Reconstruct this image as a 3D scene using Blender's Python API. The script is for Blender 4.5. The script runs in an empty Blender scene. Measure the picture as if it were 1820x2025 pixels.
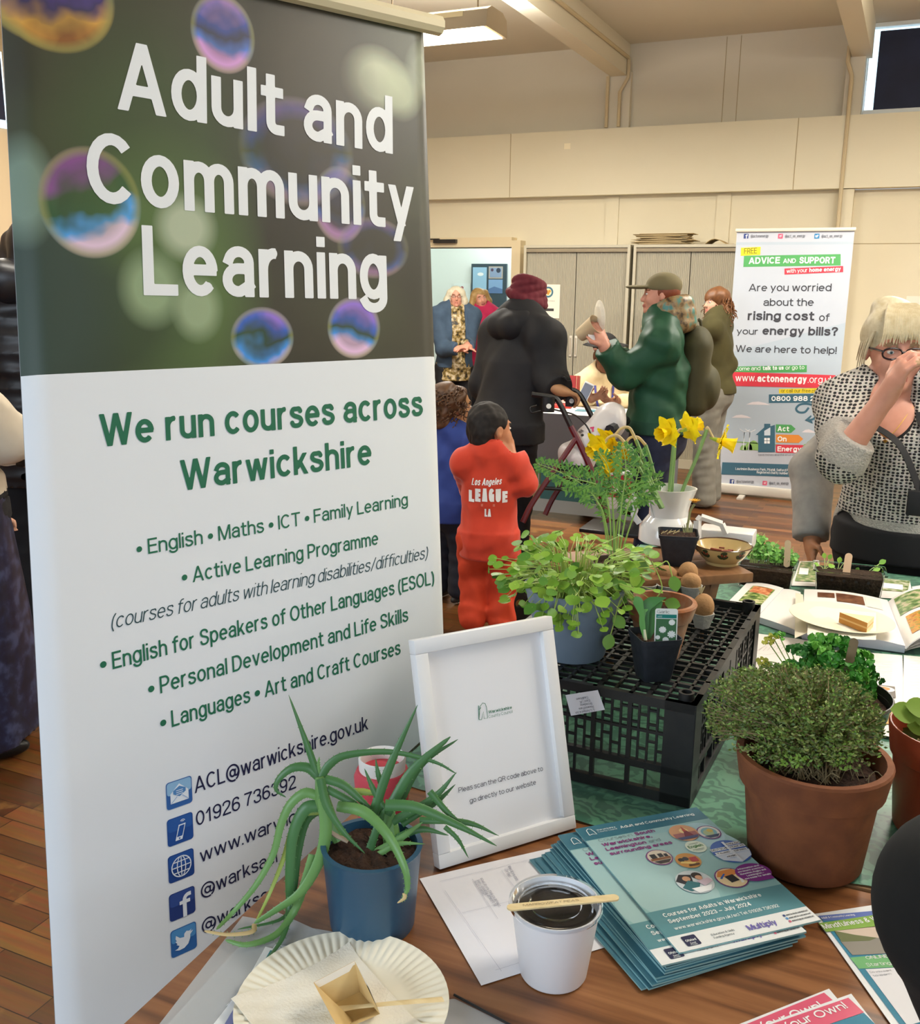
import bpy, bmesh, math, random
import numpy as np
from mathutils import Vector, Matrix
PI = math.pi
sc = bpy.context.scene
COL = sc.collection
rnd = random.Random(7)

# ------------------------------------------------------------------ camera
EYE = np.array([0.0, 0.0, 1.57])
FPX = 1941.0
YAW, PITCH, ROLL = 0.4239, 0.2254, -0.01209
def cam_axes():
    cy, sy = math.cos(YAW), math.sin(YAW)
    f = np.array([-sy*math.cos(PITCH), cy*math.cos(PITCH), -math.sin(PITCH)])
    r0 = np.array([cy, sy, 0.0]); d0 = np.cross(f, r0)
    r = math.cos(ROLL)*r0 + math.sin(ROLL)*d0
    d = -math.sin(ROLL)*r0 + math.cos(ROLL)*d0
    return r, d, f
CR, CD, CF = cam_axes()
cd = bpy.data.cameras.new('camera'); cam = bpy.data.objects.new('camera', cd); COL.objects.link(cam)
cd.sensor_fit = 'HORIZONTAL'; cd.sensor_width = 36.0; cd.lens = FPX/1820.0*36.0
cd.clip_start = 0.02; cd.clip_end = 60
cam.matrix_world = Matrix(((CR[0], -CD[0], -CF[0], EYE[0]), (CR[1], -CD[1], -CF[1], EYE[1]), (CR[2], -CD[2], -CF[2], EYE[2]), (0, 0, 0, 1)))
sc.camera = cam
# ------------------------------------------------------------------ world, lights, exposure
sc.view_settings.view_transform = 'Standard'; sc.view_settings.look = 'None'
sc.view_settings.gamma = 1.0; sc.view_settings.use_curve_mapping = False
sc.view_settings.exposure = -0.08
wd = bpy.data.worlds.new('world'); sc.world = wd; wd.use_nodes = True
wd.node_tree.nodes['Background'].inputs[0].default_value = (0.86, 0.93, 1.0, 1)
wd.node_tree.nodes['Background'].inputs[1].default_value = 0.55
def area(name, loc, target, sx, sy, power, color):
    l = bpy.data.lights.new(name, 'AREA'); l.shape = 'RECTANGLE'; l.size = sx; l.size_y = sy
    l.energy = power; l.color = color
    o = bpy.data.objects.new(name, l); COL.objects.link(o); o.location = loc
    o.rotation_euler = (Vector(target)-Vector(loc)).to_track_quat('-Z', 'Y').to_euler()
    return o
# assumed daylight from behind the viewer: added area lights, no windows built there
area('assumed_window_daylight', (2.2, -2.6, 2.3), (-1.0, 1.4, 1.0), 2.6, 1.8, 66, (0.72, 0.86, 1.0))
area('assumed_window_daylight', (-2.4, -2.6, 2.4), (-0.6, 3.0, 1.1), 2.2, 1.6, 95, (0.74, 0.87, 1.0))
WARM = (1.0, 0.955, 0.87)
for lx, ly, pw in ((-2.9, 6.3, 124), (0.6, 6.3, 124), (-2.9, 2.4, 32), (0.9, 2.6, 50), (3.6, 5.0, 80), (-4.8, 4.3, 50)):  # first lamp has a built fixture; the others are assumed, out of view
    area('ceiling_lamp_light', (lx, ly, 3.02), (lx, ly, 0), 1.15, 0.26, pw, WARM)
    area('ceiling_fill_uplight', (lx, ly, 3.26), (lx, ly, 5), 0.9, 0.10, pw*0.8, WARM)  # added fill uplights, put in to brighten the ceiling
area('assumed_corridor_light', (-3.9, 11.0, 2.7), (-3.9, 11.0, 0), 1.6, 1.2, 75, (0.88, 1.0, 1.0))

# ------------------------------------------------------------------ geometry helpers
def ray(x, y): return CR*((x-910.0)/FPX) + CD*((y-1012.5)/FPX) + CF
def pz(x, y, z):
    d = ray(x, y); return EYE + d*((z-EYE[2])/d[2])
def py(x, y, Y):
    d = ray(x, y); return EYE + d*(Y/d[1])
def pd(x, y, D): return EYE + ray(x, y)*D
def proj(P):
    q = np.asarray(P, float)-EYE; c = np.array([q@CR, q@CD, q@CF]); return 910+FPX*c[0]/c[2], 1012.5+FPX*c[1]/c[2], c[2]
def N(v):
    v = np.asarray(v, float); return v/np.linalg.norm(v)
def lin(c):
    return c/12.92 if c <= 0.04045 else ((c+0.055)/1.055)**2.4
def rgb(h):
    if isinstance(h, str):
        h = h.lstrip('#'); return tuple(lin(int(h[i:i+2], 16)/255) for i in (0, 2, 4))
    return tuple(h)
def M4(loc=(0, 0, 0), rz=0.0, rx=0.0, ry=0.0, s=1.0):
    return Matrix.Translation(Vector(loc)) @ Matrix.Rotation(rz, 4, 'Z') @ Matrix.Rotation(ry, 4, 'Y') @ Matrix.Rotation(rx, 4, 'X') @ Matrix.Scale(s, 4)
def frame_m(o, u, v):
    u = N(u); n = N(np.cross(u, v)); v = np.cross(n, u)
    return Matrix(((u[0], v[0], n[0], o[0]), (u[1], v[1], n[1], o[1]), (u[2], v[2], n[2], o[2]), (0, 0, 0, 1)))

MATS = {}
def mat(name, col, rough=0.5, metal=0.0, spec=0.5, noise=None, bump=None, trans=0.0, emit=None, coat=0.0, sheen=0.0, sss=0.0, ior=1.45, alpha=1.0):
    """noise=(scale, colour2, amount[, contrast])  bump=(scale, strength)"""
    if name in MATS: return MATS[name]
    m = bpy.data.materials.new(name); m.use_nodes = True; nt = m.node_tree; b = nt.nodes['Principled BSDF']
    b.inputs['Base Color'].default_value = (*rgb(col), 1); b.inputs['Roughness'].default_value = rough
    b.inputs['Metallic'].default_value = metal; b.inputs['Specular IOR Level'].default_value = spec
    b.inputs['Transmission Weight'].default_value = trans; b.inputs['Coat Weight'].default_value = coat
    b.inputs['Sheen Weight'].default_value = sheen; b.inputs['IOR'].default_value = ior; b.inputs['Alpha'].default_value = alpha
    if sss: b.inputs['Subsurface Weight'].default_value = sss; b.inputs['Subsurface Radius'].default_value = (0.01, 0.004, 0.002)
    if emit: b.inputs['Emission Color'].default_value = (*rgb(emit[0]), 1); b.inputs['Emission Strength'].default_value = emit[1]
    tc = nt.nodes.new('ShaderNodeTexCoord')
    if noise:
        n = nt.nodes.new('ShaderNodeTexNoise'); n.inputs['Scale'].default_value = noise[0]; n.inputs['Detail'].default_value = 6
        nt.links.new(tc.outputs['Object'], n.inputs['Vector'])
        mr = nt.nodes.new('ShaderNodeMapRange'); k = noise[3] if len(noise) > 3 else 0.2
        mr.inputs[1].default_value = 0.5-k; mr.inputs[2].default_value = 0.5+k; mr.inputs[4].default_value = noise[2]
        nt.links.new(n.outputs['Fac'], mr.inputs[0])
        mx = nt.nodes.new('ShaderNodeMix'); mx.data_type = 'RGBA'
        mx.inputs[6].default_value = (*rgb(col), 1); mx.inputs[7].default_value = (*rgb(noise[1]), 1)
        nt.links.new(mr.outputs[0], mx.inputs[0]); nt.links.new(mx.outputs[2], b.inputs['Base Color'])
    if bump:
        n2 = nt.nodes.new('ShaderNodeTexNoise'); n2.inputs['Scale'].default_value = bump[0]; n2.inputs['Detail'].default_value = 4
        nt.links.new(tc.outputs['Object'], n2.inputs['Vector'])
        bp = nt.nodes.new('ShaderNodeBump'); bp.inputs['Strength'].default_value = bump[1]; bp.inputs['Distance'].default_value = 0.01
        nt.links.new(n2.outputs['Fac'], bp.inputs['Height']); nt.links.new(bp.outputs['Normal'], b.inputs['Normal'])
    MATS[name] = m; return m
def flat(h, rough=0.6): return mat('ink_'+h.strip('#'), h, rough)

def tag(o, label=None, cat=None, group=None, kind=None):
    if label: o['label'] = label
    if cat: o['category'] = cat
    if group: o['group'] = group
    if kind: o['kind'] = kind
    return o
WM = {}
def thing(name, label, cat, loc=(0, 0, 0), rz=0.0, group=None, mw=None):
    o = bpy.data.objects.new(name, None); COL.objects.link(o); o.empty_display_size = 0.05
    m = mw if mw is not None else M4(loc, rz)
    o.matrix_world = m; WM[o.name] = m.copy()
    return tag(o, label, cat, group)
# ------------------------------------------------------------------ a plain sans alphabet drawn with strokes
# each letter: width, then strokes.  L = straight run, D = slanted bar cut level, A = arc (cx, cy, rx, ry, from, to), S = soft curve, P = chain of points and arcs, O = ring
X7 = .70
def _O(cx=.22, cy=.365, rx=.22, ry=.365): return ('A', cx, cy, rx, ry, 0, 360)
def _n(x, w=.4, top=X7): return ('P', [(x, .40), ('A', x+w/2, top-.24, w/2, .24, 180, 0), (x+w, 0)])
LET = {
 'a': (.42, [('P', [('A', .22, .53, .19, .20, 165, 0), (.41, 0)]), ('P', [(.41, .42), (.24, .42), ('A', .2, .21, .2, .21, 90, 280), (.41, .12)])]),
 'b': (.44, [('L', 0, 0, 0, 1), _O()]), 'c': (.42, [('A', .22, .365, .22, .365, 40, 320)]), 'd': (.44, [_O(), ('L', .44, 0, .44, 1)]),
 'e': (.44, [('L', .03, .37, .42, .37), ('A', .22, .35, .22, .35, 0, 318)]),
 'f': (.26, [('P', [(.1, 0), (.1, .8), ('A', .24, .82, .14, .18, 180, 90), (.27, 1)]), ('L', 0, .7, .26, .7)]),
 'g': (.44, [_O(), ('P', [(.44, X7), (.44, -.05), ('A', .22, -.07, .22, .2, 360, 200)])]),
 'h': (.4, [('L', 0, 0, 0, 1), _n(0)]), 'i': (0, [('L', 0, 0, 0, X7), ('L', 0, .999, 0, 1)]), 'j': (.06, [('P', [(.06, X7), (.06, -.12), ('A', -.04, -.14, .1, .12, 360, 270)]), ('L', .06, .999, .06, 1)]),
 'k': (.4, [('L', 0, 0, 0, 1), ('D', .03, .24, .37, X7), ('D', .40, 0, .13, .42)]), 'l': (0, [('L', 0, 0, 0, 1)]),
 'm': (.68, [('L', 0, 0, 0, X7), _n(0, .34), _n(.34, .34)]), 'n': (.4, [('L', 0, 0, 0, X7), _n(0)]), 'o': (.44, [_O()]),
 'p': (.44, [('L', 0, -.27, 0, X7), _O()]), 'q': (.44, [_O(), ('L', .44, -.27, .44, X7)]), 'r': (.24, [('L', 0, 0, 0, X7), ('A', .22, .42, .22, .31, 180, 82)]),
 's': (.39, [('S', [(.37, .57), (.31, .7), (.2, X7), (.07, .69), (.02, .55), (.09, .44), (.21, .38), (.34, .31), (.39, .18), (.32, .04), (.2, 0), (.07, .03), (.0, .17)])]),
 't': (.27, [('P', [(.1, .94), (.1, .16), ('A', .22, .15, .12, .15, 180, 270), (.28, 0)]), ('L', 0, .71, .26, .71)]),
 'u': (.4, [('P', [(0, X7), (0, .25), ('A', .2, .24, .2, .24, 180, 360), (.4, .33)]), ('L', .4, 0, .4, X7)]),
 'v': (.42, [('D', .21, 0, 0, X7), ('D', .21, 0, .42, X7)]), 'w': (.66, [('D', .16, 0, 0, X7), ('D', .16, 0, .33, X7), ('D', .5, 0, .33, X7), ('D', .5, 0, .66, X7)]),
 'x': (.4, [('D', 0, 0, .4, X7), ('D', .4, 0, 0, X7)]), 'y': (.42, [('D', .1, -.27, .42, X7), ('D', .22, .06, 0, X7)]),
 'z': (.36, [('L', 0, X7, .36, X7), ('D', 0, 0, .36, X7), ('L', 0, 0, .36, 0)]),
 'A': (.62, [('D', 0, 0, .31, 1), ('D', .62, 0, .31, 1), ('L', .14, .27, .48, .27)]),
 'B': (.5, [('L', 0, 0, 0, 1), ('P', [(0, 1), (.26, 1), ('A', .26, .77, .21, .23, 90, -90), (0, .54)]), ('P', [(.2, .54), (.26, .54), ('A', .26, .27, .24, .27, 90, -90), (0, 0)])]),
 'C': (.56, [('A', .29, .5, .29, .5, 42, 318)]), 'D': (.54, [('L', 0, 0, 0, 1), ('P', [(0, 1), (.22, 1), ('A', .22, .5, .32, .5, 90, -90), (0, 0)])]),
 'E': (.44, [('L', 0, 0, 0, 1), ('L', 0, 1, .44, 1), ('L', 0, .53, .4, .53), ('L', 0, 0, .44, 0)]), 'F': (.42, [('L', 0, 0, 0, 1), ('L', 0, 1, .42, 1), ('L', 0, .52, .37, .52)]),
 'G': (.6, [('A', .3, .5, .3, .5, 48, 330), ('L', .34, .45, .58, .45), ('L', .58, 0, .58, .45)]), 'H': (.52, [('L', 0, 0, 0, 1), ('L', .52, 0, .52, 1), ('L', 0, .53, .52, .53)]),
 'I': (0, [('L', 0, 0, 0, 1)]), 'J': (.38, [('P', [(.38, 1), (.38, .22), ('A', .19, .22, .19, .22, 360, 190)])]), 'K': (.54, [('L', 0, 0, 0, 1), ('D', .03, .36, .5, 1), ('D', .54, 0, .16, .56)]),
 'L': (.4, [('L', 0, 0, 0, 1), ('L', 0, 0, .4, 0)]), 'M': (.68, [('L', 0, 0, 0, 1), ('L', .68, 0, .68, 1), ('D', .34, 0, .03, 1), ('D', .34, 0, .65, 1)]),
 'N': (.54, [('L', 0, 0, 0, 1), ('L', .54, 0, .54, 1), ('D', .52, 0, .02, 1)]), 'O': (.62, [_O(.31, .5, .31, .5)]),
 'P': (.48, [('L', 0, 0, 0, 1), ('P', [(0, 1), (.24, 1), ('A', .24, .71, .24, .29, 90, -90), (0, .42)])]), 'Q': (.62, [_O(.31, .5, .31, .5), ('D', .6, -.04, .38, .28)]),
 'R': (.5, [('L', 0, 0, 0, 1), ('P', [(0, 1), (.25, 1), ('A', .25, .73, .23, .27, 90, -90), (0, .46)]), ('D', .5, 0, .28, .46)]),
 'S': (.5, [('S', [(.47, .76), (.41, .93), (.25, 1), (.09, .95), (.03, .77), (.1, .6), (.26, .52), (.42, .44), (.5, .27), (.43, .07), (.25, 0), (.08, .05), (.0, .25)])]),
 'T': (.52, [('L', 0, 1, .52, 1), ('L', .26, 0, .26, 1)]), 'U': (.54, [('P', [(0, 1), (0, .28), ('A', .27, .28, .27, .28, 180, 360), (.54, 1)])]),
 'V': (.58, [('D', .29, 0, 0, 1), ('D', .29, 0, .58, 1)]), 'W': (.88, [('D', .22, 0, 0, 1), ('D', .22, 0, .44, 1), ('D', .66, 0, .44, 1), ('D', .66, 0, .88, 1)]),
 'X': (.56, [('D', 0, 0, .56, 1), ('D', .56, 0, 0, 1)]), 'Y': (.56, [('L', .28, 0, .28, .44), ('D', .28, .4, 0, 1), ('D', .28, .4, .56, 1)]), 'Z': (.48, [('L', 0, 1, .48, 1), ('D', 0, 0, .48, 1), ('L', 0, 0, .48, 0)]),
 '0': (.44, [_O(.22, .5, .22, .5)]), '1': (.3, [('L', .22, 0, .22, 1), ('D', .0, .72, .2, .92)]),
 '2': (.44, [('S', [(.01, .72), (.05, .92), (.22, 1), (.39, .93), (.43, .74), (.33, .5), (.13, .27), (.01, .03)]), ('L', 0, 0, .44, 0)]),
 '3': (.44, [('S', [(.01, .76), (.07, .94), (.22, 1), (.38, .93), (.42, .76), (.36, .58), (.2, .53)]), ('S', [(.2, .53), (.38, .46), (.44, .28), (.38, .07), (.22, 0), (.06, .06), (.0, .25)])]),
 '4': (.48, [('L', .36, 0, .36, 1), ('D', .0, .26, .34, 1), ('L', 0, .25, .48, .25)]), '5': (.44, [('L', .06, 1, .42, 1), ('L', .05, .52, .07, 1), ('S', [(.03, .52), (.2, .63), (.38, .55), (.44, .32), (.37, .08), (.2, 0), (.05, .06), (0, .2)])]),
 '6': (.44, [_O(.22, .3, .22, .3), ('S', [(.42, .82), (.36, .95), (.24, 1), (.09, .92), (.02, .66), (0, .34)])]), '7': (.42, [('L', 0, 1, .42, 1), ('S', [(.42, .97), (.24, .6), (.13, 0)])]),
 '8': (.44, [_O(.22, .76, .19, .24), _O(.22, .265, .22, .265)]), '9': (.44, [_O(.22, .7, .22, .3), ('S', [(.02, .18), (.08, .05), (.2, 0), (.35, .08), (.42, .34), (.44, .66)])]),
 '.': (0, [('L', 0, 0, 0, .02)]), ',': (.03, [('D', 0, -.14, .03, .04)]), ':': (0, [('L', 0, 0, 0, .02), ('L', 0, .6, 0, .62)]), '!': (0, [('L', 0, .28, 0, 1), ('L', 0, 0, 0, .02)]),
 '?': (.4, [('S', [(.01, .74), (.06, .93), (.2, 1), (.36, .92), (.39, .74), (.29, .55), (.2, .42), (.2, .26)]), ('L', .2, 0, .2, .02)]),
 '-': (.22, [('L', 0, .36, .22, .36)]), '/': (.3, [('D', 0, -.04, .3, 1)]), '(': (.14, [('S', [(.15, 1.02), (.03, .72), (0, .38), (.03, .06), (.15, -.24)])]), ')': (.14, [('S', [(0, 1.02), (.12, .72), (.15, .38), (.12, .06), (0, -.24)])]),
 '@': (.84, [('A', .42, .4, .42, .58, -62, 292), ('A', .4, .4, .17, .24, 20, 360), ('S', [(.6, .66), (.56, .3), (.6, .18), (.72, .2), (.83, .42)])]), '&': (.56, [('S', [(.54, 0), (.2, .52), (.11, .78), (.17, .96), (.28, 1), (.39, .94), (.41, .78), (.3, .62), (.1, .46), (0, .26), (.07, .05), (.23, 0), (.42, .12), (.52, .42)])]),
 '_': (.44, [('L', 0, -.2, .44, -.2)]), "'": (0, [('L', 0, .75, 0, 1)]), '\u2022': (.24, [('dot', .12, .42, .17)]), '\u2013': (.44, [('L', 0, .36, .44, .36)]), ' ': (.12, [])}
def stroke_pts(P):
    out = []
    for e in P:
        if e[0] == 'A':
            _, cx, cy, rx, ry, a, b = e; n = max(4, int(abs(b-a)/15))
            for k in range(n+1):
                t = math.radians(a+(b-a)*k/n); out.append((cx+rx*math.cos(t), cy+ry*math.sin(t)))
        else: out.append(tuple(e))
    return out
_gc = {}
def letter_fill(ch, wt, kx, n):
    """filled outline of one letter on a fine lattice (strokes merged into one flat shape)"""
    key = (ch, round(wt, 3), round(kx, 2), n)
    if key in _gc: return _gc[key]
    w, st = LET[ch]; t = wt; ys = 1-t; W = w*kx+t; h = 1.0/n; r = t/2
    def mp(p): return np.array([t/2+p[0]*kx, t/2+p[1]*ys])
    gx = np.arange(-.12-h, W+.12+h, h); gy = np.arange(-.42, 1.12, h); X, Y = np.meshgrid(gx, gy, indexing='ij'); D = np.full(X.shape, 1.0)
    def seg(a, b, e0, e1):
        nonlocal D
        d = b-a; L = np.hypot(*d)+1e-9; d = d/L; u = (X-a[0])*d[0]+(Y-a[1])*d[1]; v = np.abs((Y-a[1])*d[0]-(X-a[0])*d[1])
        D = np.minimum(D, np.maximum(v-r, np.maximum(-e0-u, u-L-e1)))
    for e in st:
        if e[0] == 'L': seg(mp(e[1:3]), mp(e[3:5]), r, r)
        elif e[0] == 'D':
            a, b = mp(e[1:3]), mp(e[3:5])
            if a[1] > b[1]: a, b = b, a
            ya, yb = a[1]-r, b[1]+r; L = math.hypot(b[0]-a[0], yb-ya); c = (yb-ya)/L; xc = a[0]+(b[0]-a[0])*(Y-ya)/(yb-ya)
            D = np.minimum(D, np.maximum((np.abs(X-xc)*c-r*.97), np.maximum(ya-Y, Y-yb)))
        elif e[0] == 'dot': D = np.minimum(D, np.hypot(X-t/2-e[1]*kx, Y-e[2])-e[3]-t*.15)
        else:
            if e[0] == 'A': pts = stroke_pts([e])
            elif e[0] == 'P': pts = stroke_pts(e[1])
            else: pts = [tuple(p[:2]) for p in spline([(*p, 0) for p in e[1]], 4)]
            q = [mp(p) for p in pts]; q = [q[0]]+[b for a, b in zip(q[:-1], q[1:]) if np.hypot(*(b-a)) > 1e-4]; cl = e[0] == 'A' and abs(e[6]-e[5]) >= 359; x = r if e[0] == 'P' else 0
            for k in range(len(q)-1): seg(q[k], q[k+1], x if k == 0 else 0, x if k == len(q)-2 else 0)
            for p in (q if cl else q[1:-1]): D = np.minimum(D, np.hypot(X-p[0], Y-p[1])-r)
    v = []; f = []; ins = D < 0; c4 = ins[:-1, :-1]*1+ins[1:, :-1]+ins[1:, 1:]+ins[:-1, 1:]
    for jy in range(c4.shape[1]):
        col = c4[:, jy]; ix = 0
        while ix < len(col):
            if col[ix] == 4:
                k = ix
                while k+1 < len(col) and col[k+1] == 4: k += 1
                b = len(v); v += [(gx[ix], gy[jy], 0), (gx[k+1], gy[jy], 0), (gx[k+1], gy[jy+1], 0), (gx[ix], gy[jy+1], 0)]; f.append((b, b+1, b+2, b+3)); ix = k+1; continue
            if col[ix] > 0:
                cs = ((ix, jy), (ix+1, jy), (ix+1, jy+1), (ix, jy+1)); pl = []
                for a in range(4):
                    p, q = cs[a], cs[(a+1) % 4]; da, db = D[p], D[q]
                    if da < 0: pl.append((gx[p[0]], gy[p[1]], 0))
                    if (da < 0) != (db < 0): z = da/(da-db); pl.append((gx[p[0]]+(gx[q[0]]-gx[p[0]])*z, gy[p[1]]+(gy[q[1]]-gy[p[1]])*z, 0))
                b = len(v); v += pl; f.append(tuple(range(b, b+len(pl))))
            ix += 1
    _gc[key] = (v, f); return v, f
def text_geo(s, wt, kx, n=0):
    """letters with cap height 1; wt = stroke width, kx = widening of the skeleton -> verts, faces, width"""
    v = []; f = []; x = 0.0
    for ch in s:
        if ch not in LET: ch = '-'
        if n and LET[ch][1]:
            gv, gf = letter_fill(ch, wt, kx, n); k = len(v); v += [(a[0]+x, a[1], 0.0) for a in gv]; f += [tuple(i+k for i in q) for q in gf]
        x += LET[ch][0]*kx+wt+(.03+.05*kx if ch != ' ' else 0.02)
    return v, f, x
class MB:
    def __init__(s): s.v = []; s.f = []; s.mi = []; s.mats = []; s.sm = []
    def mx(s, m):
        if m not in s.mats: s.mats.append(m)
        return s.mats.index(m)
    def add(s, vs, fs, m, T=None, smooth=True):
        k = len(s.v); i = s.mx(m)
        if T is not None: vs = [T @ Vector(v) for v in vs]
        s.v += [tuple(v) for v in vs]
        for f in fs: s.f.append(tuple(a+k for a in f)); s.mi.append(i); s.sm.append(smooth)
        return s
    def box(s, c, size, m, T=None, bev=0.0):
        x, y, z = size[0]/2, size[1]/2, size[2]/2; cx, cy, cz = c
        if bev <= 0:
            vs = [(cx+a*x, cy+b*y, cz+d*z) for a in (-1, 1) for b in (-1, 1) for d in (-1, 1)]
            return s.add(vs, [(0, 1, 3, 2), (4, 6, 7, 5), (0, 4, 5, 1), (2, 3, 7, 6), (0, 2, 6, 4), (1, 5, 7, 3)], m, T)
        bm = bmesh.new(); bmesh.ops.create_cube(bm, size=1)
        bmesh.ops.scale(bm, vec=size, verts=bm.verts)
        bmesh.ops.bevel(bm, geom=list(bm.edges), offset=bev, segments=2, affect='EDGES', profile=0.5)
        bmesh.ops.translate(bm, vec=c, verts=bm.verts); bm.verts.index_update()
        vs = [tuple(v.co) for v in bm.verts]; fs = [tuple(v.index for v in f.verts) for f in bm.faces]; bm.free()
        return s.add(vs, fs, m, T)
    def tube(s, pts, r, m, seg=8, T=None, cap=True, flatk=1.0, up=None, closed=False):
        pts = [np.asarray(p, float) for p in pts]; n = len(pts)
        rs = [r]*n if np.isscalar(r) else list(r)
        vs = []; fs = []
        prev = None
        for i in range(n):
            if closed: t = pts[(i+1) % n]-pts[i-1]
            else: t = pts[min(i+1, n-1)]-pts[max(i-1, 0)]
            t = t/(np.linalg.norm(t)+1e-12)
            if prev is None:
                a = np.asarray(up if up is not None else ((0, 0, 1) if abs(t[2]) < 0.9 else (1, 0, 0)), float)
            else: a = prev
            a = a-t*(a@t); a = a/(np.linalg.norm(a)+1e-12); prev = a
            b = np.cross(t, a)
            for k in range(seg):
                th = 2*PI*k/seg; vs.append(tuple(pts[i]+rs[i]*(math.cos(th)*a*flatk+math.sin(th)*b)))
        rg = n if closed else n-1
        for i in range(rg):
            for k in range(seg):
                a0 = i*seg+k; a1 = i*seg+(k+1) % seg; j = ((i+1) % n)*seg
                fs.append((a0, a1, j+(k+1) % seg, j+k))
        if cap and not closed: fs.append(tuple(range(seg-1, -1, -1))); fs.append(tuple(range((n-1)*seg, n*seg)))
        return s.add(vs, fs, m, T)
    def lathe(s, prof, m, seg=32, T=None, closed=False, sx=1.0, sy=1.0, wob=None):
        vs = []; fs = []; n = len(prof)
        for i, (r, z) in enumerate(prof):
            for k in range(seg):
                th = 2*PI*k/seg; w = wob(th, i) if wob else 1.0
                vs.append((r*w*math.cos(th)*sx, r*w*math.sin(th)*sy, z))
        for i in range(n if closed else n-1):
            for k in range(seg):
                j = (i+1) % n
                fs.append((i*seg+k, i*seg+(k+1) % seg, j*seg+(k+1) % seg, j*seg+k))
        if not closed:
            if prof[0][0] > 1e-6: fs.append(tuple(range(seg-1, -1, -1)))
            if prof[-1][0] > 1e-6: fs.append(tuple((n-1)*seg+k for k in range(seg)))
        return s.add(vs, fs, m, T)
    def grid(s, fn, nu, nv, m, T=None, thick=0.0, mfn=None):
        vs = [tuple(fn(i/nu, j/nv)) for j in range(nv+1) for i in range(nu+1)]
        fs = [(j*(nu+1)+i, j*(nu+1)+i+1, (j+1)*(nu+1)+i+1, (j+1)*(nu+1)+i) for j in range(nv) for i in range(nu)]
        if thick:
            P = np.array(vs); G = P.reshape(nv+1, nu+1, 3)
            du = np.gradient(G, axis=1); dv = np.gradient(G, axis=0); nn = np.cross(du, dv); nn /= (np.linalg.norm(nn, axis=2, keepdims=True)+1e-12)
            k = len(vs); vs += [tuple(p) for p in (G-nn*thick).reshape(-1, 3)]
            fs2 = [tuple(a+k for a in f[::-1]) for f in fs]
            br = [j*(nu+1) for j in range(nv+1)]; tr = [j*(nu+1)+nu for j in range(nv+1)]; bo = list(range(nu+1)); to = [nv*(nu+1)+i for i in range(nu+1)]
            side = []
            for L, fl in ((bo, 0), (tr, 0), (to, 1), (br, 1)):
                for a, b in zip(L[:-1], L[1:]): side.append((b, a, a+k, b+k) if not fl else (a, b, b+k, a+k))
            fs = fs+fs2+side
        return s.add(vs, fs, m, T)
    def poly(s, pts, m, T=None, z=0.0):
        p3 = [(p[0], p[1], p[2] if len(p) > 2 else z) for p in pts]
        return s.add(p3, [tuple(range(len(p3)))], m, T, smooth=False)
    def disc(s, c, r, m, T=None, z=0.0, seg=24, ry=None, a0=0, a1=2*PI):
        ry = r if ry is None else ry
        pts = [(c[0]+r*math.cos(a0+(a1-a0)*k/seg), c[1]+ry*math.sin(a0+(a1-a0)*k/seg)) for k in range(seg+(0 if a1-a0 > 6.28 else 1))]
        return s.poly(pts, m, T, z)
    def ring(s, c, r, w, m, T=None, z=0.0, seg=24, ry=None, a0=0, a1=2*PI):
        ry = r if ry is None else ry; vs = []
        for k in range(seg+1):
            t = a0+(a1-a0)*k/seg
            vs += [(c[0]+r*math.cos(t), c[1]+ry*math.sin(t), z), (c[0]+(r-w)*math.cos(t), c[1]+(ry-w)*math.sin(t), z)]
        return s.add(vs, [(2*k, 2*k+2, 2*k+3, 2*k+1) for k in range(seg)], m, T, smooth=False)
    def rect(s, x0, y0, x1, y1, m, T=None, z=0.0, r=0.0, sk=0.0):
        if r <= 0: return s.poly([(x0, y0), (x1, y0+sk), (x1, y1+sk), (x0, y1)], m, T, z)
        pts = []
        for cx, cy, a in ((x1-r, y0+r, -PI/2), (x1-r, y1-r, 0), (x0+r, y1-r, PI/2), (x0+r, y0+r, PI)):
            for k in range(5): pts.append((cx+r*math.cos(a+k*PI/8), cy+r*math.sin(a+k*PI/8)))
        return s.poly(pts, m, T, z)
    def line(s, pts, w, m, T=None, z=0.0):
        vs = []; n = len(pts); P = [np.array(p[:2], float) for p in pts]
        for i in range(n):
            t = P[min(i+1, n-1)]-P[max(i-1, 0)]; t /= (np.linalg.norm(t)+1e-12); q = np.array([-t[1], t[0]])*w/2
            vs += [(*(P[i]+q), z), (*(P[i]-q), z)]
        return s.add(vs, [(2*i, 2*i+1, 2*i+3, 2*i+2) for i in range(n-1)], m, T, smooth=False)
    def text(s, t, m, T, x, y, h, w=None, bold=0.0, z=0.0, shear=0.0, align='l', res=3, rot=0.0):
        """cap height h, overall width w; bold = stroke width in cap heights (0 = book weight)"""
        wt = bold if bold > 0 else 0.115; kx = 1.0
        if w is not None:
            w1 = text_geo(t, wt, 1.0)[2]; w0 = text_geo(t, wt, 0.5)[2]; sl = (w1-w0)/0.5
            kx = (w/h-(w1-sl))/max(sl, 1e-6); kx = max(0.25, kx)
        v, f, W = text_geo(t, wt, round(kx, 2), 72 if h > .06 else (40 if h > .012 else 22))
        if not v: return s
        W *= h; ox = x if align == 'l' else (x-W/2 if align == 'c' else x-W)
        c, sn = math.cos(rot), math.sin(rot); out = []
        for a in v:
            px = a[0]*h+shear*a[1]*h+ox-x; q = a[1]*h
            out.append((x+px*c-q*sn, y+px*sn+q*c, z+a[2]*min(1.0, h*8)))
        return s.add(out, f, m, T, smooth=False)
    def raw(s, V, F, m, T=None): return s.add([tuple(p) for p in V], [tuple(int(a) for a in q) for q in F], m, T)
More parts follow.
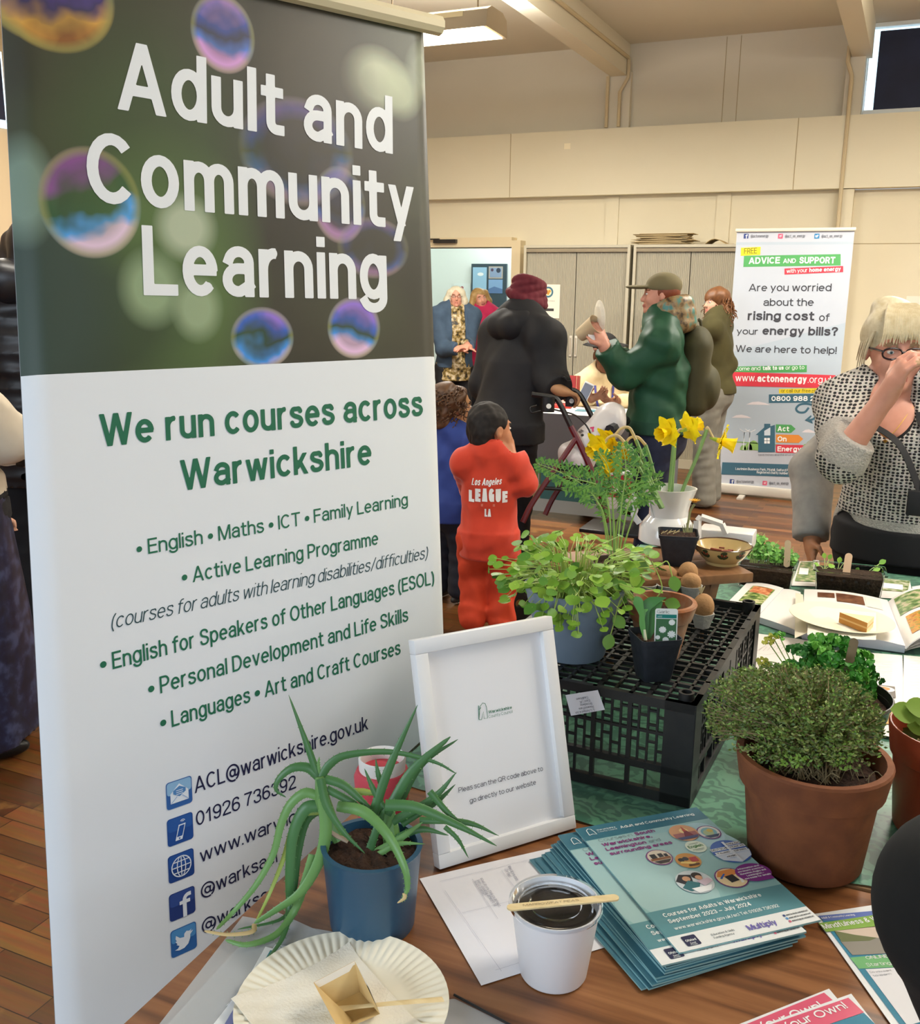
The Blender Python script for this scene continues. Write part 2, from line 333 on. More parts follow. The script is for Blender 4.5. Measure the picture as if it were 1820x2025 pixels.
    def build(s, name, parent=None, origin=None, world=True, label=None, ang=35, mfn=None):
        me = bpy.data.meshes.new(name)
        V = np.array(s.v, float).reshape(-1, 3); T = None
        if parent is not None and world: T = np.array(WM[parent.name].inverted())
        elif parent is None and origin is not None:
            T = np.array((origin if isinstance(origin, Matrix) else Matrix.Translation(Vector(origin))).inverted())
        if T is not None: V = V@T[:3, :3].T+T[:3, 3]
        me.from_pydata([tuple(p) for p in V], [], s.f); me.update()
        for m in s.mats: me.materials.append(m)
        me.polygons.foreach_set('material_index', s.mi); me.polygons.foreach_set('use_smooth', s.sm)
        if mfn: mfn(me)
        if ang < 180: me.set_sharp_from_angle(angle=math.radians(ang))
        o = bpy.data.objects.new(name, me); COL.objects.link(o)
        if parent is not None:
            o.parent = parent; WM[o.name] = WM[parent.name].copy() if True else None
        else:
            m = origin if isinstance(origin, Matrix) else Matrix.Translation(Vector(origin if origin is not None else (0, 0, 0)))
            o.matrix_world = m; WM[o.name] = m.copy()
        if label: o['label'] = label
        return o
def struct(mb, name, **k):
    o = mb.build(name, None, **k); o['kind'] = 'structure'; return o
def copy_thing(o, mw, label=None, parent=None):
    c = o.copy(); COL.objects.link(c)
    if parent is None: c.matrix_world = mw; WM[c.name] = mw.copy()
    else: c.parent = parent
    if label: c['label'] = label
    for ch in list(o.children): copy_thing(ch, None, None, c)
    return c
def bez(p0, p1, p2, p3, n):
    p0, p1, p2, p3 = [np.asarray(p, float) for p in (p0, p1, p2, p3)]
    return [((1-t)**3)*p0+3*((1-t)**2)*t*p1+3*(1-t)*t*t*p2+t**3*p3 for t in np.linspace(0, 1, n)]
def spline(pts, n):
    P = [np.asarray(p, float) for p in pts]; P = [2*P[0]-P[1]]+P+[2*P[-1]-P[-2]]; out = []
    m = len(P)-3
    for i in range(m):
        for k in range(n):
            t = k/n; a, b, c, d = P[i:i+4]
            out.append(0.5*((2*b)+(-a+c)*t+(2*a-5*b+4*c-d)*t*t+(-a+3*b-3*c+d)*t**3))
    out.append(P[-2]); return out

# ------------------------------------------------------------------ smooth solids (distance field + surface nets)
class SD:
    def __init__(s, lo, hi, h):
        s.h = h; s.lo = np.array(lo, float)-2*h; s.n = np.ceil((np.array(hi)-s.lo)/h).astype(int)+3
        s.d = np.full(tuple(s.n), 0.2, np.float32)
        s.ax = [(s.lo[i]+h*np.arange(s.n[i])).astype(np.float32) for i in range(3)]
    def sub(s, lo, hi, mg):
        a = np.clip(np.floor((np.array(lo)-mg-s.lo)/s.h).astype(int), 0, s.n-1); b = np.clip(np.ceil((np.array(hi)+mg-s.lo)/s.h).astype(int)+1, 1, s.n)
        sl = tuple(slice(a[i], max(b[i], a[i]+1)) for i in range(3))
        X, Y, Z = np.meshgrid(*[s.ax[i][sl[i]] for i in range(3)], indexing='ij', copy=False)
        return sl, X, Y, Z
    def mix(s, sl, d, k, op):
        a = s.d[sl]
        if op == 'sub': d = -d
        if k <= 0: s.d[sl] = np.minimum(a, d) if op == 'add' else np.maximum(a, d); return s
        if op == 'add':
            h = np.clip(0.5+0.5*(a-d)/k, 0, 1); s.d[sl] = a*(1-h)+d*h-k*h*(1-h)
        else:
            h = np.clip(0.5-0.5*(a-d)/k, 0, 1); s.d[sl] = a*(1-h)+d*h+k*h*(1-h)
        return s
    def cap(s, pts, rs, k=0.01, op='add'):
        pts = [np.asarray(p, float) for p in pts]; rs = [rs]*len(pts) if np.isscalar(rs) else rs
        for a, b, ra, rb in zip(pts[:-1], pts[1:], rs[:-1], rs[1:]):
            mr = max(ra, rb); sl, X, Y, Z = s.sub(np.minimum(a, b)-mr, np.maximum(a, b)+mr, k+0.03)
            ab = b-a; L = ab@ab+1e-12
            t = np.clip(((X-a[0])*ab[0]+(Y-a[1])*ab[1]+(Z-a[2])*ab[2])/L, 0, 1)
            d = np.sqrt((X-a[0]-ab[0]*t)**2+(Y-a[1]-ab[1]*t)**2+(Z-a[2]-ab[2]*t)**2)-(ra+(rb-ra)*t)
            s.mix(sl, d.astype(np.float32), k, op)
        return s
    def ell(s, c, r, k=0.01, op='add', R=None):
        c = np.asarray(c, float); r = np.asarray(r, float); mr = r.max() if R is not None else r
        sl, X, Y, Z = s.sub(c-mr, c+mr, k+0.03)
        x, y, z = X-c[0], Y-c[1], Z-c[2]
        if R is not None:
            R = np.asarray(R); x, y, z = (R[0, 0]*x+R[1, 0]*y+R[2, 0]*z, R[0, 1]*x+R[1, 1]*y+R[2, 1]*z, R[0, 2]*x+R[1, 2]*y+R[2, 2]*z)
        k0 = np.sqrt((x/r[0])**2+(y/r[1])**2+(z/r[2])**2)+1e-6
        k1 = np.sqrt((x/r[0]**2)**2+(y/r[1]**2)**2+(z/r[2]**2)**2)+1e-6
        return s.mix(sl, (k0*(k0-1)/k1).astype(np.float32), k, op)
    def sec(s, rows, k=0.0, op='add'):
        """stack of elliptical sections: rows of (cx, cy, z, rx, ry), z rising"""
        rows = np.array(rows, float); lo = (rows[:, :3]-np.c_[rows[:, 3:5], 0*rows[:, 0]]).min(0); hi = (rows[:, :3]+np.c_[rows[:, 3:5], 0*rows[:, 0]]).max(0)
        sl, X, Y, Z = s.sub(lo, hi, k+0.03)
        z = Z; f = [np.interp(z, rows[:, 2], rows[:, i]) for i in (0, 1, 3, 4)]
        x, y = X-f[0], Y-f[1]
        k0 = np.sqrt((x/f[2])**2+(y/f[3])**2)+1e-6; k1 = np.sqrt((x/f[2]**2)**2+(y/f[3]**2)**2)+1e-6
        d = k0*(k0-1)/k1
        d = np.maximum(d, np.maximum(rows[0, 2]-z, z-rows[-1, 2]))
        return s.mix(sl, d.astype(np.float32), k, op)
    def box(s, c, r, R=None, rd=0.0, k=0.0, op='add'):
        c = np.asarray(c, float); r = np.asarray(r, float); mr = np.linalg.norm(r) if R is not None else r
        sl, X, Y, Z = s.sub(c-mr, c+mr, k+0.03); x, y, z = X-c[0], Y-c[1], Z-c[2]
        if R is not None:
            R = np.asarray(R); x, y, z = (R[0, 0]*x+R[1, 0]*y+R[2, 0]*z, R[0, 1]*x+R[1, 1]*y+R[2, 1]*z, R[0, 2]*x+R[1, 2]*y+R[2, 2]*z)
        qx, qy, qz = np.abs(x)-r[0]+rd, np.abs(y)-r[1]+rd, np.abs(z)-r[2]+rd
        d = np.sqrt(np.maximum(qx, 0)**2+np.maximum(qy, 0)**2+np.maximum(qz, 0)**2)+np.minimum(np.maximum(qx, np.maximum(qy, qz)), 0)-rd
        return s.mix(sl, d.astype(np.float32), k, op)
    def half(s, p, n, k=0.0):
        """keep the side the normal points away from"""
        p = np.asarray(p, float); n = N(n); sl = tuple(slice(None) for _ in range(3))
        X, Y, Z = np.meshgrid(*s.ax, indexing='ij', copy=False)
        return s.mix(sl, ((X-p[0])*n[0]+(Y-p[1])*n[1]+(Z-p[2])*n[2]).astype(np.float32), k, 'max')
    def noise(s, amp, freq, seed=0, aniso=(1, 1, 1), n=5):
        r = np.random.RandomState(seed); X, Y, Z = np.meshgrid(*s.ax, indexing='ij', copy=False)
        m = np.abs(s.d) < 0.05; x, y, z = X[m], Y[m], Z[m]; t = np.zeros_like(x)
        for i in range(n):
            v = N(r.randn(3))*freq*(0.6+r.rand()*0.9)*np.array(aniso); ph = r.rand()*6.28
            w = N(r.randn(3))*freq*0.4
            t += np.sin(v[0]*x+v[1]*y+v[2]*z+ph+1.3*np.sin(w[0]*x+w[1]*y+w[2]*z))
        s.d[m] += amp*t/n*1.6
        return s
    def mesh(s):
        d = s.d; h = s.h; ins = d < 0
        c = np.zeros(tuple(np.array(d.shape)-1), np.int8)
        for i in (0, 1):
            for j in (0, 1):
                for k in (0, 1): c += ins[i:d.shape[0]-1+i, j:d.shape[1]-1+j, k:d.shape[2]-1+k]
        act = (c > 0) & (c < 8); idx = -np.ones(act.shape, np.int64); I = np.argwhere(act); idx[act] = np.arange(len(I))
        acc = np.zeros((len(I), 3)); cnt = np.zeros(len(I))
        cor = [(i, j, k) for i in (0, 1) for j in (0, 1) for k in (0, 1)]
        for a in cor:
            for ax in range(3):
                if a[ax] == 0:
                    b = list(a); b[ax] = 1
                    da = d[I[:, 0]+a[0], I[:, 1]+a[1], I[:, 2]+a[2]]; db = d[I[:, 0]+b[0], I[:, 1]+b[1], I[:, 2]+b[2]]
                    m = (da < 0) != (db < 0); t = np.where(m, da/(da-db+1e-12), 0)
                    p = np.array(a, float)[None, :].repeat(len(I), 0); p[:, ax] += t
                    acc[m] += p[m]; cnt[m] += 1
        V = s.lo+h*(I+acc/cnt[:, None]); F = []
        for ax in range(3):
            sa = [slice(1, -1)]*3; sa[ax] = slice(0, d.shape[ax]-1); sb = list(sa); sb[ax] = slice(1, d.shape[ax])
            a = ins[tuple(sa)]; b = ins[tuple(sb)]; E = np.argwhere(a != b)
            if not len(E): continue
            off = np.array([1, 1, 1]); off[ax] = 0; E2 = E+off
            u, v = [i for i in range(3) if i != ax]; e = E2
            def q(du, dv):
                t = e.copy(); t[:, u] -= du; t[:, v] -= dv; return idx[t[:, 0], t[:, 1], t[:, 2]]
            Q = np.stack([q(0, 0), q(1, 0), q(1, 1), q(0, 1)], 1)
            fl = a[tuple(E.T)] if ax != 1 else ~a[tuple(E.T)]
            Q[~fl] = Q[~fl][:, ::-1]; F.append(Q)
        F = np.concatenate(F); F = F[(F >= 0).all(1)]
        return V, F
# ------------------------------------------------------------------ the room
WALLY = 9.2
m_wall = mat('wall_paint_cream', '#dfd5bb', 0.75, noise=(1.2, '#d8cdb0', 0.6), bump=(40, 0.05))
m_band = mat('wall_band_cream', '#e2d9bf', 0.6, noise=(1.5, '#dbd1b5', 0.6))
m_up = mat('upper_wall_greige', '#d3ccba', 0.8, noise=(1.0, '#cbc3b0', 0.6))
m_ceil = mat('ceiling_paint', '#dcd6c6', 0.85, noise=(0.8, '#d3ccba', 0.6))
m_beam = mat('beam_paint', '#ddd6c2', 0.7)
def floor_mat():
    m = bpy.data.materials.new('parquet_floor'); m.use_nodes = True; nt = m.node_tree; b = nt.nodes['Principled BSDF']
    tc = nt.nodes.new('ShaderNodeTexCoord'); L = nt.links
    br = nt.nodes.new('ShaderNodeTexBrick'); br.inputs['Scale'].default_value = 1.0
    br.inputs['Brick Width'].default_value = 0.46; br.inputs['Row Height'].default_value = 0.072; br.inputs['Mortar Size'].default_value = 0.0015
    br.inputs['Color1'].default_value = (*rgb('#452610'), 1); br.inputs['Color2'].default_value = (*rgb('#7d5028'), 1); br.inputs['Mortar'].default_value = (*rgb('#2a160a'), 1)
    br.offset = 0.37; br.squash = 0.8
    L.new(tc.outputs['Object'], br.inputs['Vector'])
    mp = nt.nodes.new('ShaderNodeMapping'); mp.inputs['Scale'].default_value = (3, 40, 1); L.new(tc.outputs['Object'], mp.inputs[0])
    n = nt.nodes.new('ShaderNodeTexNoise'); n.inputs['Scale'].default_value = 1.5; n.inputs['Detail'].default_value = 8; L.new(mp.outputs[0], n.inputs[0])
    mx = nt.nodes.new('ShaderNodeMix'); mx.data_type = 'RGBA'; mx.blend_type = 'OVERLAY'; mx.inputs[0].default_value = 0.55
    L.new(br.outputs['Color'], mx.inputs[6]); L.new(n.outputs['Color'], mx.inputs[7])
    n2 = nt.nodes.new('ShaderNodeTexNoise'); n2.inputs['Scale'].default_value = 9; n2.inputs['Detail'].default_value = 8; L.new(tc.outputs['Object'], n2.inputs[0])
    mr = nt.nodes.new('ShaderNodeMapRange'); mr.inputs[1].default_value = 0.62; mr.inputs[2].default_value = 0.7; mr.inputs[4].default_value = 0.55; L.new(n2.outputs[0], mr.inputs[0])
    m2 = nt.nodes.new('ShaderNodeMix'); m2.data_type = 'RGBA'; m2.inputs[7].default_value = (*rgb('#8f6636'), 1)
    L.new(mr.outputs[0], m2.inputs[0]); L.new(mx.outputs[2], m2.inputs[6]); L.new(m2.outputs[2], b.inputs['Base Color'])
    b.inputs['Roughness'].default_value = 0.32
    return m
struct(MB().box((-0.75, 3.6, -0.05), (10.5, 16.0, 0.1), floor_mat()), 'floor')
# back wall with the corridor opening
DX0, DX1, DZ = -4.62, -3.58, 1.95
def wx(x, y): return py(x, y, WALLY)
w = MB()
w.box(((-6.0+DX0)/2, WALLY+0.1, 1.2), (DX0+6.0, 0.2, 2.4), m_wall)
w.box(((DX1+4.5)/2, WALLY+0.1, 1.2), (4.5-DX1, 0.2, 2.4), m_wall)
w.box(((DX0+DX1)/2, WALLY+0.1, (DZ+2.4)/2), (DX1-DX0, 0.2, 2.4-DZ), m_wall)
# recessed upper wall, with the high window left open at the right
w.box((-3.29, WALLY+0.1, 3.06), (5.42, 0.2, 1.32), m_up)
w.box((2.93, WALLY+0.1, 3.06), (3.14, 0.2, 1.32), m_up)
# joints of the boards and flat pilasters below the band
for X in (-2.64, -1.63): w.box((X, WALLY-0.008, 1.2), (0.12, 0.016, 2.4), m_wall)
m_joint = mat('board_joint', '#a8946c', 0.9)
for X in (-1.70, -1.58): w.box((X, WALLY-0.001, 3.05), (0.004, 0.004, 1.26), m_joint)
w.box((-0.2, WALLY-0.002, 1.965), (0.9, 0.004, 0.004), m_joint)
struct(w, 'wall_back')
b = MB(); b.box((-0.75, WALLY-0.06, 2.69), (10.5, 0.12, 0.57), m_band)
for X in (-3.62, -1.045): b.box((X, WALLY-0.121, 2.69), (0.005, 0.004, 0.57), m_joint)
b.box((-3.06, WALLY-0.121, 2.84), (0.06, 0.003, 0.05), mat('torn_tape', '#f3e8c8', 0.4))
struct(b, 'trim_band')
struct(MB().box((-0.62, WALLY-0.05, 1.2), (0.12, 0.1, 2.4), m_wall).box((-0.64, WALLY-0.05, 3.25), (0.14, 0.1, 0.56), m_up), 'trim_pilaster')
struct(MB().box((-2.61, WALLY-0.03, 3.2), (0.2, 0.06, 0.5), m_up), 'trim_beam_post')
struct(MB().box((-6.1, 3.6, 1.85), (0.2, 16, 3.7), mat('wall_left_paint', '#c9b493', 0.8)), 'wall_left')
struct(MB().box((4.6, 3.6, 1.85), (0.2, 16, 3.7), m_wall), 'wall_right')
struct(MB().box((-0.75, 3.6, 3.75), (10.5, 16, 0.12), m_ceil), 'ceiling')
for X0, z0 in ((-2.62, 3.42), (-0.60, 3.42), (-4.7, 3.42), (1.4, 3.42)):
    struct(MB().box((X0, 2.5, (z0+3.69)/2), (0.15, 13.4, 3.69-z0), m_beam), 'trim_beam')
# skirting
struct(MB().box(((-1.4+4.5)/2, WALLY-0.01, 0.05), (5.9, 0.02, 0.1), mat('skirting', '#b9a685', 0.5)), 'baseboard_back')
# window, blind drawn, daylight leaking round its edge
g = MB(); fm = mat('window_frame_white', '#d8dcdc', 0.4)
for a in ((-0.572, 3.335, 0.016, 0.69), (1.30, 3.335, 0.06, 0.69)): g.box((a[0], WALLY+0.06, a[1]), (a[2], 0.08, a[3]), fm)
for z in (3.012, 3.672): g.box((0.39, WALLY+0.06, z), (1.9, 0.08, 0.03), fm)
g.box((0.39, WALLY+0.16, 3.335), (1.9, 0.01, 0.72), mat('daylit_pane', '#cfe9f6', 0.2, emit=('#cfeaf8', 1.6)))
o = struct(g, 'window_1')
bl = MB(); bl.box((0.435, WALLY+0.05, 3.325), (1.84, 0.008, 0.61), mat('blind_navy', '#171c33', 0.7, noise=(6, '#1d2440', 0.7)))
tag(bl.build('roller_blind', origin=(0.42, WALLY+0.02, 3.0)), 'dark navy roller blind drawn over the high window at top right', 'blind')
# left high window, a sliver of it beside the big banner
P0 = [py(0, 0, 1)]
g = MB()
lx = -5.99
def pxw(x, y, X):
    d = ray(x, y); return EYE+d*(X/d[0])
q0 = pxw(2, 112, lx); q1 = pxw(14, 246, lx)
g.box((lx-0.02, q1[1]-1.0, (q0[2]+q1[2])/2), (0.05, 2.0, q0[2]-q1[2]+0.06), mat('daylit_pane', '#cfe9f6', 0.2))
struct(g, 'window_2')
tag(MB().box((lx+0.03, q1[1]-1.03, (q0[2]+q1[2])/2), (0.01, 1.98, (q0[2]-q1[2])-0.04), mat('blind_navy', '#171c33')).build('roller_blind', origin=(lx, q1[1]-1, q0[2])),
    'navy roller blind on the left wall beside the tall bubble banner', 'blind')
# surface conduits
cm = mat('conduit_paint', '#c8b794', 0.6)
def conduit(pts, lab):
    tag(MB().tube(pts, 0.016, cm, 8).build('conduit', origin=pts[-1]), lab, 'conduit')
conduit([(-2.715, WALLY-0.075, 3.42), (-2.715, WALLY-0.075, 2.99)], 'straight painted conduit on the upper wall under the left beam end')
conduit([(-2.53, WALLY-0.08, 3.55), (-2.53, WALLY-0.08, 3.40), (-2.60, WALLY-0.08, 3.28), (-2.60, WALLY-0.08, 2.99)], 'cranked painted conduit bending below the left beam end')
conduit([(-0.70, WALLY-0.13, 3.5), (-0.70, WALLY-0.13, 3.38), (-0.66, WALLY-0.13, 3.27), (-0.66, WALLY-0.13, 2.0)], 'painted conduit dropping down the pilaster beside the navy blind')
conduit([(-2.53, 1.2, 3.55), (-2.53, WALLY-0.09, 3.56)], 'painted conduit running along the side of the left ceiling beam')
# corridor beyond the door
cw = mat('corridor_white', '#eef2ee', 0.7)
c = MB(); c.box((-4.5, 11.1, 1.5), (3.0, 0.1, 3.0), cw); struct(c, 'wall_corridor')
c = MB(); c.box((-5.55, 10.2, 1.5), (0.1, 1.8, 3.0), cw); struct(c, 'wall_corridor_left')
struct(MB().box((-3.0, 10.2, 1.5), (0.1, 1.8, 3.0), cw), 'wall_corridor_right')
struct(MB().box((-4.3, 10.25, -0.05), (2.6, 1.9, 0.1), mat('corridor_floor', '#6a5a4a', 0.5)), 'floor_corridor')
struct(MB().box((-4.3, 10.25, 2.95), (2.6, 1.9, 0.1), cw), 'ceiling_corridor')
dm = mat('door_frame_paint', '#dccba6', 0.5)
d = MB(); d.box((DX1+0.045, WALLY-0.01, DZ/2+0.03), (0.09, 0.26, DZ+0.06), dm); d.box((DX0-0.045, WALLY-0.01, DZ/2+0.03), (0.09, 0.26, DZ+0.06), dm)
d.box(((DX0+DX1)/2, WALLY-0.01, DZ+0.045), (DX1-DX0, 0.26, 0.09), dm)
dr = struct(d, 'door_1')
k = MB(); k.box((DX0+0.35, WALLY-0.17, DZ+0.055), (0.24, 0.05, 0.035), mat('closer_black', '#1c1a18', 0.4)); k.box((DX0+0.16, WALLY-0.18, DZ+0.075), (0.26, 0.02, 0.012), MATS['closer_black'])
kk = k.build('door_closer', dr)
# ------------------------------------------------------------------ planes for printed things
class Plane:
    def __init__(s, o, u, v, affine=False):
        s.o = np.asarray(o, float); s.u = N(u); v = np.asarray(v, float)
        s.n = N(np.cross(s.u, v)); s.v = N(v) if affine else np.cross(s.n, s.u)
        s.T = Matrix(((s.u[0], s.v[0], s.n[0], s.o[0]), (s.u[1], s.v[1], s.n[1], s.o[1]), (s.u[2], s.v[2], s.n[2], s.o[2]), (0, 0, 0, 1)))
        s.Q = np.array([s.u, s.v]).T
    def uv(s, x, y):
        d = ray(x, y); A = np.array([s.u, s.v, -d]).T; r = np.linalg.solve(A, EYE-s.o); return r[:2]
    def w(s, a, b, c=0.0): return s.o+s.u*a+s.v*b+s.n*c
def ptext(mb, pl, t, a, b, h, m, bold=0.0, z=0.0008, shear=0.0, res=3):
    A = pl.uv(*a); B = pl.uv(*b); mx, my = (a[0]+b[0])/2, (a[1]+b[1])/2
    hh = abs(pl.uv(mx, my-h)[1]-pl.uv(mx, my)[1]); d = B-A
    mb.text(t, m, pl.T, A[0], A[1], hh, math.hypot(*d), bold, z, shear, 'l', res, math.atan2(d[1], d[0]))
def ppoly(mb, pl, pts, m, z=0.0006): mb.poly([pl.uv(*p) for p in pts], m, pl.T, z)
BK = flat('#22242c'); WH = flat('#f4f4f4'); 
# ------------------------------------------------------------------ tall banner beside the table
def banner_picture():
    m = bpy.data.materials.new('bubble_photograph_print'); m.use_nodes = True; nt = m.node_tree; L = nt.links
    bs = nt.nodes['Principled BSDF']; bs.inputs['Roughness'].default_value = 0.42
    tc = nt.nodes.new('ShaderNodeTexCoord')
    def nd(t, **k):
        n = nt.nodes.new(t)
        for a, v in k.items(): setattr(n, a, v)
        return n
    def mixc(fac, a, b):
        x = nd('ShaderNodeMix', data_type='RGBA')
        if isinstance(fac, float): x.inputs[0].default_value = fac
        else: L.new(fac, x.inputs[0])
        for i, c in ((6, a), (7, b)):
            if isinstance(c, str): x.inputs[i].default_value = (*rgb(c), 1)
            else: L.new(c, x.inputs[i])
        return x.outputs[2]
    def ramp(fac, stops):
        r = nd('ShaderNodeValToRGB'); el = r.color_ramp.elements
        while len(el) < len(stops): el.new(0.5)
        for e, (p, c) in zip(el, stops):
            e.position = p; e.color = (*rgb(c), 1) if isinstance(c, str) else (c, c, c, 1)
        L.new(fac, r.inputs[0]); return r.outputs[0]
    def dist(c, rx, ry):
        s = nd('ShaderNodeVectorMath', operation='SUBTRACT'); L.new(tc.outputs['UV'], s.inputs[0]); s.inputs[1].default_value = (c[0], c[1], 0)
        d = nd('ShaderNodeVectorMath', operation='DIVIDE'); L.new(s.outputs[0], d.inputs[0]); d.inputs[1].default_value = (rx, ry, 1)
        l = nd('ShaderNodeVectorMath', operation='LENGTH'); L.new(d.outputs[0], l.inputs[0]); return l.outputs['Value'], d.outputs[0]
    nz = nd('ShaderNodeTexNoise'); nz.inputs['Scale'].default_value = 3.5; nz.inputs['Detail'].default_value = 1; L.new(tc.outputs['UV'], nz.inputs[0])
    col = ramp(nz.outputs[0], [(0.30, '#2c2a22'), (0.5, '#37362a'), (0.72, '#454a33')])
    def blob(col, px, r, c, amt=1.0, ry=None):
        a = big.uv(*px); d, _ = dist(a, r, ry or r)
        f = ramp(d, [(0.45, amt), (1.0, 0.0)]); return mixc(f, col, c)
    for px, r, c, amt, ry in (((300, 330), 0.22, '#3f5230', 0.8, 0.3), ((330, 560), 0.2, '#55703c', 0.9, 0.26), ((180, 640), 0.22, '#2b3a2a', .8, .16), ((60, 600), 0.16, '#364840', .9, .22),
                              ((745, 160), 0.085, '#c3c9ab', 0.95, 0.07), ((790, 180), 0.06, '#b9c2a0', 0.8, 0.06), ((835, 140), 0.045, '#98a08a', 0.7, 0.06),
                              ((368, 450), 0.06, '#b4bfa4', 0.95, 0.06), ((300, 570), 0.06, '#93a983', 0.9, 0.07), ((390, 610), 0.05, '#9db08c', 0.85, 0.06), ((50, 375), 0.05, '#7d9484', 0.9, 0.09),
                              ((625, 160), 0.14, '#463f33', 0.7, 0.2), ((700, 330), 0.18, '#3a332a', 0.7, 0.2)):
        col = blob(col, px, r, c, amt, ry)
    def bubble(col, px, pr, strength, hue, inner):
        c = big.uv(*px); e = big.uv(px[0]+pr[0], px[1]); t = big.uv(px[0], px[1]-pr[1]); rx = np.linalg.norm(e-c); ry = abs(t[1]-c[1])
        d, vec = dist(c, rx, ry)
        sp = nd('ShaderNodeSeparateXYZ'); L.new(vec, sp.inputs[0])
        n2 = nd('ShaderNodeTexNoise'); n2.inputs['Scale'].default_value = 9; n2.inputs['Detail'].default_value = 3; L.new(tc.outputs['UV'], n2.inputs[0])
        ma = nd('ShaderNodeMath', operation='MULTIPLY_ADD'); L.new(sp.outputs[1], ma.inputs[0]); ma.inputs[1].default_value = 0.4; L.new(n2.outputs[0], ma.inputs[2])
        ir = ramp(ma.outputs[0], hue)
        al = ramp(d, [(0.0, 0.75*strength*inner), (0.55, 0.55*strength*inner), (0.76, 0.95*strength), (0.88, 0.75*strength), (1.0, 0.0)])
        col = mixc(al, col, ir)
        rim = ramp(d, [(0.78, 0.0), (0.90, 0.45*strength), (0.94, 0.45*strength), (1.0, 0.0)])
        return mixc(rim, col, '#a3a25a')
    H1 = [(0.1, '#8f5a2a'), (0.3, '#d8a24a'), (0.48, '#3a2a6a'), (0.62, '#5a3fae'), (0.85, '#2a2838')]
    H2 = [(0.24, '#e0a4e4'), (0.36, '#5a84e0'), (0.5, '#3a3f63'), (0.66, '#3f55b0'), (0.85, '#b58ac6')]
    H3 = [(0.22, '#efd2ea'), (0.34, '#54a8ee'), (0.47, '#2f5a34'), (0.62, '#37572f'), (0.8, '#8a4f95')]
    H4 = [(0.2, '#f0c8ee'), (0.34, '#3f97ea'), (0.48, '#1f4a34'), (0.62, '#3262c8'), (0.8, '#9a78de')]
    col = bubble(col, (105, -15), (120, 120), 1.0, H1, 1.0)
    col = bubble(col, (442, 66), (62, 80), 0.95, H2, 1.0)
    col = bubble(col, (180, 400), (100, 112), 0.95, H3, 1.0)
    col = bubble(col, (672, 405), (52, 78), 0.55, H2, 0.25)
    col = bubble(col, (590, 300), (110, 110), 0.28, H4, 0.1)
    col = bubble(col, (740, 490), (70, 62), 0.35, H2, 0.1)
    col = bubble(col, (520, 668), (62, 62), 0.95, H4, 1.0)
    col = bubble(col, (701, 648), (52, 62), 0.95, H4, 1.0)
    L.new(col, bs.inputs['Base Color'])
    return m
_q = (-1.0285, 0.8576, 0.4287, -0.1642, 0.0837, 1.4608)
_u = np.array([math.sin(_q[2]), math.cos(_q[2]), 0]); _n = np.array([math.cos(_q[2]), -math.sin(_q[2]), 0])
_v = np.array([0, 0, 1.0])+_q[3]*_n+_q[4]*_u
big = Plane((_q[0], _q[1], 0), _u, _v, affine=True)
BW, BTOP, BV = 0.80, 2.10, 1.4585
bt = thing('pull_up_banner', 'tall pull-up banner about adult and community learning with soap bubbles on its dark top half', 'banner', (_q[0]+0.17, _q[1]+0.36, 0))
sheet = MB()
wp = mat('banner_vinyl_white', '#e9edf2', 0.42, spec=0.35)
pic = banner_picture()
def bcurl(u):
    e = max(0, abs(u-BW/2)-(BW/2-0.025)); return -e*e*22
def buv(m):
    def f(a, b):
        u = a*BW; v = m[0]+(m[1]-m[0])*b; return big.w(u, v, bcurl(u))
    return f
NU = 40
sheet.grid(buv((0.06, BV)), NU, 4, wp); sheet.grid(buv((BV, BTOP)), NU, 4, pic)
back = mat('banner_back_grey', '#9a9da0', 0.6)
sheet.grid(lambda a, b: big.w((1-a)*BW, 0.06+(BTOP-0.06)*b, bcurl((1-a)*BW)-0.002), NU, 2, back)
GR = flat('#1e6b4e'); GD = flat('#2c4a50'); NV = flat('#1d1f45')
HV = 0.165
W_ = flat('#eceff2', 0.4)
ptext(sheet, big, 'Adult and', (232, 216), (783, 306), 126, W_, HV)
ptext(sheet, big, 'Community', (173, 400), (827, 455), 127, W_, HV)
ptext(sheet, big, 'Learning', (284, 584), (774, 593), 127, W_, HV)
ptext(sheet, big, 'We run courses across', (198, 884), (839, 822), 58, GR, HV)
ptext(sheet, big, 'Warwickshire', (358, 971), (738, 918), 57, GR, HV)
ptext(sheet, big, '\u2022 English \u2022 Maths \u2022 ICT \u2022 Family Learning', (270, 1100), (808, 999), 28, GR, 0.125)
ptext(sheet, big, '\u2022 Active Learning Programme', (360, 1156), (751, 1076), 29, GR, 0.125)
ptext(sheet, big, '(courses for adults with learning disabilities/difficulties)', (219, 1244), (845, 1104), 27, GD, 0.08, shear=0.2)
ptext(sheet, big, '\u2022 English for Speakers of Other Languages (ESOL)', (199, 1330), (861, 1154), 31, GR, 0.125)
ptext(sheet, big, '\u2022 Personal Development and Life Skills', (294, 1378), (808, 1228), 31, GR, 0.125)
ptext(sheet, big, '\u2022 Languages \u2022 Art and Craft Courses', (318, 1445), (793, 1293), 31, GR, 0.125)
ptext(sheet, big, 'ACL@warwickshire.gov.uk', (385, 1569), (730, 1441), 30, NV, 0.115)
ptext(sheet, big, '01926 736392', (388, 1634), (588, 1557), 28, NV, 0.115)
ptext(sheet, big, 'www.warwick', (396, 1706), (606, 1617), 27, NV, 0.115)
ptext(sheet, big, '@warksacl', (398, 1776), (551, 1703), 27, NV, 0.115)
ptext(sheet, big, '@warksacl', (400, 1846), (553, 1768), 27, NV, 0.115)
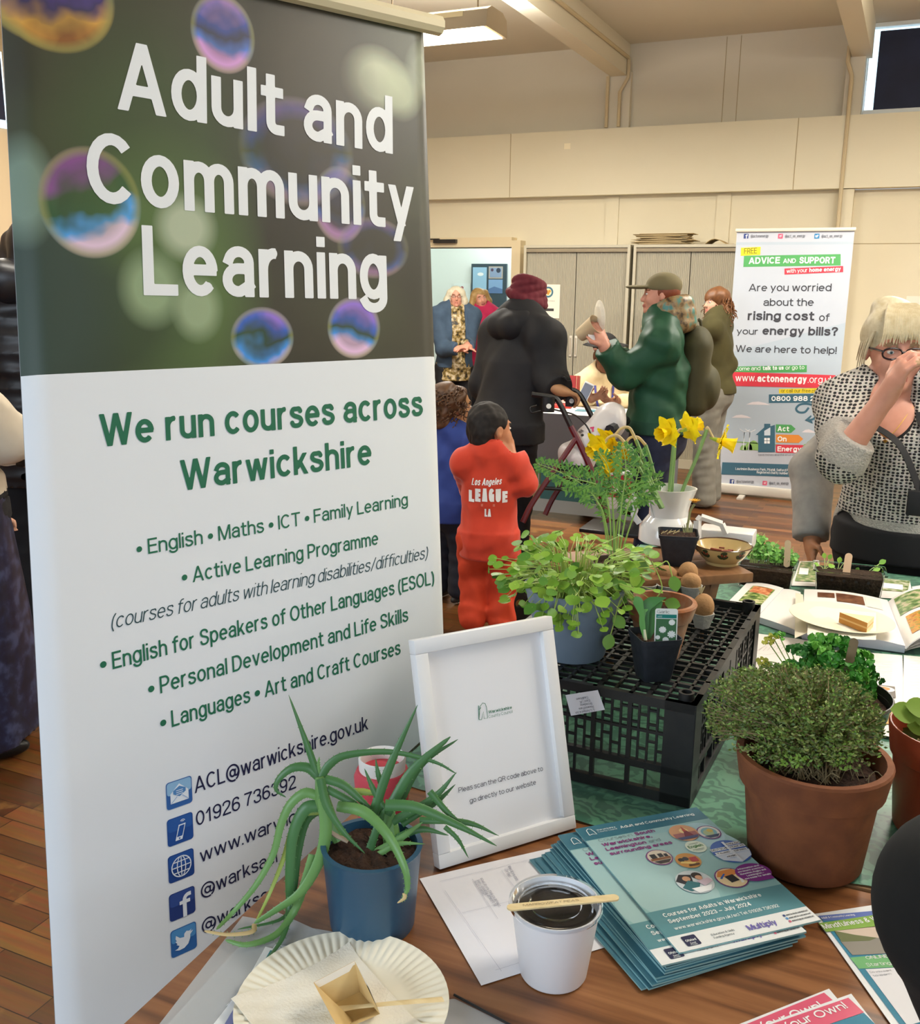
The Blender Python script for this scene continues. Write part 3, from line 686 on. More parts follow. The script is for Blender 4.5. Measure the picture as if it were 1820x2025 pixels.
def icon(c, kind, base, top):
    a = big.uv(c[0]-25, c[1]+19); b = big.uv(c[0]+25, c[1]-19); cc = (a+b)/2; s = abs(b[0]-a[0])/2
    T = big.T @ Matrix.Translation((cc[0], cc[1], 0)) @ Matrix.Scale(s, 4); w = flat('#e8eef6'); db = flat(base)
    Z = 0.0008/s
    sheet.rect(-1, -1, 1, 1, db, T, Z, 0.22); sheet.rect(-0.94, 0.0, 0.94, 0.94, flat(top), T, Z*1.3, 0.2)
    Z *= 2
    if kind == 'mail':
        sheet.poly([(-.7, -.62), (.7, -.62), (.7, .1), (0, .72), (-.7, .1)], w, T, Z)
        sheet.poly([(-.48, .05), (0, -.22), (.48, .05), (.48, .3), (0, .55), (-.48, .3)], flat('#4f86c0'), T, Z*1.3)
        for y in (.06, .2, .34): sheet.rect(-.26, y-.12, .26, y-.07, w, T, Z*1.5)
        sheet.line([(-.66, -.58), (-.2, -.18)], .05, flat('#8fb0d8'), T, Z*1.5); sheet.line([(.66, -.58), (.2, -.18)], .05, flat('#8fb0d8'), T, Z*1.5)
    if kind == 'phone':
        P = [(-.42, -.72), (.12, -.72), (.42, .38), (-.12, .38)]
        sheet.poly(P, w, T, Z); sheet.poly([(-.3, -.46), (.12, -.46), (.32, .3), (-.06, .3)], flat('#1c4f9c'), T, Z*1.3); sheet.disc((-.1, -.6), .06, flat('#1c4f9c'), T, Z*1.3)
        for r in (.12, .22): sheet.ring((.2, .5), r, .05, w, T, Z, 10, a0=.5, a1=2.6)
    if kind == 'globe':
        sheet.ring((0, 0), .78, .08, w, T, Z)
        sheet.ring((0, 0), .36, .07, w, T, Z, ry=.78); sheet.line([(0, -.75), (0, .75)], .07, w, T, Z); sheet.line([(-.75, 0), (.75, 0)], .07, w, T, Z)
        for y, x in ((.4, .66), (-.4, .66)): sheet.line([(-x, y), (x, y)], .07, w, T, Z)
    if kind == 'f':
        sheet.rect(0.02, -1, .32, .3, w, T, Z); sheet.rect(-.22, -.02, .6, .24, w, T, Z*1.1)
        sheet.ring((.5, .25), .48, .28, w, T, Z*1.2, 10, a0=PI/2, a1=PI); sheet.rect(.49, .45, .68, .73, w, T, Z*1.2)
    if kind == 'bird':
        sheet.poly([(-.72, -.5), (-.4, -.62), (0, -.6), (.32, -.4), (.48, -.05), (.5, .22), (.74, .46), (.5, .42), (.62, .58), (.44, .5), (.22, .58), (.04, .44), (.02, .2), (-.3, .26), (-.6, .54), (-.64, .3), (-.55, .12), (-.66, .1), (-.5, -.12), (-.6, -.14), (-.36, -.3), (-.5, -.46)], w, T, Z)
icon((354, 1568), 'mail', '#2f62a8', '#8db8dc'); icon((356, 1640), 'phone', '#1b4a94', '#2659a4'); icon((358, 1712), 'globe', '#173f86', '#20509c')
icon((360, 1787), 'f', '#22397a', '#2f4b92'); icon((363, 1858), 'bird', '#2a63a6', '#4f92cc')
def sheet_uv(me):
    A = np.linalg.inv(np.array([big.u, big.v, big.n]).T); W0 = np.array(WM[bt.name].to_translation())
    P = np.array([v.co[:] for v in me.vertices])+W0-big.o; q = P@A.T
    uvl = me.uv_layers.new(name='print'); li = np.zeros(len(me.loops), np.int32); me.loops.foreach_get('vertex_index', li)
    uvl.data.foreach_set('uv', q[li, :2].astype(np.float32).ravel())
sheet.build('printed_sheet', bt, mfn=sheet_uv)
rail = MB(); rm = mat('anodised_rail', '#e6d9b6', 0.35)
P = big.w(0, BTOP+0.008); Q = big.w(BW+0.02, BTOP+0.008)
rail.tube([big.w(-0.02, BTOP+0.008, 0.006), big.w(BW+0.025, BTOP+0.008, 0.006)], 0.019, rm, 10); rail.build('top_rail', bt)
pole = MB(); pole.tube([(_q[0]+0.11, _q[1]+0.4, 0.08), tuple(big.w(BW/2, BTOP, -0.03))], 0.012, mat('pole_aluminium', '#a8aab0', 0.35, metal=0.8)); pole.build('support_pole', bt)
bs = MB(); T = Matrix.Translation(Vector(big.w(BW/2, 0.03))) @ Matrix.Rotation(PI/2-_q[2], 4, 'Z')
bs.box((0, 0.0, 0.01), (0.83, 0.09, 0.075), mat('base_aluminium', '#b7babd', 0.35, metal=0.7), T, 0.012); bs.box((0, -0.0, -0.025), (0.05, 0.3, 0.012), MATS['base_aluminium'], T); bs.build('base_cassette', bt)

# ------------------------------------------------------------------ steel cupboards along the wall
gm = mat('cupboard_steel_beige', '#bbb49f', 0.45); gi = mat('tambour_grey', '#b7a98e', 0.5)
def tambour():
    m = mat('tambour_slats', '#a39d8b', 0.5); return m
CY0, CH = 8.75, 1.95
tb = tambour()
def cupboard(x0, label, first=None):
    t = thing('tambour_cupboard', label, 'cupboard', (x0+0.5, CY0+0.21, 0), 0, 'tambour cupboards along the back wall')
    m = MB(); y0 = CY0
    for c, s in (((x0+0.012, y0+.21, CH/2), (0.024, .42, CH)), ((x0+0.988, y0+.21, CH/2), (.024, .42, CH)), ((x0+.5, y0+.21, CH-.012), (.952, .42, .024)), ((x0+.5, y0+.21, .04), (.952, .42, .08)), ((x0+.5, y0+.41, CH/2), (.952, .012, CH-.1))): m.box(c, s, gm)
    m.box((x0+.5, y0+.012, CH-.045), (.952, .02, .03), mat('cupboard_dark_rail', '#8c7f68', 0.5))  # darker rail across the cupboard front, just below its top
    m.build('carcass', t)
    for k in (0, 1):
        a = x0+.026+k*.476; d = MB(); n = 30; pts = []
        for i in range(n*4+1):
            x = a+.470*i/(n*4); pts.append((x, y0+.03+(0.004 if i % 4 == 0 else 0.0)))
        V = [(x, y, z) for z in (.08, CH-.06) for x, y in pts]; k2 = len(pts)
        d.add(V, [(i, i+1, k2+i+1, k2+i) for i in range(k2-1)], tb, smooth=False)
        hx = a+.470-.022 if k == 0 else a+.022
        dd = d.build('shutter', t)
        h = MB(); h.box((hx, y0+.024, 1.05), (.026, .012, .19), mat('handle_silver', '#cfc9bd', 0.35), None, .004); h.box((hx, y0+.017, 1.05), (.012, .006, .15), mat('handle_recess', '#a79c88', .5)); h.build('handle', dd)
    return t
cupboard(-3.335, 'beige steel cupboard nearest the doorway, carrying the arrow notice')
cupboard(-2.305, 'beige steel cupboard half hidden behind the energy advice banner, card stacked on top')
# notice on the cupboard door
nt_ = MB(); NP = Plane((-3.200, CY0+0.026, 1.298), (1, 0, 0), (0, 0, 1)); npw = mat('notice_paper', '#efe6d6', 0.7)
nt_.box((.110, .152, -0.001), (.22, .304, .002), npw, NP.T)
nt_.ring((.105, .235), .050, .017, flat('#3f6f86'), NP.T, .001); nt_.disc((.105, .235), .033, flat('#f2e3bd'), NP.T, .001)
for dx, dy in ((-.014, .008), (.013, .008), (0, -.011)): nt_.disc((.105+dx, .235+dy), .0135, flat('#d99a3c'), NP.T, .0013)
nt_.text('Team Demonstrations', flat('#6b6660'), NP.T, .105, .152, .009, .135, 0, .001, align='c')
nt_.poly([(.035, .077), (.065, .101), (.065, .088), (.165, .088), (.165, .064), (.065, .064), (.065, .052)], flat('#3c3b3a'), NP.T, .001)
tag(nt_.build('notice', origin=(-3.09, CY0+.02, 1.3)), 'white notice with a round blue crest and black left arrow on the cupboard shutter', 'notice')
# flattened card on the right cupboard
for i in range(16):
    m = MB(); a = rnd.uniform(-.15, .12); L = .40+rnd.random()*.13; x = -2.06+rnd.uniform(-.05, .03); z = CH+.004+i*.0058
    tl = 0.012
    w2, d2 = L/2, .12
    P = [(-w2, -d2, 0.0), (w2, -d2, tl*.1), (w2, d2, tl*.1), (-w2, d2, 0)]
    T = M4((x, CY0+.17, z), a); cmx = [mat('card_brown', '#b39a6c', .8), mat('card_pale', '#cdbb93', .8), mat('card_dark', '#8d764f', .8)][i % 3]
    m.add(P+[(p[0], p[1], p[2]+.004) for p in P], [(3, 2, 1, 0), (4, 5, 6, 7), (0, 1, 5, 4), (1, 2, 6, 5), (2, 3, 7, 6), (3, 0, 4, 7)], cmx, T, smooth=False)
    tag(m.build('flattened_carton', origin=(x, CY0+.17, z)), 'flattened cardboard carton in the loose stack on top of the right cupboard', 'carton', 'flattened cartons on the cupboard')
m = MB(); m.grid(lambda a, b: (-1.70+.24*a, CY0+.05+.26*b, CH+.004+.055*max(0, math.sin(a*4.2))*(1-.6*a)), 12, 3, MATS['card_brown'], thick=.004)
tag(m.build('bent_carton', origin=(-1.6, CY0+.17, CH)), 'bent tan cardboard sheet peaking to the right of the carton stack', 'carton')

# ------------------------------------------------------------------ energy advice banner
EB = Plane((-1.27, 7.78, 0), (1, 0, 0), (0, 0, 1))
eb = thing('pull_up_banner', 'pale pull-up banner headed free advice and support, standing before the beige cupboards', 'banner', (-.86, 7.78, 0))
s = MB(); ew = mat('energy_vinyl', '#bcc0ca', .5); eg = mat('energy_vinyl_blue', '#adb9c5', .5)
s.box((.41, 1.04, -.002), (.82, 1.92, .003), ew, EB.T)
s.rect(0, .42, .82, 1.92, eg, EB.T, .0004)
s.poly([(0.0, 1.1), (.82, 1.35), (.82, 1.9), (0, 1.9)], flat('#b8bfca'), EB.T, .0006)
GN, RD, YL, TE, OR = flat('#4f9d5a'), flat('#d23a4a'), flat('#e8cf2e'), flat('#3c6478'), flat('#de8b3a')
Z1, Z2 = .0012, .002
def et(t, a, b, h, m, bold=0.0, z=Z2): ptext(s, EB, t, a, b, h, m, bold, z)
def soc(px, py_, kind):
    c = EB.uv(px, py_); r = .017
    s.rect(c[0]-r, c[1]-r, c[0]+r, c[1]+r, flat({'f': '#33457f', 'i': '#cf5a77', 't': '#2f7fb4'}[kind]), EB.T, Z1, .003)
    if kind == 'f': s.rect(c[0], c[1]-r, c[0]+.006, c[1]+.006, WH, EB.T, Z2); s.rect(c[0]-.005, c[1]+.001, c[0]+.011, c[1]+.006, WH, EB.T, Z2); s.rect(c[0]+.002, c[1]+.006, c[0]+.011, c[1]+.012, WH, EB.T, Z2)
    elif kind == 'i': s.ring(c, .007, .0025, WH, EB.T, Z2, 12); s.disc((c[0]+.008, c[1]+.008), .002, WH, EB.T, Z2, 8)
    else: s.poly([(c[0]-.011, c[1]-.007), (c[0]+.003, c[1]-.009), (c[0]+.009, c[1]+.002), (c[0]+.012, c[1]+.008), (c[0]+.003, c[1]+.009), (c[0], c[1]+.003), (c[0]-.01, c[1]+.008), (c[0]-.009, c[1])], WH, EB.T, Z2)
G6 = flat('#6d7078')
for px, k, t, x1 in ((1476, 'f', '@actonenergy', 1521), (1544, 'i', '@act_on_energy', 1593), (1616, 't', '@act_on_energy', 1667)):
    soc(px, 467, k); et(t, (px+9, 470), (x1, 469), 6, G6)
ppoly(s, EB, [(1466, 490), (1505, 488), (1504, 504), (1465.5, 506)], YL, Z2)
et('FREE', (1472, 502), (1498, 501), 11, flat('#6a6620'), .0, .0026)
ppoly(s, EB, [(1472, 506), (1663, 502.5), (1663, 525), (1470.5, 528)], GN, Z1)
et('ADVICE', (1481, 522), (1544, 521), 13, WH, .2); et('AND', (1549, 520.5), (1575, 520), 9, WH, .17); et('SUPPORT', (1581, 521), (1653, 521), 13, WH, .2)
ppoly(s, EB, [(1552, 531), (1668, 526), (1668, 538), (1552, 543)], RD, Z2)
et('with your', (1556, 540), (1598, 538), 8, WH, 0, .0028); et('home energy', (1601, 538), (1664, 535.5), 8, WH, .2, .0028)
D4 = flat('#3a3b42')
et('Are you worried', (1481, 576), (1646, 576), 15, D4, .14); et('about the', (1510, 605), (1611, 605), 15, D4, .14)
et('rising cost', (1479, 633), (1612, 634), 18, D4, .2); et('of', (1620, 635), (1642, 635), 15, D4, .14)
et('your', (1457, 661), (1501, 662), 13, D4, .14); et('energy bills?', (1508, 662), (1659, 664), 17, D4, .2); et('We are here to help!', (1455, 696), (1656, 700), 14, D4, .14)
ppoly(s, EB, [(1452, 725), (1596, 722), (1596, 736), (1451, 738)], GN, Z1)
et('come and', (1456, 733), (1505, 732), 8, WH); et('talk to us', (1509, 732), (1551, 731), 8, WH, .2); et('or go to', (1554, 731), (1592, 730), 8, WH)
ppoly(s, EB, [(1441, 735), (1653, 742), (1650, 768), (1439, 763)], RD, Z2)
et('www.', (1455, 754), (1497, 754), 14, WH, .0, .0028); et('actonenergy', (1498, 755), (1597, 757), 14, WH, .2, .0028); et('.org.uk', (1598, 757), (1651, 758), 14, WH, 0, .0028)
ppoly(s, EB, [(1541, 769), (1650, 767), (1650, 777), (1541, 778)], YL, Z1); et('or call our free phone', (1545, 776), (1632, 776), 7, flat('#7a6a18'))
ppoly(s, EB, [(1521, 780), (1650, 778), (1650, 796), (1521, 797)], TE, Z1); et('0800 988 2881', (1526, 793), (1641, 793), 10, WH, .2)
cpt = [EB.uv(*p) for p in ((1600, 806), (1592, 815), (1580, 815), (1575, 808), (1583, 800), (1600, 799), (1615, 806), (1618, 818), (1610, 828), (1598, 832))]
s.line(spline([(*p, 0) for p in cpt], 4), .016, TE, EB.T, Z1)
ppoly(s, EB, [(1592, 831), (1608, 838), (1607, 833), (1600, 830), (1606, 823), (1604, 821)], TE, Z2)
for cx, cy, w_ in ((1500, 797, 24), (1467, 823, 20), (1600, 852, 14)):
    ppoly(s, EB, [(cx-w_, cy+3), (cx-w_*.5, cy-2), (cx, cy-3), (cx+w_*.6, cy), (cx+w_, cy+4)], flat('#dcd5da'), Z1)
HG = flat('#86ad60')
for cx, r in ((1480, 8), (1490, 11), (1470, 6), (1603, 11), (1593, 7)):
    c = EB.uv(cx, 890); s.disc(c, r*.0039, HG, EB.T, Z1, ry=r*.0068, a0=0, a1=PI)
s.rect(0.11, .418, .78, .425, HG, EB.T, Z1)
for tx in (1470, 1481):
    c = EB.uv(tx, 890); s.rect(c[0]-.002, c[1], c[0]+.002, c[1]+.14, WH, EB.T, Z2)
    for a in (.5, 2.6, 4.7): s.line([(c[0], c[1]+.14), (c[0]+.045*math.cos(a), c[1]+.14+.045*math.sin(a))], .004, WH, EB.T, Z2)
ppoly(s, EB, [(1495, 860), (1512, 845), (1512, 838), (1524, 838), (1524, 843), (1533, 840), (1533, 894), (1500, 894), (1500, 860)], TE, Z2)
for a, b in ((1512, 866), (1518, 866), (1512, 872), (1518, 872)): ppoly(s, EB, [(a, b), (a+5, b), (a+5, b+5), (a, b+5)], WH, .0028)
ppoly(s, EB, [(1512, 852), (1524, 845), (1524, 861), (1512, 861)], flat('#cfd9e2'), .0028)
for k, (t, c, x1, tx) in enumerate((('Act', GN, 1565, 1562), ('On', OR, 1580, 1557), ('Energy', RD, 1588, 1586))):
    y = 839+k*20; ppoly(s, EB, [(1535, y), (x1, y+1), (x1+9, y+9), (x1, y+17), (1535, y+16)], c, Z2); et(t, (1538, y+13.5), (tx, y+14), 10, WH, .2, .0028)
et('save money and the environment', (1500, 901), (1586, 901), 4, G6)
ppoly(s, EB, [(1429, 914), (1640, 921), (1640, 946), (1427, 938)], TE, Z1)
et('Laurimion Business Park, Pitshill, Salford Priors, Warwickshire', (1455, 929), (1610, 934), 5, WH); et('Registered charity number 1076679', (1497, 936), (1581, 939), 5, WH)
for px, k, t, x1 in ((1448, 'f', '@actonenergy', 1492), (1513, 'i', '@act_on_energy', 1561), (1584, 't', '@act_on_energy', 1640)):
    soc(px, 952+(px-1448)*.05, k); et(t, (px+9, 955+(px-1448)*.05), (x1, 955+(px-1448)*.05), 6, G6)
s.build('printed_sheet', eb)
MB().box((-.86, 7.78, 2.005), (.84, .03, .025), mat('rail_silver', '#d6cdbb', .35), None, .006).build('top_rail', eb)
e2 = MB(); e2.box((-.86, 7.80, .05), (.86, .10, .075), mat('cassette_silver', '#c9c3b8', .35), None, .014); e2.build('base_cassette', eb)
e3 = MB(); e3.box((-1.08, 7.72, .006), (.045, .22, .012), MATS['cassette_silver']); e3.build('foot', eb)
e3 = MB(); e3.box((-.64, 7.72, .006), (.045, .22, .012), MATS['cassette_silver']); e3.build('foot', eb)
MB().tube([(-.86, 7.83, .08), (-.86, 7.81, 2.0)], .01, mat('pole_aluminium', '#a8aab0', .35)).build('support_pole', eb)
# notice on the back wall at the right
wn = MB(); WP = Plane((-.075, WALLY-.002, 1.10), (1, 0, 0), (0, 0, 1)); wn.box((.15, .22, .001), (.3, .44, .002), npw, WP.T)
for t, y in (('PLEASE', .36), ('NO', .30), ('F', .25)): wn.text(t, flat('#4a4640'), WP.T, .17, y, .018, None, 0, .003, align='c')
tag(wn.build('notice', origin=(.07, WALLY, 1.1)), 'pale paper notice in capitals on the cream wall at the right edge', 'notice')
# corridor things
cp = thing('picture_board', 'dark framed board of landscape pictures on the corridor wall', 'picture', (-4.63, 11.04, 1.4))
m = MB(); m.box((-4.635, 11.03, 1.53), (.45, .03, .62), mat('board_slate', '#3a4a54', .5)); m.build('backing', cp)
CP = Plane((-4.86, 11.014, 1.22), (1, 0, 0), (0, 0, 1))
m = MB(); m.rect(.02, .14, .20, .58, flat('#9fc4de'), CP.T, .001); m.poly([(.02, .30), (.08, .26), (.14, .33), (.20, .3), (.20, .14), (.02, .14)], flat('#7d8f5a'), CP.T, .002); m.poly([(.02, .24), (.10, .14), (.02, .14)], flat('#d9d5cc'), CP.T, .003); m.disc((.12, .5), .04, WH, CP.T, .002, ry=.02); m.build('print', cp)
m = MB(); m.rect(.225, .45, .405, .59, flat('#b9aca0'), CP.T, .001); m.rect(.24, .465, .39, .575, flat('#8ea0bd'), CP.T, .002); m.disc((.35, .545), .028, flat('#3a4354'), CP.T, .003); m.disc((.27, .55), .018, flat('#5a4a5e'), CP.T, .003); m.build('print', cp)
m = MB(); m.rect(.225, .28, .405, .44, flat('#86a8cf'), CP.T, .001); m.poly([(.225, .28), (.405, .28), (.405, .33), (.3, .36), (.225, .33)], flat('#5d7aa6'), CP.T, .002); m.build('print', cp)
sm = MB(); SP = Plane((-5.10, 11.045, 1.36), (1, 0, 0), (0, 0, 1)); sm.box((.11, .1, .002), (.22, .3, .004), mat('sign_white', '#f0f6f4', .5), SP.T)
sm.ring((.11, .20), .018, .007, flat('#b8364a'), SP.T, .006); sm.line([(.098, .19), (.122, .21)], .006, flat('#b8364a'), SP.T, .006)
sm.text('STAFF', flat('#5b6a70'), SP.T, .11, .125, .028, .10, 0, .006, align='c'); sm.text('ONLY', flat('#5b6a70'), SP.T, .11, .075, .028, .085, 0, .006, align='c')
tag(sm.build('door_sign', origin=(-5.0, 11.04, 1.4)), 'white staff only sign with red no-entry ring on the corridor wall', 'sign')
# hanging ceiling light
lt = thing('ceiling_light', 'boxy hanging fluorescent light glowing above the bubble banner', 'light', (-2.93, 6.1, 3.05))
lx, ly, lz = -2.95, 6.05, 3.10; lm = mat('light_housing_grey', '#9c8d76', .45)
h = MB(); Lw = .86
prof = [(-.17, 0), (.17, 0), (.155, .10), (.09, .13), (-.09, .13), (-.155, .10)]
V = [(sx*Lw/2, p[0], p[1]) for sx in (-1, 1) for p in prof]; T = M4((lx, ly, lz))
h.add(V, [tuple(range(6)), tuple(range(11, 5, -1))]+[(i, (i+1) % 6, 6+(i+1) % 6, 6+i) for i in range(1, 6)], lm, T, smooth=False); h.build('housing', lt)
MB().box((lx, ly, lz+.001), (Lw-.05, .30, .008), mat('light_diffuser', '#fff4dc', .4, emit=('#fff3da', 7.0))).build('diffuser', lt)
MB().box((lx-.03, ly-.155, lz+.085), (.60, .012, .03), mat('light_slot', '#d8c9a0', .5)).build('reflector_slot', lt)
for sx in (-1, 1):
    MB().tube([(lx+sx*.3, ly, lz+.12), (lx+sx*.3, ly, 3.69)], .006, mat('hanger_wire', '#6c5f4c', .5)).build('hanger', lt)
MB().box((lx+.25, ly+.12, 3.64), (.5, .2, .10), lm).build('ceiling_plate', lt)
sd = MB().lathe([(.0, -.05), (.045, -.05), (.05, 0), (.05, .04)], mat('detector_grey', '#8d806c', .5), 16, M4((-2.42, 4.1, 3.66)))
# ------------------------------------------------------------------ tables and what stands on them
TZ = 0.74; CZ = 0.744
def depth(P): return proj(P)[2]
def pxm(P, n): return n*depth(P)/FPX
def zat(P, y):
    lo, hi = P[2]-.5, P[2]+1.2
    for _ in range(40):
        m = (lo+hi)/2
        if proj((P[0], P[1], m))[1] > y: lo = m
        else: hi = m
    return lo
def stand(cx, yb, zb, yt, wb, wt):
    P = pz(cx, yb, zb); z1 = zat(P, yt); T = np.array([P[0], P[1], z1]); return P, z1-zb, pxm(P, wb), pxm(T, wt)
def wood_mat(name, c1, c2, c3, scale=(1.2, 22, 22), rough=.38):
    m = bpy.data.materials.new(name); m.use_nodes = True; nt = m.node_tree; b = nt.nodes['Principled BSDF']; L = nt.links
    tc = nt.nodes.new('ShaderNodeTexCoord'); mp = nt.nodes.new('ShaderNodeMapping'); mp.inputs['Scale'].default_value = scale; L.new(tc.outputs['Object'], mp.inputs[0])
    n = nt.nodes.new('ShaderNodeTexNoise'); n.inputs['Scale'].default_value = 1.0; n.inputs['Detail'].default_value = 9; n.inputs['Distortion'].default_value = .6; L.new(mp.outputs[0], n.inputs[0])
    r = nt.nodes.new('ShaderNodeValToRGB'); e = r.color_ramp.elements; e[0].position = .3; e[0].color = (*rgb(c1), 1); e[1].position = .72; e[1].color = (*rgb(c3), 1); k = e.new(.5); k.color = (*rgb(c2), 1)
    L.new(n.outputs[0], r.inputs[0]); L.new(r.outputs[0], b.inputs['Base Color']); b.inputs['Roughness'].default_value = rough; MATS[name] = m; return m
lam = wood_mat('walnut_laminate', '#5c371d', '#82522e', '#a06c42', (2.2, 42, 42))
wt = thing('table', 'wood laminate table in the foreground holding leaflets, paper plate and aloe', 'table', (0.0, 1.0, 0))
MB().box((0.01, .985, TZ-.0125), (1.51, .77, .025), lam, None, .003).build('tabletop', wt)
lm_ = mat('table_leg_black', '#1d1d20', .4)
for sx in (-.62, .64):
    for sy in (.68, 1.32): MB().tube([(sx, sy, 0), (sx, sy, TZ-.025)], .018, lm_, 10).build('leg', wt)
MB().box((0.01, 1.0, TZ-.045), (1.24, .66, .04), lm_).build('frame', wt)
def damask():
    m = bpy.data.materials.new('green_damask'); m.use_nodes = True; nt = m.node_tree; b = nt.nodes['Principled BSDF']; L = nt.links
    tc = nt.nodes.new('ShaderNodeTexCoord')
    n = nt.nodes.new('ShaderNodeTexNoise'); n.inputs['Scale'].default_value = 10; n.inputs['Detail'].default_value = 4; n.inputs['Distortion'].default_value = 3.5; L.new(tc.outputs['Object'], n.inputs[0])
    w = nt.nodes.new('ShaderNodeTexWave'); w.wave_type = 'RINGS'; w.inputs['Scale'].default_value = 9; w.inputs['Distortion'].default_value = 22; w.inputs['Detail'].default_value = 3; w.inputs['Detail Scale'].default_value = 1.6; L.new(tc.outputs['Object'], w.inputs[0])
    mx = nt.nodes.new('ShaderNodeMix'); mx.data_type = 'FLOAT'; mx.inputs[0].default_value = .3; L.new(n.outputs[0], mx.inputs[2]); L.new(w.outputs['Fac'], mx.inputs[3])
    r = nt.nodes.new('ShaderNodeValToRGB'); e = r.color_ramp.elements; e[0].position = .44; e[0].color = (*rgb('#2c6650'), 1); e[1].position = .54; e[1].color = (*rgb('#4f8a6c'), 1)
    L.new(mx.outputs[0], r.inputs[0]); L.new(r.outputs[0], b.inputs['Base Color']); b.inputs['Roughness'].default_value = .42; b.inputs['Sheen Weight'].default_value = .2
    return m
dam = damask()
CX0, CX1, CY0_, CY1 = -.752, .80, 1.372, 3.13
ct = thing('trestle_table', 'long trestle table hidden under the green damask cloth', 'table', (0.02, 2.26, 0))
MB().box((.02, 2.25, TZ-.014), (1.48, 1.74, .024), mat('trestle_top', '#8a6a48', .5)).build('tabletop', ct)
for sx in (-.6, .62):
    for sy in (1.5, 3.0): MB().tube([(sx, sy, 0), (sx, sy, TZ-.03)], .016, lm_, 8).build('leg', ct)
cl = MB(); r0 = random.Random(3)
def clothf(a, b):
    x = CX0+(CX1-CX0)*a; y = CY0_+(CY1-CY0_)*b; z = CZ-.0022+.0012*math.sin(9*x+3*y)*math.sin(7*y-2*x)
    if b == 0: y += .012*math.sin(11*x)+.01*math.sin(23*x+1); z -= .001
    return (x, y, z)
cl.grid(clothf, 60, 40, dam)
def drop(p, q, nrm, Ld=.34, am=1.0):
    n = 50; L = 9; vs = []; fs = []
    for j in range(L+1):
        for i in range(n+1):
            t = i/n; P = np.array(p)*(1-t)+np.array(q)*t; k = j/L
            f = am*(.012+.02*k)*math.sin(t*38+1.2*math.sin(t*9))*k
            P = P+np.array(nrm)*(.006+f+.02*k*am); P[2] = CZ-.002-Ld*k; vs.append(tuple(P))
    for j in range(L):
        for i in range(n): fs.append((j*(n+1)+i, j*(n+1)+i+1, (j+1)*(n+1)+i+1, (j+1)*(n+1)+i))
    cl.add(vs, fs, dam)
drop((CX0, CY0_, 0), (CX0, CY1, 0), (-1, 0, 0), .09, .25); drop((CX0, CY1, 0), (CX1, CY1, 0), (0, 1, 0)); drop((CX1, CY1, 0), (CX1, CY0_, 0), (1, 0, 0))
tag(cl.build('tablecloth', origin=(0, 2.2, CZ)), 'green damask cloth spread over the long table with the plants', 'tablecloth')

# ---- black harvest crate, upside down
pl_ = mat('crate_black_plastic', '#17181a', .42, noise=(30, '#2b2a26', .5)); 
FR = pz(1362, 1598, CZ); CL_, CW_, CHh = .575, .40, .180
la = N((.035, 1, 0)); sa = np.array([-la[1], la[0], 0.0])
CT = Matrix(((sa[0], la[0], 0, FR[0]), (sa[1], la[1], 0, FR[1]), (0, 0, 1, CZ), (0, 0, 0, 1)))
cr = thing('plastic_crate', 'black lattice plastic crate turned upside down on the green cloth, plants on top', 'crate', mw=CT @ Matrix.Translation((CW_/2, CL_/2, 0)))
def wallside(n, Lw, T, solid=None):
    """x along the wall, z up, wall thickness along y (inward +)"""
    m = MB(); th = .007
    for z, h in ((.009, .018), (.058, .012), (CHh-.008, .016)): m.box((Lw/2, th/2, z), (Lw, th+.004, h), pl_, T)
    m.box((Lw/2, .004, .118), (Lw-.06, .006, .005), pl_, T)
    for i in range(n+1):
        x = .045+(Lw-.09)*i/n; m.box((x, .004, CHh/2), (.007, .008, CHh), pl_, T)
    k = 0
    for i in range(n):
        x0 = .045+(Lw-.09)*i/n; w = (Lw-.09)/n
        if solid and solid[0] <= i < solid[1]: m.box((x0+w/2, .004, .125), (w, .006, .09), pl_, T); 
        for q in range(1, 4):
            x = x0+w*q/4
            if not (solid and solid[0] <= i < solid[1]): m.box((x, .004, .115), (.0035, .005, .112), pl_, T)
            else: m.box((x, .004, .075), (.0035, .005, .03), pl_, T)
        if not (solid and solid[0] <= i < solid[1]):
            for q in range(4):
                for z in ((.085, .145) if (q+i) % 2 else (.1, .13, .155)): m.box((x0+w*(q+.5)/4, .004, z), (w/4, .005, .0035), pl_, T)
        if i % 2 == 0: m.box((x0+w/2, .004, .036), (.004, .005, .04), pl_, T)
    return m
def XF(o, d): d = np.array(d, float); y = np.array([-d[1], d[0]]); return CT @ Matrix(((d[0], y[0], 0, o[0]), (d[1], y[1], 0, o[1]), (0, 0, 1, 0), (0, 0, 0, 1)))
wallside(5, CW_, XF((CW_, 0), (-1, 0)) @ Matrix.Scale(-1, 4, (0, 1, 0)), (0, 2)).build('end_panel', cr)
wallside(5, CW_, XF((0, CL_), (1, 0)) @ Matrix.Scale(-1, 4, (0, 1, 0)), (2, 3)).build('end_panel', cr)
wallside(8, CL_, XF((0, 0), (0, 1)) @ Matrix.Scale(-1, 4, (0, 1, 0)), (3, 5)).build('side_panel', cr)
wallside(8, CL_, XF((CW_, CL_), (0, -1)) @ Matrix.Scale(-1, 4, (0, 1, 0)), (3, 5)).build('side_panel', cr)
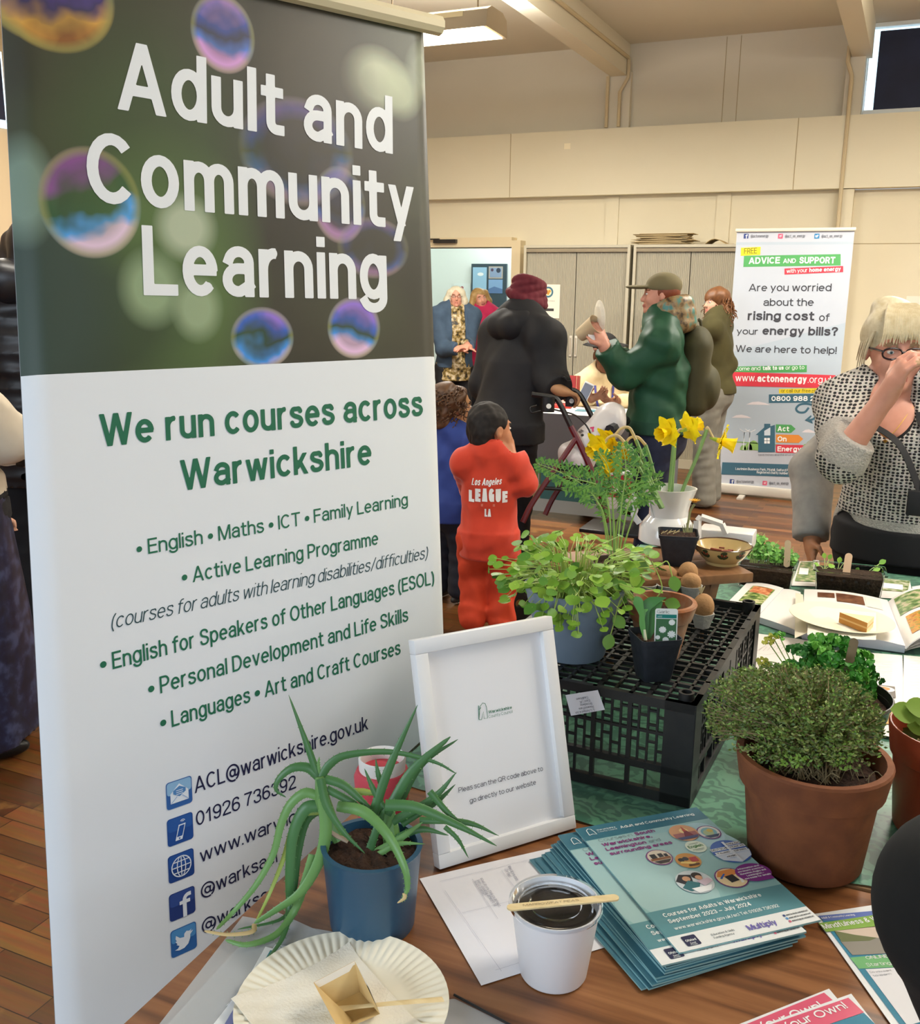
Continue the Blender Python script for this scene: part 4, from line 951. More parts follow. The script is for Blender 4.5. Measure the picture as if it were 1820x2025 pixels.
for px_, py_ in ((0, 0), (CW_, 0), (0, CL_), (CW_, CL_)):
    m = MB(); sx = 1 if px_ == 0 else -1; sy = 1 if py_ == 0 else -1
    m.box((px_+sx*.024, py_+sy*.003, CHh/2), (.05, .01, CHh), pl_, CT); m.box((px_+sx*.003, py_+sy*.024, CHh/2), (.01, .05, CHh), pl_, CT)
    m.tube([(px_+sx*.012, py_+sy*.012, 0), (px_+sx*.012, py_+sy*.012, CHh)], .013, pl_, 10, CT)
    m.lathe([(.0085, CHh-.01), (.0085, CHh+.012), (.013, CHh+.012), (.013, CHh-.01)], pl_, 14, CT @ Matrix.Translation((px_+sx*.02, py_+sy*.02, 0)), closed=True)
    m.build('corner_post', cr)
m = MB(); GZ = CHh-.010
for i in range(1, 14): m.box((CW_*i/14, CL_/2, GZ-.003), (.0045 if i % 3 else .008, CL_, .006), pl_, CT)
for j in range(1, 22): m.box((CW_/2, CL_*j/22, GZ-.003), (CW_, .0035 if j % 4 else .008, .006), pl_, CT)
m.build('grid_base', cr)
GT = CZ+GZ+.001
# sticker
SPL = Plane(CT @ Vector((CW_, -.0015, 0)), tuple(CT.to_3x3() @ Vector((-1, 0, 0))), (0, 0, 1))
st = MB(); q = [SPL.uv(*p) for p in ((1120, 1373), (1184, 1363), (1198, 1402), (1131, 1414))]
st.poly([(*p, .0035) for p in q][::-1], mat('sticker_white', '#e7e4ea', .5), SPL.T); G7 = flat('#7a7882')
for t, a, b in (('G. G. Pettipet & Son', (1177, 1399), (1139, 1406)), ('Pinewood Farm', (1175, 1393), (1146, 1398)), ('Broadway', (1172, 1387), (1148, 1391)), ('East UK', (1168, 1381), (1147, 1385)), ('Caulliflower', (1164, 1375), (1140, 1379))):
    A, B = SPL.uv(*a), SPL.uv(*b); st.text(t, G7, SPL.T, A[0], A[1], .0042, np.linalg.norm(B-A), .1, .0042, rot=math.atan2(*(B-A)[::-1]))
st.build('address_sticker', cr, label='white address sticker, printed upside down')

# ---- helpers for pots and plants
soil = mat('potting_soil', '#2b1a10', .95, noise=(90, '#4a3020', .8), bump=(140, .8))
def round_pot(name, label, P, h, rb, rt, m, rim=0.0, rimh=0.0, th=.006, soilz=.8, seg=40, cat='plant pot', feet=False):
    t = thing(name, label, cat, tuple(P)); T = Matrix.Translation(Vector(P))
    pr = [(0, 0), (rb*.97, 0), (rb, .004)]
    if rim:
        rr = rb+(rt-rim-rb)*(h-rimh)/h; pr += [(rr, h-rimh), (rr+rim*.8, h-rimh+.003), (rt, h-.004), (rt-.002, h)]
    else: pr += [(rt-.002, h-.004), (rt, h)]
    pr += [(rt-th, h), (rt-th-.001, h-.006), (rb+(rt-rb)*soilz-th-(rim*.9 if soilz < .8 else 0), h*soilz-.01), (0, h*soilz-.012)]
    mb = MB(); mb.lathe(pr, m, seg, T); mb.build('pot', t)
    sr = rb+(rt-rb)*soilz-th-(rim*.9 if rim else 0)
    s = MB(); s.grid(lambda a, b: (sr*b*math.cos(2*PI*a), sr*b*math.sin(2*PI*a), h*soilz+.004*math.sin(17*a*6.28*b+b*9)*(1-b*.5)), 28, 8, soil, T); s.build('soil', t)
    return t
def square_pot(name, label, P, h, wb, wtp, rot, m, soilz=.85, cat='plant pot'):
    t = thing(name, label, cat, tuple(P), rot); T = M4(P, rot)
    def loop(w, z, r):
        out = []
        for sx, sy, a in ((1, 1, 0), (-1, 1, PI/2), (-1, -1, PI), (1, -1, 1.5*PI)):
            for k in range(4): out.append((sx*(w/2-r)+r*math.cos(a+k*PI/6), sy*(w/2-r)+r*math.sin(a+k*PI/6), z))
        return out
    L = [loop(wb*.96, 0, wb*.12), loop(wb, .004, wb*.12), loop(wtp*.965, h*.88, wtp*.12), loop(wtp*1.0, h*.885, wtp*.13), loop(wtp*1.02, h, wtp*.13), loop(wtp*.97, h, wtp*.12), loop(wtp*.92, h*.85, wtp*.12), loop(wtp*.88, h*.7, wtp*.12)]
    V = sum(L, []); n = 16; F = [tuple(range(n-1, -1, -1))]
    for i in range(len(L)-1): F += [(i*n+k, i*n+(k+1) % n, (i+1)*n+(k+1) % n, (i+1)*n+k) for k in range(n)]
    MB().add(V, F, m, T).build('pot', t)
    s = MB(); w = wtp*.9
    s.grid(lambda a, b: ((a-.5)*w, (b-.5)*w, h*soilz+.003*math.sin(31*a+7)*math.sin(27*b)), 12, 12, soil, T); s.build('soil', t)
    return t
def leafblade(mb, base, d, up, L, W, m, fold=.15, droop=.0, n=5, tip=.0, rnd_=True):
    """round or pointed leaf: base point, direction, up"""
    d = N(d); up = np.asarray(up, float); s = N(np.cross(d, up)); up = np.cross(s, d); base = np.asarray(base, float)
    V = []; 
    for i in range(n+1):
        t = i/n
        w = (math.sin(PI*min(1, t*.94+.06))**.7 if rnd_ else math.sin(PI*(t**.75))*(1-.1*t))*W/2
        c = base+d*L*t-np.array([0, 0, 1])*droop*L*t*t
        V += [c-s*w+up*fold*w, c, c+s*w+up*fold*w]
    F = []
    for i in range(n): k = i*3; F += [(k, k+1, k+4, k+3), (k+1, k+2, k+5, k+4)]
    mb.add([tuple(v) for v in V], F, m)
def cam_dir(P): return N(EYE-np.asarray(P))

# ---- grey bucket of winter purslane
P, h, rb, rt = stand(1132, 1291, GT, 1157, 64, 101)
bk = round_pot('plant_bucket', 'battered blue-grey plastic pot overflowing with round-leaved winter purslane', P, h, rb, rt, mat('bucket_greyblue', '#8593a3', .5, noise=(7, '#71808f', .8), bump=(12, .05)), soilz=.86)
gs = [mat('purslane_leaf', '#6d9a2c', .42, sss=.0, noise=(25, '#7dab36', .6)), mat('purslane_leaf_pale', '#86ad3a', .42), mat('purslane_leaf_deep', '#55872a', .45)]
sts = MB(); lvs = MB(); R2 = random.Random(11); gst = mat('purslane_stem', '#a6bd5c', .4)
top = np.array(P)+[0, 0, h*.86]
for i in range(380):
    a = R2.uniform(0, 2*PI); rr = rt*.8*math.sqrt(R2.random()); out = N((math.cos(a), math.sin(a), 0)); b0 = top+out*rr*.75
    spread = rr/(rt*.8)
    if i < 125: ext = R2.uniform(.02, .07)+.035*spread; hh = R2.uniform(.055, .105)*(1.15-.45*spread)
    else: ext = R2.uniform(.03, .085)*(.4+.9*spread); hh = R2.uniform(-.035, .05)*(.4+spread)+.015
    tip = b0+out*ext+[0, 0, hh]; tip += np.array([R2.uniform(-.02, .02), R2.uniform(-.02, .02), 0])
    mid = b0+out*ext*.4+[0, 0, max(hh, .02)*(1.0 if hh < .03 else .7)+.012]
    sts.tube([b0, (b0+mid)/2+out*.002, mid, tip], [.0011, .001, .0009, .0007], gst, 4)
    L = R2.uniform(.014, .027); dd = N(out*R2.uniform(.2, 1)+np.array([R2.uniform(-.6, .6), R2.uniform(-.6, .6), R2.uniform(-.5, .25)]))
    upv = N(np.array([0, 0, 1.0])*R2.uniform(.4, 1.2)+cam_dir(tip)*R2.uniform(.1, .9)+out*.3)
    leafblade(lvs, tip-dd*L*.3, dd, upv, L, L*R2.uniform(.8, 1.05), gs[R2.choice((0, 0, 1, 1, 2))], fold=R2.uniform(.0, .25))
for pts in (((1230, 1180), (1222, 1200), (1215, 1230), (1208, 1255)), ((1180, 1185), (1176, 1195), (1200, 1200), (1215, 1218)), ((1290, 1110), (1310, 1160), (1298, 1185), (1316, 1190)), ((1250, 1125), (1300, 1120), (1320, 1110), (1330, 1140))):
    q = [pd(x, y, depth(top)-.07) for x, y in pts]; sts.tube(spline(q, 4), .0011, gst, 5); leafblade(lvs, q[-1], q[-1]-q[-2], cam_dir(q[-1]), .028, .022, gs[0], rnd_=True)
sts.build('stems', bk); lvs.build('leaves', bk)

# ---- small clay pot, garlic pot with its tag
P, h, rb, rt = stand(1302, 1296, GT, 1187, 40, 70)
round_pot('terracotta_pot', 'small weathered clay pot with chalky rim and bare soil on the crate', P, h, rb, rt, mat('clay_weathered', '#a1643f', .85, noise=(14, '#bca68e', .95, .12), bump=(60, .15)), rim=.006, rimh=h*.33, th=.009, soilz=.78)
P2, h2, _, _ = stand(1291, 1338, GT, 1253, 40, 50)
gp = square_pot('plant_pot', 'square black nursery pot of wild garlic at the front of the crate', P2, h2, pxm(P2, 58), pxm(P2, 84), .62, mat('nursery_pot_black', '#23262c', .5, noise=(60, '#30343c', .6), bump=(80, .1)))
gl = MB(); gm_ = [mat('garlic_leaf', '#3f7d35', .35), mat('garlic_leaf_light', '#62a04a', .35)]; tp = np.array(P2)+[0, 0, h2*.85]; D0 = depth(tp)
def pxleaf(mb, pts, ws, m, dd=0.0, up=None, flatk=.12, seg=6, D=None):
    D = D0 if D is None else D
    q = [pd(p[0], p[1], D+(p[2] if len(p) > 2 else 0)+dd) for p in pts]; c = spline(q, 5); n = len(c)
    w = np.interp(np.linspace(0, 1, n), np.linspace(0, 1, len(ws)), [pxm(q[0], a) for a in ws])
    mb.tube(c, w, m, seg, flatk=flatk, up=up if up is not None else cam_dir(q[0]))
pxleaf(gl, [(1279, 1262), (1276, 1235), (1275, 1205), (1290, 1190), (1318, 1182)], [3, 9, 13, 12, 1], gm_[0], 0)
pxleaf(gl, [(1283, 1264), (1290, 1235), (1296, 1205), (1310, 1190)], [3, 13, 15, 2], gm_[0], .006)
pxleaf(gl, [(1274, 1262), (1270, 1235), (1272, 1212), (1282, 1205)], [2, 6, 7, 1], gm_[1], -.006)
pxleaf(gl, [(1276, 1262), (1272, 1225), (1262, 1190), (1256, 1180)], [2, 4, 12, 2], gm_[1], -.008)
pxleaf(gl, [(1277, 1266), (1275, 1245)], [4, 2.5], mat('garlic_bulb', '#d9dcb8', .4), -.008, flatk=1)
gl.build('leaves', gp)
tg = MB(); TP = Plane(pd(1294, 1270, D0-.012), (.93, .37, 0), (-.05, .12, 1)); tw = mat('tag_plastic', '#eceee9', .35)
a0 = TP.uv(1293, 1270); a1 = TP.uv(1338, 1264); W1 = a1[0]-a0[0]; Ht = TP.uv(1293, 1203)[1]-a0[1]
def tr(x0, y0, x1, y1, m, z, r=0): tg.rect(x0*W1, y0*Ht, x1*W1, y1*Ht, m, TP.T, z, r)
tr(0, -.25, 1, 1, tw, -.001, .004); tr(0, -.25, 1, 1, tw, 0, .004); tr(.05, .72, .95, .83, flat('#0f7f76'), .0004); tr(.05, -.2, .95, .70, flat('#3f6f48'), .0004)
tg.text('Garlic', flat('#86908a'), TP.T, .08*W1, .86*Ht, .0055, .022, .1, .0006); tg.text('wild', flat('#bfe0d8'), TP.T, .1*W1, .745*Ht, .0035, .008, .1, .0008)
for fx, fy, fr in ((.35, .38, .16), (.75, .25, .18), (.75, .6, .14), (.15, .15, .10), (.5, .08, .14)):
    for k in range(9):
        a = k*.7; tg.line([(fx*W1, fy*Ht), ((fx+fr*math.cos(a))*W1, (fy+fr*.6*math.sin(a))*Ht)], .0028, flat('#eef2ee'), TP.T, .0006+k*2e-5)
tg.build('plant_tag', gp, label='white plant tag printed Garlic above a white flower picture')

# ---- seed potatoes in egg-box cups
pot_m = mat('potato_skin', '#b58a5c', .75, noise=(40, '#9b7146', .7), bump=(120, .2))
eggm = mat('egg_box_pulp', '#b9b7b0', .9, bump=(120, .3))
def potato(c, r, seed, label):
    s = SD(np.array(c)-max(r)*1.3, np.array(c)+max(r)*1.3, .003); s.ell(c, r); s.noise(.0022, 70, seed); V, F = s.mesh()
    m = MB(); m.raw(V, F, pot_m)
    rr = random.Random(seed)
    tag(m.build('potato', origin=tuple(c)), label, 'potato')
ec = MB(); Pc, hc, _, _ = stand(1388, 1240, GT, 1211, 14, 22)
r1, r2 = pxm(Pc, 14), pxm(Pc, 23)
ec.lathe([(0, 0), (r1, 0), (r2, hc), (r2-.003, hc), (r1-.002, .004), (0, .004)], eggm, 10, Matrix.Translation(Vector(Pc)), wob=lambda th, i: 1+.05*math.cos(5*th))
tag(ec.build('egg_cup', origin=tuple(Pc)), 'grey pulp egg-box cup holding one sprouting potato near the crate edge', 'egg box')
potato(np.array(Pc)+[0, 0, hc+pxm(Pc, 14)], [pxm(Pc, 21), pxm(Pc, 20), pxm(Pc, 24)], 5, 'sprouting seed potato sitting in the single egg-box cup')
m = MB(); sp = np.array(Pc)+[-.006, .0, hc+pxm(Pc, 38)]
for k in range(4): m.tube([sp, sp+[-.006+.004*k, .004, .012+.003*(k % 2)]], [.002, .001], mat('potato_sprout', '#cdb98c', .5), 5)
m.build('sprout', bpy.data.objects['potato'])
et_ = MB(); Pt = pz(1322, 1185, GT); Tt = M4(Pt, .35)
for i in range(3):
    for j in range(2):
        T = Tt @ Matrix.Translation((-.05+i*.048, j*.048, 0)); et_.lathe([(0, 0), (.013, 0), (.026, .034), (.0235, .034), (.011, .003), (0, .003)], eggm, 12, T)
et_.build
tag(et_.build('egg_tray', origin=tuple(Pt)), 'grey pulp egg tray of potatoes behind the small clay pot', 'egg box')
potato(np.array(Tt @ Vector((.046, .046, .045))), [.023, .022, .027], 8, 'brown potato at the back right of the egg tray'); potato(np.array(Tt @ Vector((-.002, .048, .043))), [.026, .021, .022], 9, 'brown potato at the back middle of the egg tray')
potato(np.array(Tt @ Vector((.046, .0, .041))), [.022, .022, .02], 10, 'tan potato in front at the right of the egg tray'); potato(np.array(Tt @ Vector((-.05, .046, .044))), [.024, .02, .024], 12, 'potato under the purslane at the left of the egg tray')

# ---- small wooden stool with pots, bowl and jug
SZ = .958; ow = wood_mat('old_oak', '#5d3a1e', '#7d5430', '#946a42', (18, 2, 18), .55)
A = pz(1492, 1133, SZ); B = pz(1346, 1143, SZ); sd = N(B-A); sn = np.array([sd[1], -sd[0], 0.0]); sn = sn if sn[1] > 0 else -sn
SW, SDp = .36, .26
ST = Matrix(((-sd[0], sn[0], 0, A[0]), (-sd[1], sn[1], 0, A[1]), (0, 0, 1, 0), (0, 0, 0, 1)))
stl = thing('wooden_stool', 'worn little wooden stool behind the crate carrying bowl, jug and pots', 'stool', mw=ST @ Matrix.Translation((-SW/2, SDp/2, CZ)))
m = MB()
for k in range(2): m.box((-SW/2, SDp*(k+.5)/2, SZ-.011), (SW, SDp/2-.002, .022), ow, ST, .003)
m.build('seat', stl)
for sx in (-.075, -SW+.05):
    m = MB(); hh = SZ-.022-CZ
    prof = [(.06, 0), (.09, 0), (.10, .03), (SDp-.07, .03), (SDp-.05, 0), (SDp-.02, 0), (SDp-.03, hh*.5), (SDp-.015, hh), (.03, hh), (.06, hh*.5)]
    V = [(sx+d_, p[0], CZ+p[1]) for d_ in (-.01, .01) for p in prof]; n = len(prof)
    m.add(V, [tuple(range(n-1, -1, -1)), tuple(range(n, 2*n))]+[(i, (i+1) % n, n+(i+1) % n, n+i) for i in range(n)], ow, ST, smooth=False); m.build('leg_panel', stl)
MB().box((-SW/2, .045, SZ-.04), (SW-.17, .016, .04), ow, ST).build('apron', stl)
# square pot with a yellow flower
P3, h3, _, _ = stand(1338, 1114, SZ, 1052, 30, 40)
kp = square_pot('plant_pot', 'square black nursery pot with one yellow coltsfoot flower on the wooden stool', P3, h3, pxm(P3, 52), pxm(P3, 76), .25, MATS['nursery_pot_black'], .9)
D3 = depth(P3); m = MB(); D0 = D3; gsg = mat('flower_stem_dull', '#8a8a5a', .6)
pxleaf(m, [(1358, 1052), (1362, 1030), (1366, 1010), (1374, 997)], [3, 2.6, 2.4, 3], gsg, -.01, flatk=1)
for k in range(6): pxleaf(m, [(1353+k*3, 1053), (1350+k*4, 1040-3*(k % 3))], [2, .5], gsg, -.01, flatk=1)
for k in range(9): pxleaf(m, [(1308+k*4, 1056-2*(k % 3)), (1313+k*4+4*(k % 2), 1050-(k % 4))], [1.5, .5], mat('dry_straw', '#b9a67a', .8), -.01, flatk=1)
m.build('stem', kp)
m = MB(); c = pd(1374, 993, D3-.01); yl2 = mat('coltsfoot_yellow', '#e0a516', .5)
for k in range(26):
    a = k*2*PI/26; d = N(np.array([math.cos(a), math.sin(a), .35+.15*(k % 2)])); leafblade(m, c, d, (0, 0, 1), .016, .003, yl2, n=3)
m.lathe([(0, .004), (.005, .003), (.006, 0)], mat('coltsfoot_centre', '#b5760f', .7), 10, Matrix.Translation(Vector(c))); m.build('flower', kp)
pxb = MB(); D0 = D3
# bowl
Pb, hb, rbb, rtb = stand(1428, 1113, SZ, 1076, 32, 57)
bw = thing('pottery_bowl', 'cream pottery bowl painted with leaf sprigs and brown rim on the stool', 'bowl', tuple(Pb)); T = Matrix.Translation(Vector(Pb))
cream = mat('glaze_cream', '#cdb27a', .18, noise=(9, '#bfa366', .7), coat=.5); brim = mat('glaze_brown', '#4a2616', .2, coat=.5)
pr = [(0, 0), (rbb, 0), (rbb*1.02, .006), (rbb*1.25, hb*.3), (rtb*.9, hb*.68), (rtb*.985, hb*.96)]
MB().lathe(pr+[(rtb*.96, hb*.96), (rtb*.86, hb*.68), (rbb*1.1, hb*.3), (0, .012)], cream, 48, T).build('body', bw)
MB().lathe([(rtb*.985, hb*.955), (rtb*1.01, hb*.98), (rtb*.985, hb*1.01), (rtb*.955, hb*.98)], brim, 48, T, closed=True).build('rim', bw)
sp_ = MB(); gl_ = flat('#39452c', .25); rdb = flat('#8d3a28', .25)
def onbowl(th, t, off=.0012):
    z = hb*t; r = np.interp(z, [p[1] for p in pr[1:]], [p[0] for p in pr[1:]])+off; return np.array([Pb[0]+r*math.cos(th), Pb[1]+r*math.sin(th), Pb[2]+z])
def spot(th, t, ra, rh, m, tilt=0):
    V = []
    for k in range(10):
        a = k*PI/5; u, v = ra*math.cos(a), rh*math.sin(a); V.append(tuple(onbowl(th+(u*math.cos(tilt)-v*math.sin(tilt))/rtb, t+(u*math.sin(tilt)+v*math.cos(tilt))/hb)))
    sp_.add(V, [tuple(range(10))], m)
for k in range(9):
    th = -PI+k*2*PI/9+.35
    for d, t, tl in ((-.10, .62, -.6), (.09, .60, .5), (.03, .84, .2)): spot(th+d, t, .008, .0042, gl_, tl)
    for d, t in ((-.04, .74), (.1, .72), (.0, .66)): spot(th+d, t, .003, .003, rdb)
    sp_.tube([onbowl(th-.02, .55), onbowl(th+.0, .7), onbowl(th+.03, .86)], .0007, gl_, 4)
sp_.build('painted_sprigs', bw)
m = MB(); Rr = random.Random(4)
for k in range(40):
    a = Rr.random()*6.28; r = rtb*.45*math.sqrt(Rr.random()); c = np.array(Pb)+[r*math.cos(a), r*math.sin(a), .022+Rr.random()*.008]
    m.box(tuple(c), (.012, .005, .003), mat('bulb_skins', '#8d4a34', .7), M4((0, 0, 0)))
tag(m.build('bulb_scraps', origin=tuple(Pb), ), 'heap of reddish seed scraps lying inside the pottery bowl', 'seeds', kind='stuff')
# white jug
Pj, hj, _, _ = stand(1318, 1072, SZ, 964, 40, 47)
jg = thing('enamel_jug', 'white pottery jug holding cut daffodils at the back of the stool', 'jug', tuple(Pj)); white = mat('glaze_white', '#e9e7e4', .14, coat=.6)
k_ = pxm(Pj, 1); T = Matrix.Translation(Vector(Pj))
def lip(th, i):
    if i < 8: return 1.0
    d = math.cos(th-.25); return 1+.16*max(0, d)**6
zs = [0, .004, .02, .05, .30, .42, .50, .62, .9, 1.0]; rs = [42, 44, 50, 55, 54, 44, 37, 37, 43, 46]
pr = [(0, 0)]+[(r*k_, z*hj) for r, z in zip(rs[1:], zs[1:])]+[(43.5*k_, hj), (40*k_, .9*hj), (34*k_, .6*hj), (34*k_, .5*hj), (0, .45*hj)]
MB().lathe(pr, white, 48, T, wob=lip).build('body', jg)
hd = -CR*.93+CF*.05; hd[2] = 0; hd = N(hd)
def jp(r, z): return np.array(Pj)+hd*r*k_+[0, 0, z*hj]
MB().tube(spline([jp(44, .93), jp(56, 1.03), jp(66, .98), jp(68, .8), jp(64, .6), jp(66, .48), jp(55, .34)], 6), [.006]*37, white, 10, flatk=1.3).build('handle', jg)
# white trug handle behind the bowl
Pk = pz(1400, 1085, SZ); tk = thing('wooden_trug', 'white painted trug with an angular handle standing behind the bowl', 'trug', tuple(Pk)); wpn = mat('white_gloss_paint', '#e4e0dc', .3)
Dk = depth(Pk); MB().box(tuple(np.array(Pk)+[.035, .06, .02]), (.13, .07, .04), wpn, None, .003).build('tray', tk)
hp = [pd(*p, Dk) for p in ((1379, 1075), (1380, 1030), (1387, 1022), (1428, 1036), (1437, 1056))]
m = MB()
for a, b in zip(hp[:-1], hp[1:]): m.tube([a, b], pxm(hp[0], 6.5), wpn, 4, up=CR)
m.tube(hp[:2], pxm(hp[0], 8), wpn, 4, up=CR); m.build('handle', tk)
hp = [pd(*p, Dk+.02) for p in ((1288, 985), (1286, 1000), (1296, 1030), (1306, 1062))]
m = MB(); m.tube(spline(hp, 4), pxm(hp[0], 5), wpn, 6, flatk=.4); m.build('side_strap', tk)
# daffodils
dyel = [mat('daffodil_petal', '#ffe51a', .45, sss=.1), mat('daffodil_trumpet', '#fbd60c', .45, sss=.1)]; dst = mat('daffodil_stem', '#6f9152', .45); dsp = mat('daffodil_sheath', '#b8a376', .6); dgr = mat('daffodil_neck', '#9bb13a', .45)
Dj = depth(Pj)
def daffodil(stem, neck, face, size, label, dd=0.0, group=None):
    pts = [pd(x, y, Dj+dd) for x, y in stem]; base = pts[0]
    t = thing('daffodil', label, 'flower', tuple(base))
    c = spline(pts, 5); MB().tube(c, [.0046]*len(c), dst, 7).build('stem', t)
    nk = [pd(x, y, Dj+dd) for x, y in neck]; m = MB(); c2 = spline([pts[-1]]+nk, 5); m.tube(c2, np.linspace(.004, .0032, len(c2)), dsp if len(nk) > 1 else dgr, 7); m.build('neck', t)
    o = nk[-1]; f = N(CR*face[0]-CD*face[1]-CF*face[2]); a = N(np.cross(f, (0.3, .2, .9))); b = np.cross(f, a); S = size*Dj/FPX
    m = MB()
    for k in range(6):
        an = k*PI/3+.2; d = math.cos(an)*a+math.sin(an)*b
        V = []; n = 6
        for i in range(n+1):
            u = i/n; w = S*.30*math.sin(PI*(.12+.88*u)**.8) if u < 1 else 0; cc = o+f*(S*.22+S*.12*math.sin(u*2)*(1 if k % 2 else .6))+d*S*.62*u; sd_ = np.cross(f, d)
            V += [tuple(cc-sd_*w+f*S*.05*math.sin(i)), tuple(cc-f*.04*S), tuple(cc+sd_*w+f*S*.04*math.cos(i))]
        m.add(V, sum([[(i*3, i*3+1, i*3+4, i*3+3), (i*3+1, i*3+2, i*3+5, i*3+4)] for i in range(n)], []), dyel[0])
    m.build('petals', t)
    m = MB(); fr = Matrix(((a[0], b[0], f[0], o[0]), (a[1], b[1], f[1], o[1]), (a[2], b[2], f[2], o[2]), (0, 0, 0, 1)))
    m.lathe([(S*.05, 0), (S*.09, S*.18), (S*.13, S*.28), (S*.17, S*.5), (S*.21, S*.66), (S*.26, S*.72), (S*.24, S*.70), (S*.18, S*.6), (S*.12, S*.3)], dyel[1], 24, fr, wob=lambda th, i: 1+(.10*math.sin(9*th) if i >= 4 else 0)); m.build('trumpet', t)
    m = MB(); m.lathe([(S*.03, -S*.14), (S*.06, 0), (S*.09, S*.2)], dgr, 10, fr); m.build('ovary', t)
    return t
daffodil([(1322, 1000), (1326, 950), (1334, 862)], [(1337, 852), (1333, 850)], (-.75, -.25, .45), 56, 'daffodil facing left on the tall upright stem in the jug')
daffodil([(1326, 1005), (1330, 950), (1336, 865)], [(1344, 850), (1352, 851)], (.75, .3, -.3), 56, 'daffodil facing right, back to back with its left-facing neighbour', .012)
daffodil([(1340, 1005), (1352, 965), (1378, 905), (1398, 850)], [(1400, 846), (1412, 868)], (.85, -.3, .25), 60, 'rightmost daffodil leaning out over the bowl', -.01)
daffodil([(1315, 1005), (1300, 960), (1285, 905), (1277, 880)], [(1262, 865), (1246, 866), (1236, 880)], (-.5, -.75, .4), 56, 'drooping daffodil nearest the jug in the left-hand bunch', -.06)
daffodil([(1312, 1005), (1292, 960), (1270, 900), (1258, 870)], [(1245, 846), (1228, 848), (1216, 862)], (-.7, -.6, .3), 52, 'drooping daffodil with the highest arching neck in the left bunch', -.10)
daffodil([(1310, 1005), (1288, 960), (1262, 905), (1240, 880)], [(1222, 862), (1204, 865), (1196, 876)], (-.75, -.5, .4), 52, 'leftmost drooping daffodil above the feathery leaves', -.16)
daffodil([(1308, 1005), (1284, 960), (1258, 915), (1248, 895)], [(1236, 885), (1224, 890), (1214, 905)], (-.6, -.8, .45), 54, 'lowest drooping daffodil of the left bunch, half behind feathery leaves', -.21)

# ---- feathery carrot leaves behind the bucket
Pf, hf, rbf, rtf = stand(1215, 1195, GT, 1110, 40, 52)
fp = round_pot('plant_pot', 'pot of feathery carrot tops standing behind the purslane', Pf, hf, rbf, rtf, mat('pot_dark_brown', '#4a3a30', .6), soilz=.9)
fm_ = [mat('carrot_leaf', '#6b9c34', .5), mat('carrot_leaf_dark', '#477a2c', .5)]; fst = mat('carrot_stalk', '#86a850', .5); FS = MB(); FL = MB(); Df = depth(Pf); R5 = random.Random(5)
def frond(pts, w0, sizes, dd=0.0):
    q = spline([pd(x, y, Df+dd) for x, y in pts], 6); FS.tube(q, np.linspace(.0022, .0008, len(q)), fst, 5)
    n0 = int(len(q)*w0)
    for i in range(n0, len(q)):
        p = q[i]; t = N(q[min(i+1, len(q)-1)]-q[i-1]); s = N(np.cross(t, cam_dir(p))); u = (i-n0)/max(1, len(q)-n0); L = np.interp(u, [0, .3, 1], sizes)*Df/FPX*R5.uniform(.6, 1.1)
        if R5.random() < .25: continue
        for sg in (-1, 1):
            ax = N(s*sg+t*.7+np.array([0, 0, R5.uniform(-.3, .3)])); FS.tube([p, p+ax*L], [.0007, .0004], fst, 3)
            for k in range(3):
                pp = p+ax*L*(.35+.28*k)
                for s2 in (-1, 1): leafblade(FL, pp, N(ax+s*s2*.2+t*s2*.9+np.array([0, 0, R5.uniform(-.5, .5)])), cam_dir(pp), L*(.50-.08*k)+.003, .0055, fm_[R5.choice((0, 0, 1))], n=2, rnd_=False)
for a in (([(1205, 1110), (1190, 1010), (1160, 965), (1110, 935), (1064, 917)], .4, (34, 32, 8)), ([(1210, 1110), (1205, 1010), (1190, 965), (1150, 950), (1120, 945)], .5, (30, 26, 10)),
          ([(1215, 1110), (1212, 1000), (1205, 930), (1185, 895)], .45, (26, 30, 8)), ([(1220, 1110), (1228, 1010), (1238, 930), (1232, 880)], .45, (36, 34, 8)), ([(1222, 1110), (1240, 1010), (1262, 935), (1268, 890)], .45, (36, 34, 8)),
          ([(1225, 1110), (1250, 1030), (1280, 960), (1312, 945)], .5, (30, 24, 6)), ([(1212, 1110), (1195, 1020), (1180, 990), (1170, 975)], .5, (34, 30, 12)), ([(1218, 1110), (1222, 1030), (1250, 985), (1275, 975)], .5, (34, 30, 12)), ([(1218, 1110), (1215, 1040), (1212, 985), (1220, 955)], .4, (34, 30, 12))):
    frond(*a, dd=R5.uniform(.0, .06))
FS.build('stalks', fp); FL.build('leaves', fp)
# ------------------------------------------------------------------ framed notice leaning back
B0 = pz(868, 1719, TZ+.003); B1 = pz(1138, 1636, TZ+.003); fu = N(B1-B0); fn = np.array([fu[1], -fu[0], 0.0])
best = None
for ph in np.radians(np.arange(0, 40, .5)):
    for L in np.arange(.24, .42, .005):
        w = np.array([0, 0, math.cos(ph)])-fn*math.sin(ph); a = proj(B0+w*L); b = proj(B1+w*L)
        e = math.hypot(a[0]-826, a[1]-1262)+math.hypot(b[0]-1088, b[1]-1219)
        if best is None or e < best[0]: best = (e, ph, L, w)
FRP = Plane(B0, fu, best[3]); FL_ = best[2]; FW = np.linalg.norm(B1-B0)
fr = thing('framed_notice', 'white framed notice asking to scan, standing on the wooden table', 'picture frame', tuple((B0+B1)/2))
whp = mat('frame_white_lacquer', '#e9e9ea', .35); m = MB(); bw_ = .021
for x0, y0, x1, y1 in ((0, 0, FW, bw_), (0, FL_-bw_, FW, FL_), (0, bw_, bw_, FL_-bw_), (FW-bw_, bw_, FW, FL_-bw_)): m.box(((x0+x1)/2, (y0+y1)/2, -.006), (x1-x0, y1-y0, .020), whp, FRP.T, .0015)
m.build('frame', fr)
